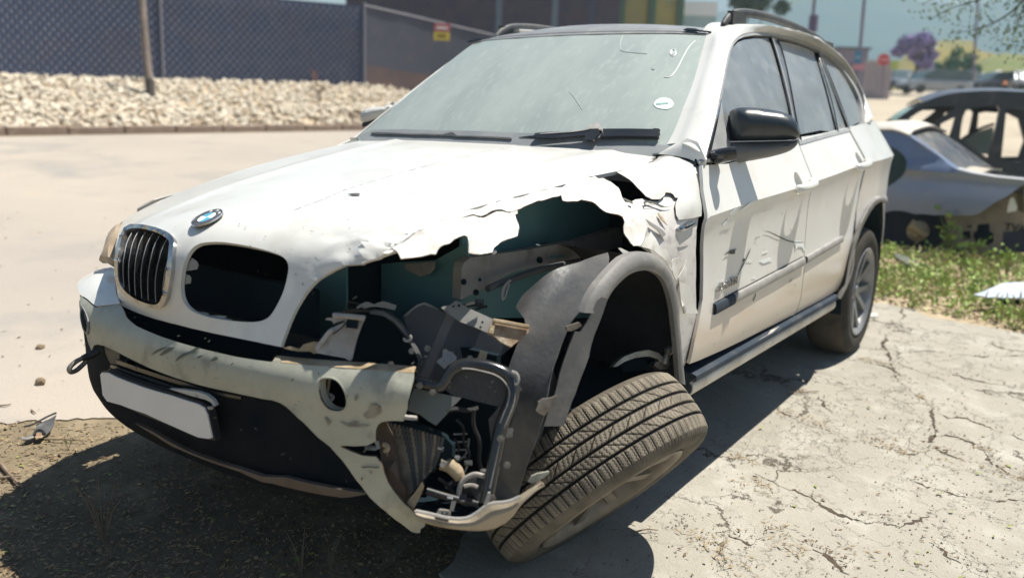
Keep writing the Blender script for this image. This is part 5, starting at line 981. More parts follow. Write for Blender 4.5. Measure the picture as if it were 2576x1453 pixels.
for (x, y), d in (((1180, 40), 2.20), ((1300, 20), 2.24), ((1480, 60), 2.26), ((1620, 95), 2.25), ((1020, 140), 2.16), ((1850, 700), 2.06), ((1900, 900), 2.08), ((1985, 330), 2.16), ((1790, 1150), 2.04), ((1340, 350), 2.09), ((1240, 300), 2.08)):
    c = far(P('c', [(x, y)])[0], d); nb_ = np.array([.8, .52, .25]); nb_ /= np.linalg.norm(nb_); MB().cyl(c, c + nb_ * .007, .009, 6).cyl(c + nb_ * .007, c + nb_ * .012, .005, 8).build('bolt', M['steel'], SUV)
# ---- wheel arch: grey torn liner, flare, dark inside
AC = (.0, .40)
CYL = Surf(lambda q: np.stack([AC[0] + .47 * np.cos(q[:, 0]), q[:, 1], AC[1] + .47 * np.sin(q[:, 0])], -1), (-.9, 2.2), (.35, 1.0), metric=(.47, 1))
def cdisp(X, bd):
    y = X[:, 1]; return .018 * np.exp(-((y - .80) / .035)**2) - .01 * np.exp(-((y - .72) / .03)**2)
LN = P('b', [(1580, 905), (1592, 950), (1588, 1000), (1575, 1060), (1562, 1092), (1500, 1140), (1440, 1210), (1390, 1290), (1340, 1390), (1320, 1440)]) + P('d', [(640, 30), (628, 70), (600, 140), (575, 215), (552, 275), (535, 350), (520, 430), (510, 480), (500, 560), (470, 650), (440, 740), (400, 850), (370, 940), (340, 1030), (330, 1055), (270, 1070), (190, 1072), (180, 1060), (200, 900), (240, 700), (300, 640), (322, 560), (335, 400), (330, 330), (300, 300), (320, 240), (350, 160), (385, 90), (400, 50), (395, 10)]) + P('b', [(760, 1440), (735, 1395), (760, 1345), (790, 1305), (830, 1268), (900, 1225), (980, 1180), (1060, 1132), (1130, 1095), (1200, 1060), (1320, 1005), (1450, 945)])
liner = panel('arch_liner', CYL, CYL.px(LN), M['liner'], SUV, step=.024, thick=.004, disp=cdisp, label='torn grey wheel arch liner bulging forward')
for p_, r_ in (((1450, 1222), 12), ((1500, 1183), 9)):
    panel('hole', CYL, CYL.px(P('b', [(p_[0] + r_ * 1.4 * math.cos(a), p_[1] + r_ * .7 * math.sin(a)) for a in np.linspace(0, 6.28, 11)[:-1]])), M['void'], liner, step=.02, thick=.001, off=.004)
# inside of the arch
th_ = np.linspace(1.75, 3.6, 40); V = []; F = []
for t in th_:
    for y in (.42, .93): V.append((AC[0] + .44 * math.cos(t), y, AC[1] + .02 + .44 * math.sin(t)))
F = [(2 * i, 2 * i + 1, 2 * i + 3, 2 * i + 2) for i in range(39)]
b0 = len(V); V += [(AC[0] + .44 * math.cos(t), .42, AC[1] + .02 + .44 * math.sin(t)) for t in th_]; F.append(tuple(range(b0, b0 + 40)))
archm = mat('arch_felt', (.03, .03, .035), (.055, .052, .055), 8, .9, bump=.2, bscale=60)
mesh_obj('arch_inside', V, F, archm, SUV, sharp=40)
tp('arch_seam', plane((0, .60, .5), (0, 1, 0)), 'b', [(1890, 1080), (1940, 1110), (2000, 1190), (2050, 1290), (2080, 1400), (2090, 1500), (2062, 1500), (2030, 1380), (1985, 1260), (1930, 1160), (1870, 1085)], 'black', thick=.01)
fo_px = P('b', [(1360, 1453), (1400, 1340), (1450, 1250), (1510, 1165), (1570, 1095), (1640, 1020), (1700, 960), (1760, 928), (1830, 906), (1900, 898), (1960, 905), (2010, 928), (2060, 965), (2120, 1035), (2155, 1105), (2180, 1180), (2200, 1270), (2215, 1350)]) + P('q4', [(831, 150), (838, 230), (846, 330), (856, 420), (862, 478)])
fi_px = P('b', [(1530, 1453), (1560, 1370), (1600, 1290), (1650, 1220), (1700, 1170), (1750, 1122), (1800, 1092), (1860, 1072), (1920, 1065), (1970, 1072), (2020, 1092), (2060, 1120), (2095, 1160), (2125, 1225), (2145, 1290), (2165, 1380), (2175, 1440)]) + P('q4', [(816, 170), (824, 240), (832, 330), (838, 420), (843, 474)])
fo3 = np.array([at(p, 'y', .955) for p in fo_px]); fi3 = np.array([at(p, 'y', .968) for p in fi_px]); fm3 = (resample(fo3, 40) + resample(fi3, 40)) / 2 + np.array([0, .012, 0])
flare = loft('arch_flare', [resample(fo3, 40) - np.array([0, .02, 0]), resample(fo3, 40), fm3, resample(fi3, 40), resample(fi3, 40) - np.array([0, .016, 0])], M['flare'], SUV, 40, 3, .003, outward=(0, 1, .2))
ls = plane(at((1420, 900), 'y', .93), (.55, .83, .05))
leg = tp('flare_strip', ls, 'q4', [(318, 215), (345, 215), (380, 165), (410, 100), (432, 55), (450, 40), (482, 48), (462, 110), (440, 170), (415, 230), (398, 285), (388, 340), (370, 390), (350, 440), (335, 480), (318, 530), (300, 570), (280, 630), (262, 688), (215, 690), (160, 690), (175, 640), (200, 570), (215, 530), (228, 480), (240, 430), (258, 370), (280, 310)], 'flare', thick=.006, label='torn grey strip of the wheel arch flare')
tp('strip_clip', plane(at((1420, 810), 'y', .95), (.55, .83, .05)), 'q4', [(272, 190), (300, 180), (340, 168), (352, 185), (330, 200), (300, 212), (278, 212)], 'steel', leg, thick=.008)
tp('strip_end', plane(at((1360, 1020), 'y', .94), (.55, .83, .05)), 'q4', [(120, 610), (135, 570), (160, 555), (200, 548), (228, 535), (205, 570), (192, 600), (165, 640), (135, 625)], 'steel', leg, thick=.008, disp=crumple(.006, 25, 3))
# steering knuckle left standing over the wheel
kp = plane(at((1640, 900), 'y', .885), (.45, .85, .25))
tp('control_arm', kp, 'q4', [(508, 392), (535, 362), (565, 340), (620, 318), (690, 306), (740, 322), (762, 345), (748, 372), (735, 352), (690, 338), (620, 346), (565, 366), (530, 390)], 'ball', thick=.02, pillow=(.012, .01))
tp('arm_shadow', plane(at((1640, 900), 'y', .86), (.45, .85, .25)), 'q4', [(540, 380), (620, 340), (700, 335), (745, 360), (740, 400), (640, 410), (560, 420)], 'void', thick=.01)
bj = at(P('q4', [(789, 310)])[0], 'y', .915)
ball = lathe('ball_joint', [(.0001, -.0155)] + [(.0155 * math.cos(a), .0155 * math.sin(a)) for a in np.linspace(-1.4, 1.4, 11)] + [(.0001, .0155)], M['ball'], SUV, m4(np.eye(3), bj), 16)
tube('stud', [bj, at(P('q4', [(778, 342)])[0], 'y', .915), at(P('q4', [(765, 372)])[0], 'y', .91)], [.009, .011, .013], M['ball'], ball, 8, 0)
tp('joint_body', plane(at((1665, 915), 'y', .905), (.45, .85, .25)), 'q4', [(715, 385), (722, 368), (745, 362), (755, 372), (795, 365), (800, 380), (780, 402), (745, 405)], 'steel', ball, thick=.03, pillow=(.01, .01))
# ---- wheels
def tyre(name, parent, Mx, R=.376, half=.119, N=200, tread=False, dk=1.0):
    base = [(-.104, .246), (-.118, .256), (-.131, .285), (-.134, .312), (-.130, .335), (-.120, .350), (-.110, .358)]
    k = half / .134; base = [(y * k, r) for y, r in base]
    e = -base[-1][0]; ys = np.linspace(-e, e, 98 if tread else 22)
    crown = R - .014 * np.abs(ys / e)**2.6 - .002
    prof = [(y, r, 0) for y, r in base] + [(y, r, 1) for y, r in zip(ys[1:-1], crown[1:-1])] + [(-y, r, 0) for y, r in base[::-1]]
    Y = np.array([p[0] for p in prof]); Rr = np.array([p[1] for p in prof]); tr = np.array([p[2] for p in prof])
    th = np.linspace(0, 2 * math.pi, N, endpoint=False); TH, YY = np.meshgrid(th, Y, indexing='ij'); RR = np.tile(Rr, (N, 1)); TR = np.tile(tr, (N, 1)); dust = np.where(TR > 0, 1.0, .55)
    if tread:
        dep = np.zeros_like(RR); u = YY / e
        for g in (-.56, -.18, .18, .56): dep = np.maximum(dep, .0085 * np.clip(1.5 - np.abs(u - g) / .036, 0, 1))
        rib = np.digitize(u, [-.56, -.18, .18, .56])
        for k_, (sl, pitch, wdt, dd) in {0: (.10, 78, .11, .006), 1: (-2.0, 39, .06, .006), 2: (2.0, 39, .06, .006), 3: (-2.2, 39, .06, .006), 4: (-.10, 78, .11, .006)}.items():
            ph = (TH * pitch / (2 * math.pi) + sl * u * (1 + .35 * np.abs(u))) % 1.0; d = np.minimum(ph, 1 - ph)
            mk = (rib == k_) & (TR > 0); dep = np.where(mk, np.maximum(dep, dd * np.clip(1.4 - d / (wdt * .6), 0, 1)), dep)
            mul = 2 if k_ in (0, 4) else 4
            wig = .10 * np.sign(np.sin(u * 70))
            ph2 = (TH * pitch * mul / (2 * math.pi) + (.5 if k_ in (0, 4) else .25) + wig + sl * .9 * u * (1 if k_ in (0, 4) else mul * .25)) % 1.0; d2 = np.minimum(ph2, 1 - ph2)
            dep = np.where(mk, np.maximum(dep, .0025 * np.clip(1.3 - d2 / .12, 0, 1)), dep)
        RR = RR - dep; dust = np.where(TR > 0, 1 - np.clip(dep / .0045, 0, 1), dust)
        sh = (TR == 0) & (RR > .325); RR = RR - np.where(sh, .0016 * (np.sin(TH * 156) > .2), 0)
    V = np.stack([RR * np.cos(TH), YY, RR * np.sin(TH)], -1).reshape(-1, 3); n = len(Y)
    i = np.arange(N)[:, None]; j = np.arange(n - 1)[None]; i2 = (i + 1) % N
    F = np.stack([i * n + j, i * n + j + 1, i2 * n + j + 1, i2 * n + j], -1).reshape(-1, 4)
    V = V @ Mx[:3, :3].T + Mx[:3, 3]
    o = mesh_obj(name, V, F[:, ::-1], M['rubber'], parent)
    a = o.data.attributes.new('dust', 'FLOAT', 'POINT'); a.data.foreach_set('value', dk * dust.reshape(-1).astype(np.float32))
    return o
def wheel(name, c, n, spin, tread, label=None):
    n = np.asarray(n, float) / np.linalg.norm(n); a = np.cross(n, [0, 0, 1]); a /= np.linalg.norm(a); b = np.cross(a, n); R = np.stack([a, n, b], 1)
    Mx = m4(R, c)
    w_ = thing(name, '', '', c); del w_['label']; del w_['category']; adopt(w_, SUV)
    w_.location = (0, 0, 0)
    ty = tyre('tyre', w_, Mx, N=1560 if tread else 220, tread=tread, dk=1.0 if tread else .3)
    am = M['alloy'] if tread else M['alloy_grey']
    L = np.stack([a, b, n], 1)      # local frame with Z out
    LM = m4(L, c)
    rim = lathe('rim', [(.222, .060), (.236, .088), (.252, .104), (.256, .112), (.250, .116), (.240, .110), (.228, .088), (.214, .05)], am, w_, LM, 72)
    lathe('rim_barrel', [(.252, -.115), (.225, -.105), (.215, 0), (.214, .05), (.205, .0), (.20, -.07), (.03, -.075)], M['dark'], rim, LM, 60)
    hub = lathe('hub', [(.0001, .082), (.032, .080), (.036, .072), (.058, .062), (.075, .052), (.085, .03), (.085, -.03)], am, rim, LM, 40)
    for k in range(5):
        for s_ in (-1, 1):
            t0 = spin + k * 2 * math.pi / 5 + s_ * .13; t1 = spin + k * 2 * math.pi / 5 + s_ * .30
            A = np.array([math.cos(t0) * .055, math.sin(t0) * .055]); B = np.array([math.cos(t1) * .232, math.sin(t1) * .232]); d = (B - A) / np.linalg.norm(B - A); e_ = np.array([-d[1], d[0]])
            V = []
            for q, wd_, z0, z1 in ((A, .026, .070, .01), ((A + B) / 2, .021, .084, .03), (B, .027, .096, .04)):
                for sx, zz in ((-1, z1), (-.7, z0), (.7, z0), (1, z1)): p2 = q + e_ * wd_ * sx; V.append((p2[0], p2[1], zz))
            F = []
            for i in range(2):
                for j in range(4): F.append((i * 4 + j, i * 4 + (j + 1) % 4, (i + 1) * 4 + (j + 1) % 4, (i + 1) * 4 + j))
            F += [(3, 2, 1, 0), (8, 9, 10, 11)]
            mesh_obj('spoke', np.array(V) @ L.T + np.array(c), F, am, w_, sharp=30)
    lathe('brake_disc', [(.03, -.02), (.16, -.02), (.16, -.045), (.03, -.045)], M['steel'], w_, LM, 40)
    return w_
cw, sw = -.73, .12
wheel('wheel', (.0288, .8527, .1957), (math.cos(cw) * math.sin(sw), math.cos(cw) * math.cos(sw), math.sin(cw)), .4, True)
wheel('wheel', (-2.933, .835, gz(-2.933, .835) + .376), (0, 1, 0), .95, False)
wheel('wheel', (-2.933, -.835, gz(-2.933, -.835) + .376), (0, -1, 0), .3, False)
wheel('wheel', (.0, -.82, gz(0, -.82) + .376), (0, -1, 0), .3, False)
# ================================================================== ground
def gpoly(px_, up=0.0): return [gp(p, up) for p in px_]
def ground_mat(name, c1, c2, c3, sc, cracks=0, bump=.5, bs=30, grain=(.0, 0)):
    mt = mat(name, c1, c2, sc, .95, bump=0, spec=.12, c3=c3, s3=sc * 4.3, detail=9)
    n = mt.node_tree.nodes; L = mt.node_tree.links; b = n['Principled BSDF']
    src = b.inputs['Base Color'].links[0].from_socket
    tc = n.new('ShaderNodeTexCoord')
    # fine speckle
    sp = n.new('ShaderNodeTexNoise'); sp.inputs['Scale'].default_value = 260; sp.inputs['Detail'].default_value = 3; L.new(tc.outputs['Object'], sp.inputs['Vector'])
    r = n.new('ShaderNodeMapRange'); r.inputs[1].default_value = .3; r.inputs[2].default_value = .7; r.inputs[3].default_value = .82; r.inputs[4].default_value = 1.12; L.new(sp.outputs[0], r.inputs[0])
    mu = n.new('ShaderNodeMix'); mu.data_type = 'RGBA'; mu.blend_type = 'MULTIPLY'; mu.inputs[0].default_value = 1; L.new(src, mu.inputs[6]); L.new(r.outputs[0], mu.inputs[7])
    out = mu.outputs[2]
    h = n.new('ShaderNodeTexNoise'); h.inputs['Scale'].default_value = bs; h.inputs['Detail'].default_value = 10; h.inputs['Roughness'].default_value = .68; L.new(tc.outputs['Object'], h.inputs['Vector'])
    hs = h.outputs[0]
    if cracks:
        dn = n.new('ShaderNodeTexNoise'); dn.inputs['Scale'].default_value = 3.2; dn.inputs['Detail'].default_value = 8; dn.inputs['Roughness'].default_value = .65; L.new(tc.outputs['Object'], dn.inputs['Vector'])
        mxv = n.new('ShaderNodeMix'); mxv.data_type = 'VECTOR'; mxv.inputs[0].default_value = .45; L.new(tc.outputs['Object'], mxv.inputs[4]); L.new(dn.outputs['Color'], mxv.inputs[5])
        v = n.new('ShaderNodeTexVoronoi'); v.feature = 'DISTANCE_TO_EDGE'; v.inputs['Scale'].default_value = cracks; L.new(mxv.outputs[1], v.inputs['Vector'])
        wn = n.new('ShaderNodeTexNoise'); wn.inputs['Scale'].default_value = 2.3; L.new(tc.outputs['Object'], wn.inputs['Vector'])
        wr = n.new('ShaderNodeMapRange'); wr.inputs[1].default_value = .46; wr.inputs[2].default_value = .66; wr.inputs[3].default_value = .0012; wr.inputs[4].default_value = .030; L.new(wn.outputs[0], wr.inputs[0])
        dv = n.new('ShaderNodeMath'); dv.operation = 'DIVIDE'; dv.use_clamp = True; L.new(v.outputs['Distance'], dv.inputs[0]); L.new(wr.outputs[0], dv.inputs[1])
        v2 = n.new('ShaderNodeTexVoronoi'); v2.feature = 'DISTANCE_TO_EDGE'; v2.inputs['Scale'].default_value = cracks * 2.7; L.new(mxv.outputs[1], v2.inputs['Vector'])
        d2 = n.new('ShaderNodeMath'); d2.operation = 'MULTIPLY_ADD'; d2.use_clamp = True; d2.inputs[1].default_value = 60; d2.inputs[2].default_value = .45; L.new(v2.outputs['Distance'], d2.inputs[0])
        wr2 = n.new('ShaderNodeMapRange'); wr2.inputs[1].default_value = .40; wr2.inputs[2].default_value = .62; wr2.inputs[3].default_value = 1.0; wr2.inputs[4].default_value = 0.0; wn2 = n.new('ShaderNodeTexNoise'); wn2.inputs['Scale'].default_value = 1.4; L.new(tc.outputs['Object'], wn2.inputs['Vector']); L.new(wn2.outputs[0], wr2.inputs[0])
        mxm = n.new('ShaderNodeMath'); mxm.operation = 'MAXIMUM'; L.new(d2.outputs[0], mxm.inputs[0]); L.new(wr2.outputs[0], mxm.inputs[1])
        mul2 = n.new('ShaderNodeMath'); mul2.operation = 'MULTIPLY'; L.new(dv.outputs[0], mul2.inputs[0]); L.new(mxm.outputs[0], mul2.inputs[1]); dv = mul2
        cm = n.new('ShaderNodeMix'); cm.data_type = 'RGBA'; cm.inputs[6].default_value = (.15, .12, .09, 1); L.new(dv.outputs[0], cm.inputs[0]); L.new(out, cm.inputs[7]); out = cm.outputs[2]
        ad = n.new('ShaderNodeMath'); ad.operation = 'MULTIPLY_ADD'; ad.inputs[1].default_value = 1.2; L.new(dv.outputs[0], ad.inputs[0]); L.new(hs, ad.inputs[2]); hs = ad.outputs[0]
    L.new(out, b.inputs['Base Color'])
    bp = n.new('ShaderNodeBump'); bp.inputs['Strength'].default_value = bump; bp.inputs['Distance'].default_value = .012
    L.new(hs, bp.inputs['Height']); L.new(bp.outputs[0], b.inputs['Normal'])
    return mt
def sheet(name, pts, material, up, step=None, rough=0.0, knd='structure'):
    P2 = np.array([(p[0], p[1]) for p in pts])
    S = Surf(lambda q: np.stack([q[:, 0], q[:, 1], gz(q[:, 0], q[:, 1]) + up], -1), (-1, 1), (-1, 1), metric=(1, 1), n=(3, 3))
    o = panel(name, S, P2, material, None, step=step or .5, thick=.002 if rough == 0 else .02, sharp=60, disp=(lambda X, bd: np.array([noise.noise(Vector((x[0] * 2.1, x[1] * 2.1, 1))) for x in X]) * rough * np.clip(bd / .3, 0, 1)) if rough else None)
    return kind(o, knd)
g = mesh_obj('ground', [(x, y, gz(x, y)) for x, y in ((-500, -480), (60, -480), (60, 300), (-500, 300))], [(0, 1, 2, 3)], ground_mat('dry_earth', (.235, .19, .125), (.15, .12, .08), (.31, .255, .175), .9, bump=.7, bs=9), smooth=False); kind(g, 'structure')
# the sandy road across the yard and the cracked concrete under the car
road_m = ground_mat('sandy_road', (.41, .36, .305), (.345, .31, .275), (.29, .275, .255), .22, bump=.35, bs=14)
def rough_line(a, b, n, amp, seed):
    r = np.random.default_rng(seed); t = np.linspace(0, 1, n)[:, None]; a = np.array(a[:2]); b = np.array(b[:2]); d = b - a; nn = np.array([-d[1], d[0]]) / np.linalg.norm(d)
    w_ = np.cumsum(r.normal(size=n)); w_ -= np.linspace(w_[0], w_[-1], n); return a + t * d + nn * (r.normal(size=(n, 1)) * amp * .4 + (w_ * amp * .35)[:, None])
e0 = gp((-500, 1078)); e1 = gp((330, 1056)); e2 = np.array([-1.0, -.2, 0])
kerb_a = gp((-700, 352)); kerb_b = gp((900, 327)); kd = (kerb_b - kerb_a) / np.linalg.norm(kerb_b - kerb_a); kerb_c = kerb_b + kd * 30
road = np.concatenate([rough_line(e0, e1, 40, .018, 3), rough_line(e1, e2, 20, .02, 4), [(-3.2, -1.3), (-12, -6), (-26, -12)], [(p + np.array([0, .30, 0]))[:2] for p in (kerb_c, kerb_b, kerb_a)]])
sheet('road', road, road_m, .006, 1.2)
conc = ground_mat('cracked_concrete', (.385, .36, .31), (.315, .295, .25), (.44, .42, .37), 1.1, cracks=2.1, bump=.75, bs=24)
edge_far = [gp(p)[:2] for p in T('q4', [(1560, 60), (1790, 88), (1850, 78), (2000, 105), (2100, 150), (2250, 175), (2400, 200), (2576, 235), (2900, 290), (3400, 380)])]
slab = np.concatenate([[(-3.4, -.4)], edge_far, [(1.2, 4.5), (1.3, 1.15)], rough_line((1.2, .98), (-.25, .30), 40, .02, 9), rough_line((-.25, .30), (-3.4, -.4), 30, .02, 8)])
sheet('concrete', slab, conc, .012, .18, .006)
# traced cracks in the concrete, filled with earth
crk = mat('crack_earth', (.045, .033, .023), (.09, .065, .042), 30, .95)
CR = [[(1960, 480), (2030, 540), (2080, 590), (2110, 650), (2115, 720), (2090, 770)], [(2110, 735), (2250, 745), (2340, 780), (2400, 830), (2480, 900), (2570, 960)], [(2080, 590), (2200, 640), (2300, 650), (2420, 690), (2576, 760)], [(1320, 590), (1400, 640), (1500, 690), (1600, 710)], [(1760, 760), (1850, 790), (2000, 830), (2120, 780)], [(2110, 800), (2200, 830), (2260, 860)], [(1960, 930), (2100, 1000), (2250, 1050), (2400, 1060), (2576, 1045)], [(1230, 930), (1400, 1010), (1540, 1070), (1600, 1100), (1780, 1160), (1950, 1180), (2100, 1140)], [(2100, 1250), (2180, 1330), (2260, 1370)], [(1540, 540), (1600, 600), (1640, 630)], [(1100, 1230), (1200, 1280), (1300, 1240)], [(1960, 480), (1900, 400), (1800, 370), (1680, 360)], [(1960, 80), (1900, 160), (1850, 260), (1880, 330), (1960, 480)], [(2576, 500), (2400, 470), (2200, 425)], [(1500, 1300), (1620, 1350), (1700, 1440)], [(1880, 330), (2100, 320), (2350, 340), (2576, 330)]]
V = []; F = []; rr = np.random.default_rng(21)
for c in CR:
    p = resample(np.array([gp(q, .015)[:2] for q in T('q4', c)]), 60); L = np.linalg.norm(np.diff(p, axis=0), axis=1).sum(); n = max(12, int(L / .012)); p = resample(p, n)
    jit = np.cumsum(rr.normal(size=(n, 2)) * .0055, 0); jit -= np.linspace(0, 1, n)[:, None] * jit[-1]; p = p + jit + rr.normal(size=(n, 2)) * .0038
    tg_ = np.gradient(p, axis=0); tg_ /= np.linalg.norm(tg_, axis=1, keepdims=True); nn = np.stack([-tg_[:, 1], tg_[:, 0]], 1)
    wd_ = (.0012 + .0062 * np.clip(np.convolve(rr.normal(size=n + 8), np.ones(9) / 3, 'valid'), 0, 1.6)) * np.minimum(1, np.minimum(np.arange(n), np.arange(n)[::-1]) / 6 + .2)
    b = len(V)
    for s_ in (-1, 1):
        for q, a in zip(p, wd_):
            x, y = q + nn[0] * 0 + s_ * a * nn[min(len(V) % n, n - 1)]
            V.append((x, y, gz(x, y) + .0137 + .006 * noise.noise(Vector((x * 2.1, y * 2.1, 1)))))
    F += [(b + i, b + i + 1, b + n + i + 1, b + n + i) for i in range(n - 1)]
kind(mesh_obj('crack_fill', V, F, crk, None, smooth=False), 'stuff')
# litter: dry leaf scraps, twigs, chips (nobody could count them)
def litter(name, spots, n, size, mats_w, up, seed, label=None, long=(2, 6)):
    r = np.random.default_rng(seed); V = []; F = []
    for k in range(n):
        c = spots(r); L = size * r.uniform(.4, 1.5); W = L / r.uniform(*long); a = r.uniform(0, 6.28); t = r.normal() * .35; d = np.array([math.cos(a), math.sin(a), 0]); e_ = np.array([-d[1], d[0], t]); z = gz(c[0], c[1]) + up + abs(t) * W + r.uniform(0, .006)
        c3 = np.array([c[0], c[1], z]); b = len(V); bend = np.array([0, 0, r.uniform(0, .35) * L])
        V += [c3 - d * L, c3 - e_ * W, c3 + d * L + bend, c3 + e_ * W + bend * .5]; F.append((b, b + 1, b + 2, b + 3))
    return kind(mesh_obj(name, V, F, mats_w, None, smooth=False), 'stuff')
dry = mat('dry_litter', (.36, .27, .14), (.20, .13, .07), 24, .85, c3=(.50, .42, .24), s3=37)
dark_l = mat('brown_litter', (.16, .10, .06), (.09, .06, .04), 24, .9, c3=(.30, .22, .12), s3=33)
green_l = mat('green_leaf_scrap', (.16, .22, .04), (.30, .30, .07), 20, .7)
CL = [(1390, 640, 70), (1540, 690, 60), (1880, 800, 80), (1950, 830, 70), (1200, 1010, 70), (1250, 1000, 50), (1350, 1220, 60), (960, 1260, 70), (1000, 1310, 60), (1090, 1390, 80), (1400, 1330, 50), (2300, 900, 90), (2500, 950, 60), (1740, 1340, 50), (1880, 390, 50), (1780, 370, 60), (1440, 520, 60), (2060, 560, 30), (2380, 820, 50), (1160, 870, 60)]
CLW = [(gp(T('q4', [(a, b)])[0])[:2], c * .5 / 560) for a, b, c in CL]
def cluster(r):
    c, s = CLW[r.integers(len(CLW))]; return c + r.normal(size=2) * s * np.array([.55, .75])
def crackspots(r):
    c = CR[r.integers(len(CR))]; i = r.integers(len(c) - 1); t = r.uniform(); q = np.array(c[i]) * (1 - t) + np.array(c[i + 1]) * t; return gp(T('q4', [q])[0])[:2] + r.normal(size=2) * .025
def slabspots(r): return gp((r.uniform(1500, 2600), r.uniform(880, 1470)))[:2]
litter('dry_litter', cluster, 900, .011, dry, .014, 1, long=(4, 12))
litter('dry_litter', crackspots, 700, .008, dark_l, .014, 2, long=(2, 6))
litter('dry_litter', slabspots, 420, .007, dark_l, .014, 3)
litter('leaf_scraps', slabspots, 40, .010, green_l, .014, 4, long=(1.5, 3))
def strip_spots(r):
    u = r.uniform(); x = r.uniform(-60, 1300); y = r.uniform(1062, 1470); return gp((x, y))[:2]
litter('dry_litter', strip_spots, 5200, .010, dry, .002, 5, long=(2, 8))
litter('dry_litter', strip_spots, 2200, .011, dark_l, .002, 6, long=(2, 8))
litter('leaf_scraps', strip_spots, 110, .011, green_l, .003, 7, long=(1.5, 3))
def road_spots(r): return gp((r.uniform(-50, 900), 345 + 720 * r.uniform()**1.3))[:2]
litter('road_chips', road_spots, 330, .012, dark_l, .008, 8)
# grit on the concrete
def grit(name, spots, n, s0, s1, material, up, seed):
    r = np.random.default_rng(seed); V = []; F = []
    for k in range(n):
        c = spots(r); s = r.uniform(s0, s1); z = gz(*c) + up; b = len(V); a = r.uniform(0, 6.28)
        for i in range(4): V.append((c[0] + s * r.uniform(.7, 1.2) * math.cos(a + i * 1.57), c[1] + s * r.uniform(.7, 1.2) * math.sin(a + i * 1.57), z - .001))
        V.append((c[0] + r.normal() * s * .3, c[1] + r.normal() * s * .3, z + s * r.uniform(.5, 1.1))); F += [(b, b + 1, b + 4), (b + 1, b + 2, b + 4), (b + 2, b + 3, b + 4), (b + 3, b, b + 4)]
    return kind(mesh_obj(name, V, F, material, None, smooth=False), 'stuff')
grit('grit', slabspots, 900, .002, .006, mat('grit_grey', (.36, .33, .28), (.2, .18, .15), 9, .9), .013, 31)
grit('grit', strip_spots, 1800, .003, .010, mat('grit_brown', (.30, .22, .14), (.18, .13, .085), 9, .9), .0, 32)
# stones and scraps one can point at
def rock(name, p, size, material, label, cat, seed, flat=.6, group=None, up=0.0):
    c = gp(p, up) if not hasattr(p, 'shape') else p
    r = np.random.default_rng(seed); bm = bmesh.new(); bmesh.ops.create_icosphere(bm, subdivisions=2, radius=1)
    for v in bm.verts:
        q = v.co.copy(); k = 1 + .35 * noise.noise(q * 1.4 + Vector((seed, 0, 0))); v.co = Vector((q.x * k * size[0], q.y * k * size[1], max(q.z, -.35) * k * size[2]))
    me = bpy.data.meshes.new(name); bm.to_mesh(me); bm.free(); me.materials.append(material)
    o = bpy.data.objects.new(name, me); COL.objects.link(o); o.location = (c[0], c[1], c[2] + .33 * size[2]); o.rotation_euler.z = r.uniform(0, 6.28)
    return tag(o, label, cat, group)
clod = mat('brown_clod', (.25, .19, .12), (.15, .11, .07), 20, .9, bump=.4, bscale=60)
rock('stone', (101, 876), (.026, .020, .018), clod, 'small brown stone on the pale road, upper of two beside the tow eye', 'stone', 3, up=.006)
rock('stone', (101, 966), (.024, .020, .024), clod, 'small brown stone on the pale road, lower of two left of the number plate', 'stone', 8, up=.006)
rock('stone', (2196, 797), (.05, .03, .02), mat('white_chip', (.66, .64, .58), None, rough=.8), 'white chip of concrete beside the rear wheel', 'stone', 4, up=.012)
# torn grey plastic scrap on the litter
gpl = plane(gp((100, 1085), .03), (.15, .2, 1), up=(0, 1, 0))
sc_ = thing('plastic_scrap', 'torn grey plastic shard lying on the dirt left of the car', 'plastic scrap', gp((95, 1100), .004))
panel('shard', gpl, gpl.px(T('m', [(135, 628), (200, 590), (215, 545), (270, 520), (335, 488), (318, 540), (290, 575), (262, 610), (250, 592), (222, 590), (205, 618), (160, 640)])), M['liner'], sc_, step=.02, thick=.004, disp=crumple(.012, 14, 3))
tube('shard_rim', gpl.fn(gpl.px(T('m', [(205, 622), (210, 598), (232, 588), (258, 596), (264, 614)]))) + np.array([0, 0, .010]), .006, M['black'], sc_, 6, 1)
tube('shard_edge', gpl.fn(gpl.px(T('m', [(145, 572), (190, 562), (235, 538), (290, 508), (335, 490)]))) + np.array([0, 0, .012]), .004, M['black'], sc_, 6, 1)
tube('shard_foot', gpl.fn(gpl.px(T('m', [(130, 632), (165, 635), (200, 622)]))) + np.array([0, 0, .004]), .006, M['raw'], sc_, 6, 1)
panel('shard_label', gpl, gpl.px(T('m', [(205, 620), (215, 600), (245, 598), (262, 615), (250, 628), (215, 632)])), M['rust'], sc_, step=.02, thick=.002, off=.006)
# sticks
stick_m = mat('dry_stick', (.16, .11, .075), (.26, .20, .14), 30, .9)
def stick(px_, r_, label, up=.012, kind_='twig'):
    p = [gp(q, up + .004 * (i % 2)) for i, q in enumerate(px_)]
    return tag(tube(kind_, p, [r_, r_ * .8, r_ * .5], stick_m, None, 6, 1), label, 'twig')
stick(T('m', [(-40, 720), (0, 770), (40, 820), (95, 880), (140, 915)]), .009, 'thick dry stick entering at the left edge on the dirt')
stick(T('m', [(0, 858), (60, 850), (130, 845)]), .005, 'thin dry stick crossing the thick one at the left edge')
stick(T('m', [(0, 430), (30, 428), (64, 421)]), .004, 'short dark twig on the pale road at the left edge')
stick(T('m', [(185, 455), (200, 465), (212, 475)]), .004, 'tiny bent twig on the road above the plastic scrap')
stick(T('m', [(265, 628), (400, 630), (520, 640)]), .004, 'long straw stalk on the dirt right of the plastic scrap')
stick(T('q4', [(1390, 521), (1470, 518), (1545, 513)]), .004, 'thin twig on the concrete by the edge of the car shadow', .02)
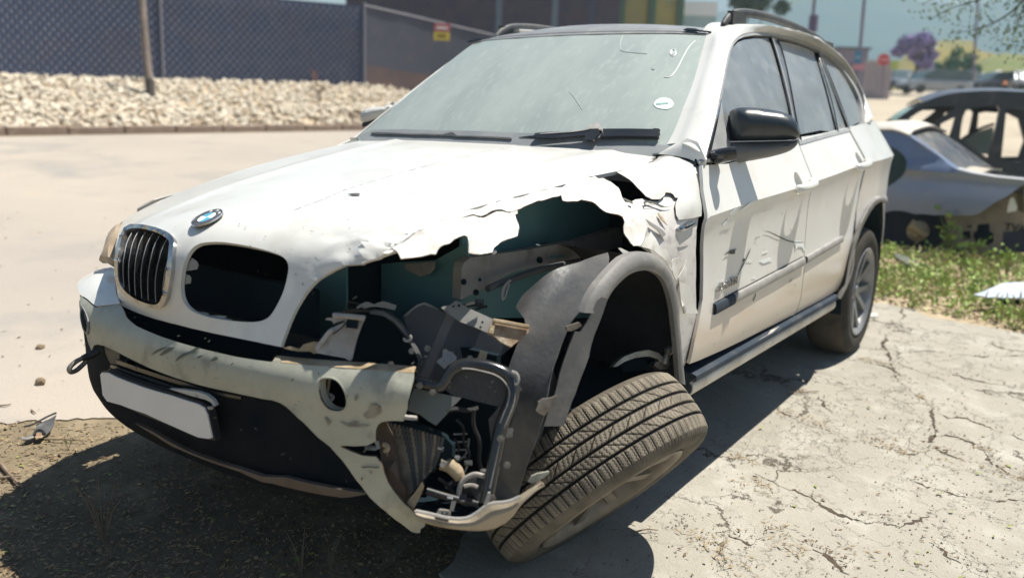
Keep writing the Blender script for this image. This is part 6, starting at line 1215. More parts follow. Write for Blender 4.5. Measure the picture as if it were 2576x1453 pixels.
stick(T('q4', [(615, 1222), (680, 1205), (735, 1212)]), .003, 'thin curved straw on the concrete near the folded wheel', .02)
pale_st = mat('pale_stalk', (.19, .155, .11), (.13, .10, .07), 40, .9)
def weed(name, base, h, n, label, seed, material, spread=.5, leaf=None, cat='weed', group=None):
    r = np.random.default_rng(seed); b0 = base; t = thing(name, label, cat, b0, group)
    V = []; F = []
    mbs = MB()
    for k in range(n):
        a = r.uniform(0, 6.28); tip = b0 + np.array([math.cos(a) * spread * h * r.uniform(.2, 1), math.sin(a) * spread * h * r.uniform(.2, 1), h * r.uniform(.55, 1)]); mid = (b0 + tip) / 2 + np.array([0, 0, h * .12])
        mbs.cyl(b0, mid, h * .012, 5, h * .009); mbs.cyl(mid, tip, h * .009, 5, h * .004)
        for j in range(3):
            f_ = r.uniform(.3, 1); q = b0 + (tip - b0) * f_ + np.array([0, 0, .1 * h * (1 - abs(2 * f_ - 1))]); d = r.normal(size=3); d[2] = abs(d[2]) * .6 + .2; d /= np.linalg.norm(d)
            mbs.cyl(q, q + d * h * .16, h * .005, 4, h * .002)
            if leaf:
                for _ in range(2):
                    e_ = np.cross(d, r.normal(size=3)); e_ /= np.linalg.norm(e_); L = h * r.uniform(.10, .18); bq = q + d * h * .1 * r.uniform(.2, 1.4); bb = len(V)
                    V += [bq, bq + d * L * .5 + e_ * L * .35, bq + d * L, bq + d * L * .5 - e_ * L * .35]; F.append((bb, bb + 1, bb + 2, bb + 3))
    mbs.build('stem', material, t)
    if leaf: mesh_obj('leaves', V, F, leaf, t, smooth=False)['kind'] = 'stuff'
    return t
weed('dry_weed', gp(T('m', [(618, 1250)])[0]), .26, 6, 'dead spindly weed in the shadow below the number plate', 5, pale_st, .35)
weed('dry_weed', gp(T('m', [(650, 1350)])[0]), .10, 5, 'small pale broken stalk low in the shadow below the plate', 6, pale_st, .6)
weed('dry_weed', gp((760, 1445)), .16, 5, 'dead weed in the dark shadow at the bottom edge, left one', 7, pale_st, .4)
weed('dry_weed', gp((830, 1440)), .14, 5, 'dead weed in the dark shadow at the bottom edge, right one', 8, pale_st, .4)
weed('green_sprig', gp(T('m', [(405, 690)])[0]), .05, 5, 'tiny green sprig at the rim of the car shadow', 9, pale_st, .8, mat('sprig_leaf', (.10, .16, .03), None, rough=.6))
# ================================================================== across the road: kerb, rubble bank, fence, buildings
def lerp(a, b, t): return np.asarray(a) * (1 - t) + np.asarray(b) * t
kerb_m = mat('kerb_concrete', (.36, .27, .21), (.28, .20, .15), 3, .9, bump=.4, bscale=30, c3=(.44, .35, .27), s3=9)
Ka = gp((-350, 347)); Kb = gp((1100, 325)); kdir = (Kb - Ka) / np.linalg.norm(Kb - Ka); klen = np.linalg.norm(Kb - Ka); kin_ = np.cross(kdir, [0, 0, 1]); kin_ = kin_ if kin_ @ (CAM - Ka) < 0 else -kin_
kerb = kind(mesh_obj('kerb', [Ka + kin_ * .02 - [0, 0, .1], Kb + kin_ * .02 - [0, 0, .1], Kb + kin_ * .14 - [0, 0, .1], Ka + kin_ * .14 - [0, 0, .1], Ka + kin_ * .02 + [0, 0, .05], Kb + kin_ * .02 + [0, 0, .05], Kb + kin_ * .14 + [0, 0, .05], Ka + kin_ * .14 + [0, 0, .05]], [(0, 1, 5, 4), (1, 2, 6, 5), (2, 3, 7, 6), (3, 0, 4, 7), (4, 5, 6, 7)], kerb_m, None, smooth=False), 'structure')
n = int(klen / .98); KR3 = np.stack([kdir, kin_, np.cross(kdir, kin_)], 1)
kme = None
for k in range(n):
    c = Ka + kdir * (k + .5) * klen / n + kin_ * .08 + np.array([0, 0, .055])
    if kme is None:
        o = MB().box((0, 0, 0), (klen / n - .03, .17, .20)).build('kerb_stone', kerb_m, None); kme = o.data
        bv = o.modifiers.new('b', 'BEVEL'); bv.width = .015; bv.segments = 2
    else:
        o = bpy.data.objects.new('kerb_stone', kme); COL.objects.link(o); bv = o.modifiers.new('b', 'BEVEL'); bv.width = .015; bv.segments = 2
    o.matrix_basis = Matrix(m4(KR3, c + np.array([0, 0, random.uniform(-.012, .012)])).tolist()); adopt(o, kerb)
# rubble bank between kerb and fence
def fence_base(px): return far((px, float(np.interp(px, [-400, 0, 915, 1020, 1250], [181, 190, 212, 226, 262]))), float(np.interp(px, [-400, 0, 915, 1250], [15.6, 18.0, 24.6, 28.5])))
def bank(u, v):      # u along (pixel column), v up the slope
    a = gp((u, float(np.interp(u, [-350, 1100], [347, 325])))) + kin_ * .17 + np.array([0, 0, .10]); b = fence_base(u)
    return lerp(a, b, v) + np.array([0, 0, .10 * math.sin(math.pi * min(v, 1))])
stone_m = [mat('pale_rubble', (.66, .58, .46), (.52, .43, .32), 3, .9, bump=.4, bscale=18, c3=(.40, .29, .19), s3=6), mat('cream_rubble', (.70, .64, .53), (.58, .50, .39), 3, .9, bump=.4, bscale=18), mat('brown_rubble', (.45, .34, .23), (.34, .25, .17), 3, .9, bump=.4, bscale=18)]
RB = thing('rubble_bank', 'long bank of pale broken rubble between the brown kerb and the dark fence', 'rubble bank', bank(400, .3))
us = np.linspace(-330, 1080, 60); vs = np.linspace(-.02, 1.12, 12); V = [bank(u, v) - np.array([0, 0, .06]) for u in us for v in vs]
mesh_obj('bank_core', V, [(i * 12 + j, (i + 1) * 12 + j, (i + 1) * 12 + j + 1, i * 12 + j + 1) for i in range(59) for j in range(11)], mat('bank_earth', (.50, .41, .30), (.36, .28, .19), 6, .95, bump=.6, bscale=12), RB)
SM = []
for k in range(7):
    bm = bmesh.new(); bmesh.ops.create_icosphere(bm, subdivisions=1, radius=1); r = random.Random(k)
    for v in bm.verts: q = v.co; f_ = 1 + .55 * noise.noise(q * 1.2 + Vector((k * 3.1, 0, 0))); v.co = Vector((q.x * f_ * 1.25, q.y * f_ * .9, q.z * f_ * .75))
    me = bpy.data.meshes.new('stone'); bm.to_mesh(me); bm.free(); me.materials.append(stone_m[0 if k < 3 else (1 if k < 6 else 2)]); SM.append(me)
spots = []
rr = np.random.default_rng(44)
for i in range(3300):
    u = rr.uniform(-120, 1050); v = rr.uniform(0, 1.04); spots.append((u, v, rr.uniform(.030, .078) * (1.15 if v < .35 else .9)))
spots.sort(key=lambda s: -s[2] + .06 * s[1] + (0 if -20 < s[0] < 930 else 1))
SV = []; SF = []
for i, (u, v, s) in enumerate(spots):
    c = bank(u, v) + np.array([0, 0, s * .25]); eu = Vector((rr.uniform(0, 6.28), rr.uniform(-.6, .6), rr.uniform(0, 6.28))); me = SM[rr.integers(7)]
    from mathutils import Euler
    Rm = Euler(eu).to_matrix()
    if i < 295:
        o = bpy.data.objects.new('stone', me); COL.objects.link(o); o.matrix_basis = Matrix.Translation(Vector(c)) @ Rm.to_4x4() @ Matrix.Scale(s, 4); adopt(o, RB)
    else:
        b = len(SV); SV += [tuple(Vector(c) + Rm @ (vv.co * s)) for vv in me.vertices]; SF += [tuple(b + x for x in p.vertices) for p in me.polygons]
kind(mesh_obj('loose_stones', SV, SF, stone_m[1], RB, smooth=False), 'stuff')
# brown clump on the bank
weed('dead_bush', bank(808, .52), .34, 16, 'low dead brown bush among the pale rubble left of the windscreen', 12, mat('dead_stem', (.16, .10, .07), None, rough=.9), .9, mat('dead_leaf', (.17, .11, .07), (.10, .06, .04), 9, .9), 'bush')
weed('dead_bush', bank(905, .06), .34, 14, 'small dry bush at the kerb beside the far door mirror', 13, bpy.data.materials['dead_stem'], .9, mat('dead_leaf_pale', (.30, .22, .13), (.2, .14, .08), 9, .9), 'bush')
weed('dead_bush', fence_base(800) + np.array([.2, .1, 0]), .45, 9, 'thin reddish dead bush at the foot of the fence', 14, mat('red_stem', (.30, .15, .10), None, rough=.9), .5, None, 'bush')
# leaning wooden pole
pa = bank(386, .50); pb_ = far((352, -60), (pa - CAM) @ ROT[2] + .1)
pole = thing('wooden_pole', 'leaning weathered wooden pole standing in the pale rubble', 'pole', pa)
wood = mat('weathered_wood', (.25, .20, .17), (.16, .125, .105), 4, .9, bump=.5, bscale=12, c3=(.36, .31, .27), s3=7, streak=(3, 3, .4))
tube('shaft', [pa - np.array([0, 0, .3]), lerp(pa, pb_, .5) + np.array([.02, 0, 0]), pb_], [.095, .085, .078], wood, pole, 14, 1)
tube('tar_foot', [pa - np.array([0, 0, .05]), lerp(pa, pb_, .14)], [.099, .096], mat('tarred_wood', (.09, .075, .065), (.06, .05, .045), 6, .9), pole, 14, 0)
# dark fence with its pale diamond texture
FH = 2.16
fence_m = mat('slate_fence', (.036, .052, .11), (.05, .064, .12), 2.2, .75, c3=(.065, .065, .095), s3=1.1)
FN_ = thing('mesh_fence', 'dark slate fence with rows of pale diamonds above the rubble bank', 'fence', fence_base(450))
def fpt(px, h): return fence_base(px) + np.array([0, 0, h])
up_ = lambda cols, h0, h1: [fpt(c, h0) for c in cols] + [fpt(c, h1) for c in cols]
cols = np.linspace(-250, 915, 60)
V = up_(cols, -.15, FH); mesh_obj('fence_sheet', V, [(i, i + 1, 61 + i, 60 + i) for i in range(59)], fence_m, FN_, smooth=False)
knot_m = mat('mesh_knot_grey', (.20, .21, .27), (.14, .15, .20), 1.3, .8)
V = []; F = []
fa = np.array([fence_base(c) for c in np.linspace(-140, 912, 400)]); seg = np.r_[0, np.cumsum(np.linalg.norm(np.diff(fa, axis=0), axis=1))]
fdir = (fa[-1] - fa[0]) / np.linalg.norm(fa[-1] - fa[0]); fnrm = np.cross(fdir, [0, 0, 1]); fnrm *= np.sign(fnrm @ (CAM - fa[200]))
PS = .200; nn = int(seg[-1] / (PS / 2))
for i in range(nn):
    s = i * PS / 2; c = np.array([np.interp(s, seg, fa[:, k]) for k in range(3)])
    for j in range(11):
        h = .08 + j * .205 + (.1025 if i % 2 else 0)
        if h > FH - .05: continue
        q = c + np.array([0, 0, h]) + fnrm * .012; a_ = fdir * (.026 + .006 * random.random()); z_ = np.array([0, 0, .060 + .012 * random.random()]); b = len(V)
        V += [q - a_, q - z_, q + a_, q + z_, q + fnrm * .02]; F += [(b, b + 1, b + 4), (b + 1, b + 2, b + 4), (b + 2, b + 3, b + 4), (b + 3, b, b + 4)]
kind(mesh_obj('mesh_knots', V, F, knot_m, FN_, smooth=False), 'stuff')
V = []; F = []
for i in range(60):
    for j in range(24):
        q = fence_base(920 + 330 * i / 60) + np.array([0, 0, .12 + j * .085 + (.042 if i % 2 else 0)]) + fnrm * .02; a_ = fdir * .016; z_ = np.array([0, 0, .026]); b = len(V); V += [q - a_, q - z_, q + a_, q + z_]; F.append((b, b + 1, b + 2, b + 3))
FINE = (V, F)
for c_ in (-90, 410, 915):
    b0 = fence_base(c_) + fnrm * .03; MB().cyl(b0 - [0, 0, .2], b0 + [0, 0, FH + .1], .035, 10).build('fence_post', mat('post_grey', (.22, .22, .26), None, rough=.7), FN_)
F2 = thing('sheet_fence', 'plain grey brown sheet fence with rusty foot behind the windscreen', 'fence', fence_base(1050))
cols = np.linspace(916, 1700, 30)
rust_f = mat('rusty_foot', (.15, .095, .085), (.10, .075, .08), 3, .8, c3=(.20, .11, .08), s3=2)
sheet_f = mat('grey_sheet', (.075, .078, .115), (.06, .065, .10), 1.5, .75, c3=(.10, .09, .11), s3=3)
def fpt2(px, h): return fence_base(min(px, 1250)) + (fence_base(1250) - fence_base(1150)) / 100 * max(0, px - 1250) + np.array([0, 0, h])
H2 = 2.18
mesh_obj('lower_sheet', [fpt2(c, -.2) for c in cols] + [fpt2(c, .55) for c in cols], [(i, i + 1, 31 + i, 30 + i) for i in range(29)], rust_f, F2, smooth=False)
mesh_obj('upper_sheet', [fpt2(c, .55) for c in cols] + [fpt2(c, H2) for c in cols], [(i, i + 1, 31 + i, 30 + i) for i in range(29)], sheet_f, F2, smooth=False)
kind(mesh_obj('fine_mesh', FINE[0], FINE[1], mat('fine_mesh_grey', (.13, .13, .165), None, rough=.8), F2, smooth=False), 'stuff')
tube('top_rail', [fpt2(c, H2) for c in cols[::4]], .03, bpy.data.materials['post_grey'], F2, 6, 0)
# sign on the fence
sg = thing('warning_sign', 'small red over yellow warning sign on the grey fence', 'sign', far((1112, 80), 25.6))
sp_ = plane(far((1112, 80), 25.6), (CAM - far((1112, 80), 25.6)) * np.array([1, 1, 0]))
sq = lambda l: sp_.px(P('P', l))
panel('sign_board', sp_, sq([(1092, 80), (1132, 82), (1131, 103), (1091, 101)]), mat('sign_yellow', (.66, .52, .06), (.55, .43, .06), 3, .6), sg, step=.3, thick=.01)
panel('sign_top', sp_, sq([(1093, 58), (1133, 60), (1132, 80), (1092, 78)]), mat('sign_red', (.52, .13, .13), (.45, .12, .13), 3, .6), sg, step=.3, thick=.01)
panel('sign_band', sp_, sq([(1099, 67), (1127, 69), (1126, 74), (1098, 72)]), M['white'], sg, step=.3, thick=.004, off=.004)
panel('sign_print', sp_, sq([(1100, 88), (1122, 89), (1121, 95), (1099, 94)]), mat('sign_ink', (.12, .08, .03), None), sg, step=.3, thick=.004, off=.004)
# ---- buildings and vehicles at the top of the picture
def facing(c): d = (CAM - c) * np.array([1, 1, 0]); return d / np.linalg.norm(d)
def block(name, label, cat, px0, px1, ytop, ybot, d, depth, material, extra=None):
    """a box standing at depth d whose near face covers the measured pixels"""
    a = far((px0, ybot), d); b = far((px1, ybot), d); h = (far((px0, ytop), d) - a)[2]; t = thing(name, label, cat, (a + b) / 2)
    w_ = b - a; w_[2] = 0; L = np.linalg.norm(w_); w_ /= L; nb = np.cross(w_, [0, 0, 1]); nb *= np.sign(nb @ (CAM - a)); c = (a + b) / 2; R = np.stack([w_, nb, [0, 0, 1.0]], 1)
    return t, R, c, L, h
bk_m = mat('dark_brick', (.075, .055, .085), (.055, .045, .075), 2, .85, c3=(.10, .06, .07), s3=1.2)
t, R, c, L, h = block('brick_building', 'dark brick building with pale pillars rising behind the roof', 'building', 870, 1552, -160, 150, 42, 8, bk_m)
MB().box(c + R @ np.array([0, -4, h / 2]), (L, 8, h), R).build('wall', bk_m, t)
for px_, w__ in ((1255, .30), (1395, .30), (1487, .22)):
    q = far((px_, 60), 41.8); MB().box((q[0], q[1], c[2] + h / 2), (w__, .3, h + .1), R).build('pillar', mat('pillar_blue', (.16, .21, .27), (.12, .16, .21), 2, .7) if px_ < 1450 else mat('pillar_dark', (.04, .06, .11), None, rough=.7), t)
q = far((1527, 40), 41.85); MB().box((q[0], q[1], c[2] + h / 2), (.9, .2, h), R).build('brick_corner', mat('red_brick', (.18, .09, .09), (.13, .075, .09), 6, .85), t)
for k in range(5):
    q = far((1290 + 42 * k, 20), 41.9); MB().box(q, (.5, .12, .9), R).build('window', mat('dark_pane', (.03, .035, .07), None, rough=.3), t)
q = far((1090, -6), 41.9); MB().box(q, (7.5, .3, .5), R).build('fascia', mat('teal_fascia', (.02, .07, .10), None, rough=.6), t)
t, R, c, L, h = block('yellow_wall', 'olive yellow wall with green posts between brick building and white truck', 'wall', 1556, 1702, -60, 150, 48, 1, None)
ym = mat('olive_yellow', (.36, .32, .12), (.28, .26, .12), .8, .8, c3=(.22, .26, .17), s3=.7)
MB().box(c + R @ np.array([-L * .27, -.3, h / 2]), (L * .46, .6, h), R).build('wall_panel', ym, t); MB().box(c + R @ np.array([L * .26, -.3, h * .36]), (L * .46, .6, h * .72), R).build('wall_panel', ym, t)
for f_ in (-.5, 0.02, .5): MB().box(c + R @ np.array([L * f_, 0, h / 2]), (.35, .5, h * .96), R).build('post', mat('green_post', (.07, .14, .10), None, rough=.8), t)
t, R, c, L, h = block('parked_truck', 'white parked truck seen above the roof beside the yellow wall', 'truck', 1712, 1795, 8, 150, 50, 3, None)
MB().box(c + R @ np.array([0, -2.5, h * .88]), (L, 5, h * .24), R).build('cargo_roof', mat('truck_white', (.74, .77, .80), None, rough=.5), t); MB().box(c + R @ np.array([0, -2.5, h * .53]), (L * .99, 4.9, h * .46), R).build('cargo_box', mat('truck_pale', (.36, .48, .50), (.30, .42, .45), 1, .6), t)
for f_ in (-.33, .33): MB().cyl(c + R @ np.array([L * f_, .1, .45]), c + R @ np.array([L * f_, -.4, .45]), .45, 16).build('wheel', M['black'], t)
# ---- trees
def leaf_mat(name, c1, c2): return mat(name, c1, c2, 1.2, .8, spec=.2)
def tree(name, label, base, h, crown_r, cz, n, leaf, lm, seed, trunk_r=.12, cat='tree', group=None, clumps=14, limb=True, cflat=.8):
    r = np.random.default_rng(seed); t = thing(name, label, cat, base, group); top = base + np.array([0, 0, h])
    bark = bpy.data.materials.get('bark') or mat('bark', (.10, .075, .055), (.06, .045, .035), 6, .9, bump=.4, bscale=14)
    cen = base + np.array([0, 0, cz]); cl = []
    tube('trunk', [base - np.array([0, 0, .2]), lerp(base, cen, .5) + r.normal(size=3) * .05 * h * np.array([1, 1, 0]), cen], [trunk_r, trunk_r * .7, trunk_r * .35], bark, t, 8, 2)
    for k in range(clumps):
        d = r.normal(size=3); d /= np.linalg.norm(d); c = cen + d * crown_r * r.uniform(.35, .85) * np.array([1, 1, cflat]); cl.append((c, crown_r * r.uniform(.22, .42)))
        if limb and k < 7: tube('limb', [lerp(base, cen, r.uniform(.55, .9)), lerp(cen, c, .5), c], [trunk_r * .35, trunk_r * .2, trunk_r * .08], bark, t, 6, 1)
    V = []; F = []
    for k in range(n):
        c, s = cl[r.integers(len(cl))]; d = r.normal(size=3); d /= np.linalg.norm(d); q = c + d * s * r.uniform(.3, 1)**.5 * np.array([1, 1, .8]); a = r.normal(size=3); a /= np.linalg.norm(a); b_ = np.cross(a, d + r.normal(size=3) * .3); b_ /= np.linalg.norm(b_) + 1e-9; L = leaf * r.uniform(.6, 1.4); bb = len(V)
        V += [q - a * L, q + b_ * L * .45, q + a * L, q - b_ * L * .45]; F.append((bb, bb + 1, bb + 2, bb + 3))
    o = mesh_obj('crown', V, F, lm, t, smooth=False); o['kind'] = 'stuff'
    return t
def base_at(px, y, d): return far((px, y), d)
tree('dark_tree', 'dark green tree behind the roof rail', base_at(1900, 150, 62), 8, 2.4, 4.2, 2600, .22, leaf_mat('dark_leaf', (.025, .055, .045), (.05, .085, .045)), 3)
tree('jacaranda_tree', 'lilac flowering jacaranda tree beyond the stop sign', base_at(2302, 205, 66), 4.5, 2.0, 2.2, 2600, .20, leaf_mat('lilac_bloom', (.30, .23, .46), (.20, .16, .34)), 4, .16)
# hillside mound and bushes
def mound(name, px_top, ybase, d0, d1, material, label=None):
    V = []; n = len(px_top)
    for (px_, y) in px_top: V.append(far((px_, ybase), d0))
    for k, f_ in ((1, .55), (2, .9), (3, 1.0)):
        for (px_, y) in px_top:
            V.append(far((px_, ybase + (y - ybase) * f_), d0 + (d1 - d0) * (f_**2)))
    for (px_, y) in px_top: V.append(far((px_, ybase), d1 * 1.4))
    F = [(j * n + i, j * n + i + 1, (j + 1) * n + i + 1, (j + 1) * n + i) for j in range(4) for i in range(n - 1)]
    return kind(mesh_obj(name, V, F, material, None), 'structure')
# sandy rise on the right that the far cars stand on
V = []
pxs = np.linspace(1500, 3300, 19)
for d, yy in ((13, None), (22, 300), (40, 258), (64, 236), (100, 225)):
    for px_ in pxs:
        if yy is None:
            lo_ = far((px_, 500), d); V.append(np.array([lo_[0], lo_[1], gz(lo_[0], lo_[1]) - .02]))
        else: V.append(far((px_, yy + (px_ - 2250) * .02), d))
kind(mesh_obj('sand_rise', V, [(j * 19 + i, j * 19 + i + 1, (j + 1) * 19 + i + 1, (j + 1) * 19 + i) for j in range(4) for i in range(18)], ground_mat('pale_sand', (.47, .41, .325), (.39, .335, .26), (.32, .275, .21), .15, bump=.4, bs=5), None), 'structure')
mound('dry_mound', [(2150, 230), (2240, 175), (2300, 120), (2335, 105), (2380, 101), (2445, 103), (2465, 128), (2520, 140), (2600, 150), (2800, 160), (3100, 190)], 245, 86, 110, mat('dry_grass_hill', (.20, .16, .03), (.155, .135, .035), .25, .95, c3=(.085, .10, .04), s3=.18, bump=.5, bscale=2))
mound('green_slope', [(2420, 200), (2470, 150), (2520, 134), (2580, 138), (2700, 150), (2900, 165), (3100, 180)], 245, 80, 100, mat('green_slope_grass', (.10, .135, .03), (.15, .155, .04), .3, .95, c3=(.16, .145, .07), s3=.3, bump=.5, bscale=2))
for k, (px_, y, hh) in enumerate(((2372, 205, 2.2), (2405, 205, 2.8), (2440, 208, 2.0), (2350, 208, 1.5))):
    tree('green_bush', ['round green bush left of the tallest one below the dry mound', 'tallest green bush below the dry mound', 'green bush right of the tallest one below the dry mound', 'small green bush beside the lilac tree'][k], base_at(px_, y, 74), hh, hh * .55, hh * .55, 700, .2, leaf_mat('bush_leaf', (.03, .11, .06), (.06, .17, .07)) if k == 0 else bpy.data.materials['bush_leaf'], 20 + k, .06, 'bush', 'green bushes below the dry mound', 8, False)
for k, (px_, y, hh) in enumerate(((2068, 178, 2.2), (2108, 176, 1.8), (2140, 178, 1.6))):
    tree('dark_bush', ['dark bush nearest the roof edge, left of the poles', 'dark bush between the two poles', 'dark bush right of the poles above the wall'][k], base_at(px_, y, 78), hh, hh * .6, hh * .5, 500, .2, bpy.data.materials['dark_leaf'], 30 + k, .06, 'bush', 'dark bushes above the gate wall', 8, False)
# mountain
hp = [(600, 120), (1000, 60), (1400, 30), (1700, 40), (1830, 30), (1950, 5), (2080, -30), (2200, -25), (2300, 2), (2360, 12), (2480, 8), (2560, -5), (2700, -40), (3000, -70), (3400, -40), (3800, 60)]
hx = np.linspace(600, 3800, 120); hy = np.interp(hx, [a for a, b in hp], [b for a, b in hp]) + np.array([6 * noise.noise(Vector((x * .02, 0, 0))) + 3 * noise.noise(Vector((x * .07, 3, 0))) for x in hx])
V = []; rows = 16
for j in range(rows):
    f_ = j / (rows - 1)
    for x, y in zip(hx, hy):
        d = 190 + 215 * f_ + 16 * noise.noise(Vector((x * .012, f_ * 4, 2))); V.append(far((x, 262 + (y - 262) * f_**.9), d))
mt_ = mat('haze_blue_mountain', (.030, .088, .118), (.042, .10, .118), .026, .95, c3=(.06, .10, .09), s3=.045)  # blue of distant haze painted into the slope's own colour
kind(mesh_obj('mountain', V, [(j * 120 + i, j * 120 + i + 1, (j + 1) * 120 + i + 1, (j + 1) * 120 + i) for j in range(rows - 1) for i in range(119)], mt_, None), 'structure')
# ---- gate walls, signs, poles on the right
pk = mat('pink_grey_wall', (.38, .32, .34), (.30, .26, .29), .8, .8)
t, R, c, L, h = block('gate_wall', 'pinkish grey gate wall behind the stop sign', 'wall', *[1738.8 + .325 * v for v in (1345, 1530)], 158, 242, 46, 1, pk)
MB().box(c + R @ np.array([0, -.2, h / 2 - .4]), (L, .4, h + .8), R).build('wall', pk, t); MB().box(c + R @ np.array([0, -.2, h + .05]), (L * 1.03, .5, .1), R).build('coping', mat('wall_coping', (.42, .40, .40), None, rough=.8), t)
t, R, c, L, h = block('gate_house', 'small mauve gate house left of the pinkish wall', 'building', 2095, 2172, 126, 242, 52, 3, pk)
mv = mat('mauve_wall', (.24, .20, .26), (.19, .17, .23), .8, .8)
MB().box(c + R @ np.array([0, -1.5, h / 2 - .4]), (L, 3, h + .8), R).build('wall', mv, t); MB().box(c + R @ np.array([0, -1.5, h + .06]), (L * 1.1, 3.4, .12), R).build('roof', mat('house_roof', (.12, .12, .16), None, rough=.8), t)
MB().box(c + R @ np.array([L * .1, .02, h * .45]), (.7, .06, h * .5), R).build('door', mat('house_door', (.10, .10, .15), None, rough=.6), t)
def rod(name, label, cat, px_, y0, y1, d, r_, m_, lean=0, extra=None, group=None):
    a = far((px_ + lean, y1), d); b = far((px_, y0), d); t = thing(name, label, cat, a, group); tube('post', [a, b], r_, m_, t, 8, 0)
    return t
pm = mat('mauve_pole', (.20, .16, .21), (.16, .13, .18), 2, .8)
t = rod('street_pole', 'mauve pole with a dark box beyond the roof rail', 'pole', 2053, -40, 235, 40, .075, pm, -26)
q = far((2046, 60), 40); MB().box(q, (.3, .34, .75)).build('meter_box', mat('box_dark', (.10, .07, .14), None, rough=.7), t)
t = rod('street_pole', 'tall mauve pole standing left of the stop sign', 'pole', 2178, -40, 235, 42, .08, pm, -24)
t = rod('street_pole', 'thin pole at the right against the mountain', 'pole', 2462, -20, 240, 60, .09, pm, -18)
# stop sign
sc0 = far((2223, 151), 38); t = thing('stop_sign', 'round red stop sign on a thin post beside the gate wall', 'sign', far((2220, 245), 38)); nf = facing(sc0); Rf = frame(nf)
oc = lambda r_, off: [sc0 + nf * off + Rf[:, 0] * r_ * math.cos(a) + Rf[:, 1] * r_ * math.sin(a) for a in np.linspace(math.pi / 8, math.pi / 8 + 2 * math.pi, 9)[:-1]]
def slab_poly(name, pts, n_, th, m_, parent): V = list(pts) + [p - n_ * th for p in pts]; k = len(pts); return mesh_obj(name, V, [tuple(range(k)), tuple(range(2 * k - 1, k - 1, -1))] + [(i, i + k, (i + 1) % k + k, (i + 1) % k) for i in range(k)], m_, parent, smooth=False)
slab_poly('plate_edge', oc(.29, 0), nf, .02, mat('sign_pale', (.55, .42, .42), None, rough=.6), t); slab_poly('plate', oc(.265, .008), nf, .006, mat('stop_red', (.55, .06, .075), None, rough=.6), t)
text('lettering', 'STOP', .19, m4(Rf, sc0 + nf * .014), mat('stop_white', (.75, .62, .62), None, rough=.6), t, .003)
tube('post', [far((2220, 245), 38), sc0 - nf * .04], .03, pm, t, 8, 0)
t = thing('blue_sign', 'small blue sign high on the tall pole', 'sign', far((2158, 145), 41.8)); q = far((2158, 145), 41.8); Rq = frame(facing(q)); MB().box(q, (.32, .62, .03), Rq).build('board', mat('sign_blue', (.05, .19, .33), None, rough=.6), t); MB().box(q + Rq[:, 2] * .02, (.2, .06, .01), Rq).build('stripe', mat('sign_stripe', (.4, .5, .6), None), t)
t = thing('red_board', 'low pinkish red board below the blue sign', 'sign', far((2158, 168), 41.7)); q = far((2160, 169), 41.7); Rq = frame(facing(q)); MB().box(q, (.6, .28, .03), Rq).build('board', mat('board_pink', (.50, .22, .27), None, rough=.6), t); MB().box(q - Rq[:, 1] * .6, (.05, 1.0, .04), Rq).build('post', pm, t)
t = thing('yellow_sign', 'small yellow green sign right of the stop sign', 'sign', far((2251, 164), 45)); q = far((2251, 164), 45); Rq = frame(facing(q)); MB().box(q, (.34, .5, .03), Rq).build('board', mat('board_lime', (.42, .50, .12), None, rough=.6), t); MB().box(q - Rq[:, 1] * .9, (.05, 1.4, .04), Rq).build('post', pm, t)
# ================================================================== other cars, weeds, hanging branches
def parked_car(label, px_, y, d, yaw, L, H, body, dark, cat='car', van=False):
    """far parked car: lofted body, glass, wheels"""
    b = far((px_, y), d); t = thing('parked_car', label, cat, b, 'cars parked below the dry mound')
    a = math.radians(yaw); vx = ROT[0] * np.array([1, 1, 0]); vx /= np.linalg.norm(vx); vz = np.array([0, 0, 1.0]); vy = np.cross(vz, vx)
    ex = vx * math.cos(a) + vy * math.sin(a); ey = np.cross(vz, ex); W = 1.72
    def sec(pts, half): return [b + ex * x * L + ey * half + vz * z * H for x, z in pts]
    low = [(-.5, .30), (-.49, .47), (-.40, .54), (-.26, .58), (.30, .60), (.47, .58), (.5, .45), (.49, .22)]
    bot = [(-.49, .20), (-.46, .16), (-.2, .15), (0, .15), (.2, .15), (.4, .15), (.47, .16), (.49, .20)]
    mid = [lerp(p, q, .5) for p, q in zip(low, bot)]
    loft('body', [sec(bot, W * .40), sec(mid, W * .5), sec(low, W * .47), sec(low, 0), sec(low, -W * .47), sec(mid, -W * .5), sec(bot, -W * .4)], body, t, 24, 2, .02, outward=vz)
    cab = [(-.27, .57), (-.13, .90), (-.02, .98), (.22, .99), (.36, .90), (.46, .60)] if not van else [(-.30, .57), (-.18, .93), (-.05, 1.0), (.30, 1.0), (.44, .96), (.485, .60)]
    loft('cabin', [sec(cab, W * .46), sec([(x * .97, .57 + (z - .57) * .95) for x, z in cab], W * .42), sec(cab, W * .30), sec(cab, 0), sec(cab, -W * .3), sec([(x * .97, .57 + (z - .57) * .95) for x, z in cab], -W * .42), sec(cab, -W * .46)], dark, t, 24, 2, .01, outward=vz)
    rf = [(x, z + .006) for x, z in cab[1:-1]]
    loft('roof', [sec(rf, W * .34), sec([(x, z + .012) for x, z in rf], 0), sec(rf, -W * .34)], body, t, 16, 2, .02, outward=vz)
    side = [(x, .60 + (z - .57) * .86) for x, z in cab]
    for sgn in (1, -1):
        c = sec(side, W * .455 * sgn); slab_poly('window', c, ey * sgn, .01, dark, t)
        for x in (-.31, .31): MB().cyl(b + ex * x * L + ey * sgn * W * .5 + vz * .31, b + ex * x * L + ey * sgn * W * .38 + vz * .31, .31, 14).build('wheel', M['black'], t)
    for s in (-1, 1): MB().box(b + ex * -.47 * L + ey * s * W * .36 + vz * H * .47, (.2, .3, .14), np.stack([ex, ey, vz], 1)).build('headlamp', M['chrome'], t)
    return t
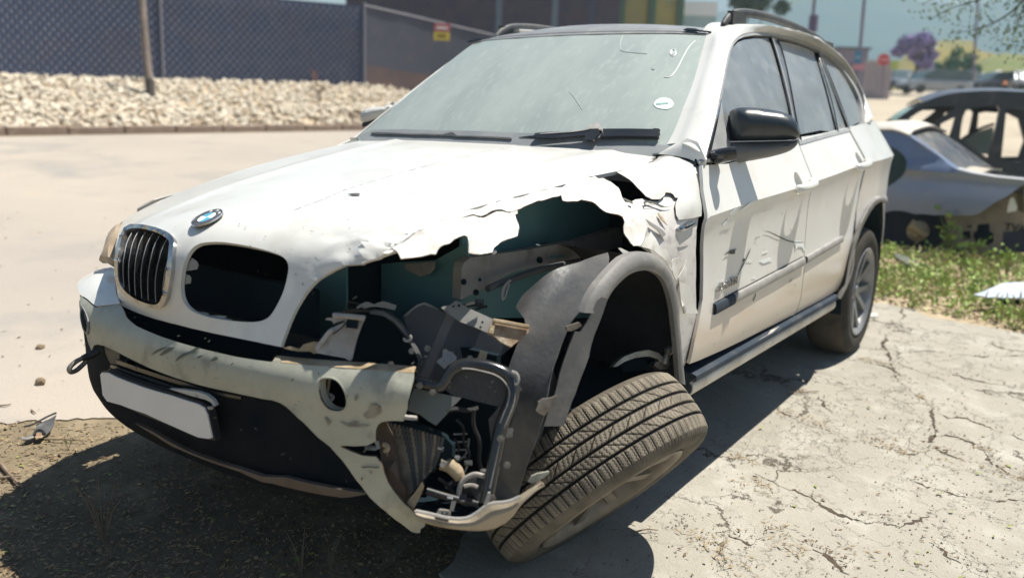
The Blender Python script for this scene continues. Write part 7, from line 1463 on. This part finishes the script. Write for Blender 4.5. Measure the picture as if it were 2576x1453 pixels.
cdark = mat('far_glass', (.05, .085, .10), (.08, .12, .13), 1, .2)
parked_car('dark blue parked car at the left end of the far row', 2262, 229, 60, 62, 4.1, 1.45, mat('far_blue', (.075, .105, .15), None, rough=.4, coat=.4), cdark)
parked_car('silver grey parked estate car in the middle of the far row', 2346, 238, 57, 8, 4.6, 1.62, mat('far_silver', (.26, .29, .34), None, rough=.4, coat=.4), cdark, van=True)
parked_car('grey parked hatchback right of the silver estate', 2420, 226, 66, 40, 4.0, 1.45, mat('far_grey', (.17, .19, .23), None, rough=.4, coat=.4), cdark)
parked_car('dark parked car under the pale awning at the right', 2500, 232, 62, 12, 4.3, 1.45, mat('far_dark', (.06, .075, .11), None, rough=.4, coat=.4), cdark)
parked_car('pale parked car at the right edge of the far row', 2572, 231, 60, 70, 4.2, 1.45, mat('far_pale', (.42, .43, .45), None, rough=.4, coat=.4), cdark)
t = thing('pale_awning', 'pale tent shaped awning roof above the far cars', 'awning', far((2500, 238), 68)); aw = mat('awning_cloth', (.52, .48, .42), (.42, .39, .35), 1, .8)
for k, (x0, xp, x1) in enumerate(((2405, 2450, 2500), (2470, 2512, 2560), (2540, 2580, 2640))):
    P_ = [far((x0, 196), 66), far((xp, 178), 68), far((x1, 198), 66), far((x0 + 10, 190), 74), far((xp, 176), 72), far((x1, 192), 74)]
    mesh_obj('awning_sheet', P_, [(0, 1, 4, 3), (1, 2, 5, 4), (0, 2, 1), (3, 4, 5)], aw, t, smooth=False)
    tube('awning_post', [far((x0 + 4, 240), 66), P_[0]], .04, pm, t, 6, 0)
t = thing('orange_beacon', 'tiny orange marker among the far cars', 'marker', far((2528, 212), 58)); MB().cyl(far((2528, 212), 58), far((2528, 203), 58), .16, 10, .04).build('cone', mat('orange_plastic', (.62, .22, .06), None, rough=.6), t); MB().box(far((2528, 212), 58), (.4, .4, .05)).build('cone_foot', bpy.data.materials['orange_plastic'], t)
# ---- silver wrecked saloon
SB = gp((2330, 640)); vv = np.array([-.987, -.16, 0]); rgt = np.array([-.16, .987, 0]); a_ = math.radians(17)
SL = rgt * math.cos(a_) - vv * math.sin(a_); SN_ = np.cross(SL, [0, 0, 1.0]); SN_ *= np.sign(SN_ @ (CAM - SB)); SD = -SN_
SED = thing('wrecked_saloon', 'silver wrecked saloon without bumper, boot lid or rear wheel', 'car', SB)
sp0 = plane(SB, SN_); sp1 = plane(SB - SN_ * .16, SN_); sp2 = plane(SB - SN_ * .30, SN_)
silver = mat('dusty_silver_paint', (.17, .22, .34), (.21, .25, .35), 2, .34, metal=.3, coat=.4, c3=(.25, .27, .32), s3=3)
def SX_(S, pts): return S.fn(S.px(P('l', pts)))
def sbulge(X, bd):
    z = X[:, 2] - SB[2]; return .05 * np.exp(-((z - .82) / .05)**2) + .035 * np.exp(-((z - .55) / .22)**2) - .10 * np.clip((z - .86) / .4, 0, 1)
qp = panel('rear_wing', sp0, sp0.px(P('l', [(200, 178), (300, 176), (360, 190), (420, 215), (520, 280), (580, 325), (640, 370), (700, 415), (740, 440), (790, 458), (850, 470), (1000, 495), (1110, 507), (1197, 515), (1200, 540), (1150, 580), (1110, 612), (1060, 640), (1000, 672), (950, 710), (900, 740), (870, 752), (830, 756), (740, 755), (660, 750), (600, 752), (540, 745), (470, 744), (420, 730), (380, 722), (320, 722), (270, 735), (230, 755), (60, 780), (60, 640), (270, 640), (290, 590), (320, 560), (380, 500), (412, 465), (424, 440), (418, 400), (390, 355), (340, 315), (280, 290), (60, 250), (60, 190)])), silver, SED, step=.05, thick=.02, disp=sbulge, sharp=40)
panel('quarter_glass', sp0, sp0.px(P('l', [(60, 262), (280, 296), (335, 322), (385, 362), (410, 402), (414, 438), (404, 460), (372, 495), (312, 555), (280, 585), (60, 600)])), M['glass_far'], SED, step=.08, thick=.006, off=-.06)
panel('window_seal', sp0, sp0.px(P('l', [(60, 250), (285, 284), (345, 312), (398, 352), (424, 398), (428, 442), (418, 470), (384, 505), (322, 566), (290, 597), (60, 615)])), mat('seal_grey', (.20, .19, .18), None, rough=.6), SED, step=.08, thick=.006, off=-.068)
panel('door_sill_line', sp0, sp0.px(P('l', [(255, 585), (330, 540), (420, 470), (440, 480), (340, 560), (265, 625)])), silver, SED, step=.05, thick=.02, off=.0, disp=sbulge)
near_roof = SX_(sp0, [(60, 190), (200, 178), (300, 176), (360, 190), (425, 217)]) - SN_ * .05
loft('roof', [near_roof, near_roof + SD * .12 + np.array([0, 0, .05]), near_roof + SD * .65 + np.array([0, 0, .10]), near_roof + SD * 1.15 + np.array([0, 0, .05])], mat('roof_dust', (.56, .52, .47), (.46, .43, .39), 2, .6), SED, 16, 4, .02, outward=(0, 0, 1))
cp = SX_(sp0, [(430, 225), (520, 285), (640, 375), (740, 446), (800, 470)]) - SN_ * .10
loft('rear_window', [cp, cp + SD * .6 + np.array([0, 0, .05]), cp + SD * 1.15], mat('rear_glass_dirty', (.045, .055, .065), (.13, .12, .105), 5, .35, c3=(.26, .235, .20), s3=3), SED, 16, 4, .006, outward=(0, 0, 1))
loft('rear_window_rim', [cp + np.array([0, 0, .012]), cp + SN_ * .08 + np.array([0, 0, .0])], silver, SED, 16, 2, .01, outward=(0, 0, 1))
# dusty parcel board, boot opening with dark struts
pb2 = SX_(sp0, [(760, 452), (830, 466), (900, 470)])
loft('boot_board', [pb2 - SN_ * .12, pb2 - SN_ * .45 + np.array([0, 0, .03]), pb2 - SN_ * .8 + np.array([0, 0, .02])], mat('boot_dust', (.48, .43, .36), (.34, .30, .25), 5, .8), SED, 8, 3, .02, outward=(0, 0, 1))
be = SX_(sp0, [(860, 480), (1000, 503), (1190, 522)])
loft('boot_floor', [be - SN_ * .10 - np.array([0, 0, .10]), be - SN_ * 1.3 - np.array([0, 0, .06])], M['black'], SED, 8, 3, .02, outward=(0, 0, 1))
for k in range(3): tube('boot_strut', [be[0] - SN_ * (.25 + .3 * k) + np.array([0, 0, -.02]), be[2] - SN_ * (.15 + .32 * k) + np.array([0, 0, -.03])], .018, M['dark'], SED, 6, 0)
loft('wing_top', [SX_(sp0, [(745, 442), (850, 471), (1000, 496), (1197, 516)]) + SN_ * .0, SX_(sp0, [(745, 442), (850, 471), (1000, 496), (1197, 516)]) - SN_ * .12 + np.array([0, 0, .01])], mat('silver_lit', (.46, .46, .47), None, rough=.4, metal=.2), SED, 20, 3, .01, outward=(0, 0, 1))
# bare inner panel behind the missing bumper, and the empty wheel arch
bare = mat('bare_panel', (.33, .27, .205), (.25, .20, .15), 4, .7, bump=.2, bscale=20, c3=(.19, .16, .13), s3=6)
panel('inner_panel', sp1, sp1.px(P('l', [(655, 745), (760, 750), (880, 748), (960, 690), (1095, 610), (1200, 545), (1200, 880), (1060, 870), (1045, 1012), (930, 1000), (820, 985), (700, 965), (692, 880), (680, 800)])), bare, SED, step=.08, thick=.02, sharp=40)
for c in ([(792, 862), (838, 855), (842, 905), (800, 918), (788, 895)], [(890, 815), (965, 810), (968, 860), (992, 875), (994, 930), (960, 950), (880, 930), (862, 900), (862, 868), (882, 860)], [(820, 825), (850, 820), (846, 835), (824, 838)]):
    panel('panel_hole', sp1, sp1.px(P('l', c)), M['void'], SED, step=.06, thick=.004, off=.006)
panel('tail_panel', sp1, sp1.px(P('l', [(1060, 865), (1130, 860), (1200, 850), (1300, 840), (1300, 1020), (1190, 1000), (1050, 990)])), mat('dark_navy', (.035, .04, .07), None, rough=.7), SED, step=.08, thick=.02, off=.01)
panel('white_label', sp1, sp1.px(P('l', [(1105, 640), (1130, 630), (1155, 700), (1145, 725), (1085, 735), (1092, 690)])), M['white'], SED, step=.06, thick=.004, off=.014)
panel('lamp_pocket', sp1, sp1.px(P('l', [(1150, 590), (1200, 560), (1200, 740), (1160, 720)])), mat('olive_dark', (.10, .085, .045), None, rough=.8), SED, step=.06, thick=.004, off=.012)
lp = sp1.px(P('l', [(1140, 838)]))[0]; text('rear_lettering', 'TVA', .10, m4(np.stack([SL, [0, 0, 1.0], SN_], 1), sp1.fn(lp[None])[0] + SN_ * .02), M['void'], SED, .002, .1)
panel('wheel_well', sp2, sp2.px(P('l', [(-100, 700), (250, 700), (480, 720), (690, 730), (720, 1020), (240, 1025), (-100, 1030)])), mat('well_navy', (.018, .024, .04), (.03, .035, .05), 4, .8), SED, step=.15, thick=.02)
MB().box(SB - SN_ * .9 + SL * -1.3 + np.array([0, 0, .42]), (3.6, 1.0, .45), np.stack([SL, SN_, [0, 0, 1.0]], 1)).build('underbody', M['void'], SED)
hubp = far(P('l', [(478, 860)])[0], (SB - CAM) @ ROT[2] + .02)
hb_ = lathe('bare_hub', [(.0001, .05), (.05, .05), (.07, .0), (.10, -.02), (.10, -.08)], M['tan'], SED, m4(frame(SN_), hubp), 16)
tube('hub_arm', [hubp, far(P('l', [(440, 815)])[0], 8.3), far(P('l', [(545, 890)])[0], 8.3)], [.05, .06, .035], M['tan'], hb_, 8, 0)
# ---- black stripped wreck behind it
BB = far((2440, 560), 11.2); BN = np.array([.93, .33, 0]); BN /= np.linalg.norm(BN)
BW = thing('black_wreck', 'stripped black car shell without doors behind the silver saloon', 'car', np.array([BB[0], BB[1], gz(BB[0], BB[1])]))
bp0 = plane(BB, BN); blk = mat('black_shell', (.018, .027, .045), (.035, .045, .065), 2, .35, coat=.4, c3=(.08, .08, .085), s3=4)
out_ = P('k', [(1600, 918), (1700, 845), (1800, 790), (1890, 755), (1990, 728), (2080, 715), (2250, 704), (2400, 703), (2576, 712), (2900, 760), (3000, 900), (3050, 1300), (3000, 1700), (1500, 1700), (1450, 1250), (1520, 1000)])
w1 = P('k', [(1685, 920), (1760, 870), (1830, 838), (1940, 824), (2050, 822), (2010, 860), (1880, 955), (1860, 975)]); w2 = P('k', [(1900, 975), (2045, 905), (2025, 985), (2000, 1060), (1950, 1020)]); w3 = P('k', [(2105, 905), (2130, 850), (2250, 826), (2370, 820), (2388, 850), (2360, 980), (2330, 1100), (2300, 1225), (2200, 1160), (2080, 1070), (2090, 980)]); w4_ = P('k', [(2440, 850), (2500, 838), (2700, 850), (2800, 900), (2850, 1100), (2800, 1240), (2500, 1250), (2400, 1230), (2420, 1040)])
sh1 = panel('side_frame', bp0, bp0.px(out_), blk, BW, holes=[bp0.px(w) for w in (w1, w2, w3, w4_)], step=.08, thick=.06, sharp=40)
bp1 = plane(BB - BN * 1.35, BN); q0 = bp0.px(out_); 
def far_ring(w): return bp0.px(w) * .96 + np.array([0, .03])
panel('side_frame', bp1, bp0.px(out_) * .97, blk, BW, holes=[far_ring(w) for w in (w1, w3, w4_)], step=.1, thick=.05, sharp=40)
rt = bp0.fn(bp0.px(P('k', [(1800, 792), (1890, 757), (1990, 730), (2080, 717), (2250, 706), (2400, 705), (2576, 714), (2900, 762)])))
loft('roof', [rt, rt - BN * .3 + np.array([0, 0, .05]), rt - BN * .7 + np.array([0, 0, .06]), rt - BN * 1.35], mat('black_roof', (.09, .10, .125), (.06, .07, .09), 2, .4, coat=.3), BW, 20, 3, .02, outward=(0, 0, 1))
wsb = bp0.fn(bp0.px(P('k', [(1640, 925), (1700, 868), (1800, 812), (1890, 772)])))
loft('screen', [wsb - BN * .1, wsb - BN * 1.25], mat('green_screen', (.20, .34, .27), (.26, .38, .31), 2, .3, coat=.3), BW, 10, 3, .006, outward=(.5, 0, 1))
panel('door_glass', plane(BB - BN * .9, BN), plane(BB - BN * .9, BN).px(P('k', [(2070, 1090), (2180, 1030), (2340, 980), (2330, 1200), (2240, 1190), (2120, 1130)])), mat('pale_glass', (.22, .30, .30), (.30, .35, .34), 2, .2), BW, step=.1, thick=.01)
tube('seat_rail', [far(p, 11.8) for p in P('k', [(2080, 1090), (2200, 1010), (2340, 960)])], .02, M['dark'], BW, 6, 1)
# ---- weeds and rubbish in front of the saloon
V = []; F = []; rr = np.random.default_rng(77)
def wspot(r):
    while True:
        x = r.uniform(2195, 2700); y = r.uniform(640, 850); lo_ = np.interp(x, [2195, 2300, 2440, 2576, 2700], [762, 785, 815, 842, 870]); 
        if y < lo_ - 4: return x, y
gm1 = mat('weed_green', (.24, .37, .07), (.33, .43, .12), 8, .7, c3=(.42, .42, .18), s3=6); gm2 = mat('weed_dry', (.48, .40, .22), (.36, .29, .15), 8, .8)
sheet('weed_soil', [gp(p)[:2] for p in ((2150, 760), (2250, 785), (2330, 800), (2440, 820), (2576, 845), (2760, 880), (2900, 760), (2800, 630), (2400, 622), (2190, 628))], ground_mat('pale_soil', (.46, .375, .26), (.36, .285, .19), (.52, .44, .32), 2.0, bump=.6, bs=20), .005, .3)
for nm, mm, cnt, s0 in (('ground_weeds', gm1, 6400, .032), ('dry_grass', gm2, 2800, .032)):
    V = []; F = []; cl = [wspot(rr) for _ in range(70)]
    for k in range(cnt):
        if rr.uniform() < .75: a = cl[rr.integers(70)]; x, y = a[0] + rr.normal() * 16, a[1] + rr.normal() * 9
        else: x, y = wspot(rr)
        if y > np.interp(x, [2195, 2300, 2440, 2576, 2700], [762, 785, 815, 842, 870]) or y < 632: continue
        c = gp((x, y)); c = c + np.array([0, 0, rr.uniform(0, .12)]); d = rr.normal(size=3); d[2] = abs(d[2]) + .3; d /= np.linalg.norm(d); e_ = np.cross(d, rr.normal(size=3)); e_ /= np.linalg.norm(e_) + 1e-9; L = s0 * rr.uniform(.6, 1.7); b = len(V); W_ = .32 if nm == 'ground_weeds' else .07
        if nm == 'dry_grass': L *= 1.8
        V += [c, c + d * L * .5 + e_ * L * W_, c + d * L, c + d * L * .5 - e_ * L * W_]; F.append((b, b + 1, b + 2, b + 3))
    kind(mesh_obj(nm, V, F, mm, None, smooth=False), 'stuff')
litter('dry_litter', lambda r: gp(wspot(r))[:2], 1500, .02, dark_l, .004, 41)
wl_ = mat('weed_leaf', (.24, .37, .06), (.32, .42, .11), 9, .6)
for k, (p, h, lb) in enumerate((((2385, 655), .50, 'tall leafy green weed in front of the empty wheel arch'), ((2452, 668), .30, 'bushy green weed below the dark panel holes'), ((2492, 655), .26, 'green weed right of the bushy one by the silver wreck'), ((2560, 660), .24, 'green weed at the right edge beside the silver wreck'), ((2300, 668), .14, 'low green weed beside the dark wooden board'), ((2420, 690), .2, 'low green weed in the grass before the silver saloon'), ((2500, 690), .26, 'leafy weed in the grass left of the lilac sheet'), ((2350, 735), .18, 'low leafy weed near the concrete edge'), ((2440, 760), .2, 'leafy weed between concrete edge and lilac sheet'), ((2275, 740), .16, 'small weed near the rear tyre'), ((2530, 700), .3, 'tall weed just above the lilac sheet'))):
    weed('green_weed', gp(p), h, 7, lb, 50 + k, mat('weed_stem', (.14, .17, .05), None, rough=.7) if k == 0 else bpy.data.materials['weed_stem'], .45, wl_)
brk_m = mat('rubble_brown', (.36, .25, .17), (.25, .17, .11), 8, .9, bump=.4, bscale=30)
for k, (p, s) in enumerate((((2262, 640), .10), ((2245, 665), .075), ((2285, 655), .07), ((2310, 690), .08), ((2360, 668), .06), ((2225, 690), .07), ((2540, 645), .08), ((2470, 640), .07), ((2408, 700), .07), ((2270, 700), .06), ((2218, 722), .055), ((2330, 720), .05))):
    rock('rubble_lump', p, (s, s * .75, s * .5), brk_m, ['large brown lump just right of the rear wheel arch', 'brown lump below the large one by the rear wheel', 'brown lump at the left end of the dark board', 'flat brown lump in the grass below the board', 'small brown lump right of the board', 'brown lump low beside the rear tyre', 'brown lump under the tail of the silver wreck', 'brown lump below the missing bumper', 'brown lump in the middle of the weeds', 'brown lump at the grass left of centre', 'small brown lump touching the rear tyre', 'small brown lump among dry grass'][k], 'lump', 60 + k, group='brown lumps in the weeds')
bd = thing('wooden_board', 'dark tilted board with a green edge lying in the weeds', 'board', gp((2310, 668)))
bpl = plane(gp((2310, 668), .08), (.35, .1, 1), up=(0, 1, 0)); panel('board', bpl, bpl.px(P('l', [(330, 1010), (385, 1015), (560, 1100), (545, 1130), (460, 1110), (390, 1060), (350, 1040)])), mat('board_dark', (.06, .075, .06), (.10, .11, .08), 8, .7), bd, step=.05, thick=.03)
panel('board_edge', bpl, bpl.px(P('l', [(430, 1050), (500, 1085), (552, 1105), (548, 1125), (480, 1098), (425, 1068)])), mat('board_green', (.30, .38, .14), (.2, .26, .1), 9, .7), bd, step=.05, thick=.004, off=.005)
fpn = thing('lilac_sheet', 'pale lilac shiny panel lying tilted at the right edge of the weeds', 'panel', gp((2545, 765)))
fpl = plane(gp((2540, 742), .14), (.30, .05, 1), up=(0, 1, 0))
panel('sheet', fpl, fpl.px(P('l', [(862, 1285), (930, 1260), (1000, 1225), (1060, 1205), (1197, 1200), (1320, 1200), (1320, 1310), (1197, 1308), (1060, 1305), (960, 1300)])), mat('iridescent_panel', (.62, .60, .70), (.50, .60, .68), 1.2, .25, coat=.5, c3=(.68, .56, .64), s3=2), fpn, step=.06, thick=.012, disp=crumple(.012, 6, 2))
panel('sheet_underside', plane(gp((2545, 772), .06), (1, .2, .3)), plane(gp((2545, 772), .06), (1, .2, .3)).px(P('l', [(1020, 1312), (1100, 1308), (1320, 1312), (1320, 1370), (1150, 1365), (1060, 1345)])), M['void'], fpn, step=.06, thick=.01)
# hanging branches of a tree that stands to the right of the picture
tb_ = np.array([-6.2, 4.4, 0]); tb_[2] = gz(tb_[0], tb_[1])
HT = thing('overhanging_tree', 'tree at the right whose thin leafy branches hang into the top corner', 'tree', tb_)
bark = bpy.data.materials['bark']; topp = tb_ + np.array([.2, -.3, 3.4]); tube('trunk', [tb_ - [0, 0, .2], tb_ + np.array([.15, .05, 1.6]), topp], [.16, .13, .09], bark, HT, 10, 2)
V = []; F = []; lmh = mat('hanging_leaf', (.10, .16, .05), (.16, .22, .07), 5, .6, c3=(.05, .09, .05), s3=3)
rr = np.random.default_rng(5)
for pts in ([(2620, -60), (2560, 20), (2500, 60), (2440, 78), (2390, 85)], [(2640, -80), (2540, -30), (2450, 5), (2390, 20), (2340, 50)], [(2640, 40), (2600, 90), (2570, 110)], [(2660, -60), (2580, 0), (2560, 60), (2545, 105)], [(2600, -60), (2480, -40), (2380, -15), (2320, 10)]):
    q = np.array([topp] + [far(p, 8.6 + .25 * i) for i, p in enumerate(pts)]); tube('limb', q, [.05, .018, .010, .007, .004, .003], bark, HT, 6, 1)
    qq = resample(smooth_open(q[1:], 2), 60)
    for x in qq:
        for _ in range(int(rr.integers(2, 5))):
            c = x + rr.normal(size=3) * np.array([.10, .12, .10]) - np.array([0, 0, .06]); d = rr.normal(size=3); d[2] -= .8; d /= np.linalg.norm(d); e_ = np.cross(d, rr.normal(size=3)); e_ /= np.linalg.norm(e_); L = rr.uniform(.03, .06); b = len(V); V += [c, c + d * L * .5 + e_ * L * .25, c + d * L, c + d * L * .5 - e_ * L * .25]; F.append((b, b + 1, b + 2, b + 3))
for k in range(2500):
    d = rr.normal(size=3); d /= np.linalg.norm(d); c = topp + d * np.array([1.0, 1.0, .6]) * rr.uniform(.3, 1) + np.array([-.3, .9, .7]); d = rr.normal(size=3); d /= np.linalg.norm(d); e_ = np.cross(d, rr.normal(size=3)); e_ /= np.linalg.norm(e_); L = rr.uniform(.04, .08); b = len(V); V += [c, c + d * L * .5 + e_ * L * .3, c + d * L, c + d * L * .5 - e_ * L * .3]; F.append((b, b + 1, b + 2, b + 3))
mesh_obj('leaves', V, F, lmh, HT, smooth=False)['kind'] = 'stuff'

# dusty summer air
hz = MB().box((-215, -75, 32), (620, 850, 96)).build('haze', bpy.data.materials.new('haze_air'), None); kind(hz, 'stuff')
hm = hz.data.materials[0]; hm.use_nodes = True; hn = hm.node_tree.nodes; hn.clear(); ho = hn.new('ShaderNodeOutputMaterial'); hp_ = hn.new('ShaderNodeVolumePrincipled')
hp_.inputs['Color'].default_value = (.72, .88, .93, 1); hp_.inputs['Density'].default_value = .0012; hp_.inputs['Anisotropy'].default_value = .0
hm.node_tree.links.new(hp_.outputs[0], ho.inputs['Volume'])
for o in list(bpy.data.objects):
    if o.type == 'MESH': o.data.validate()
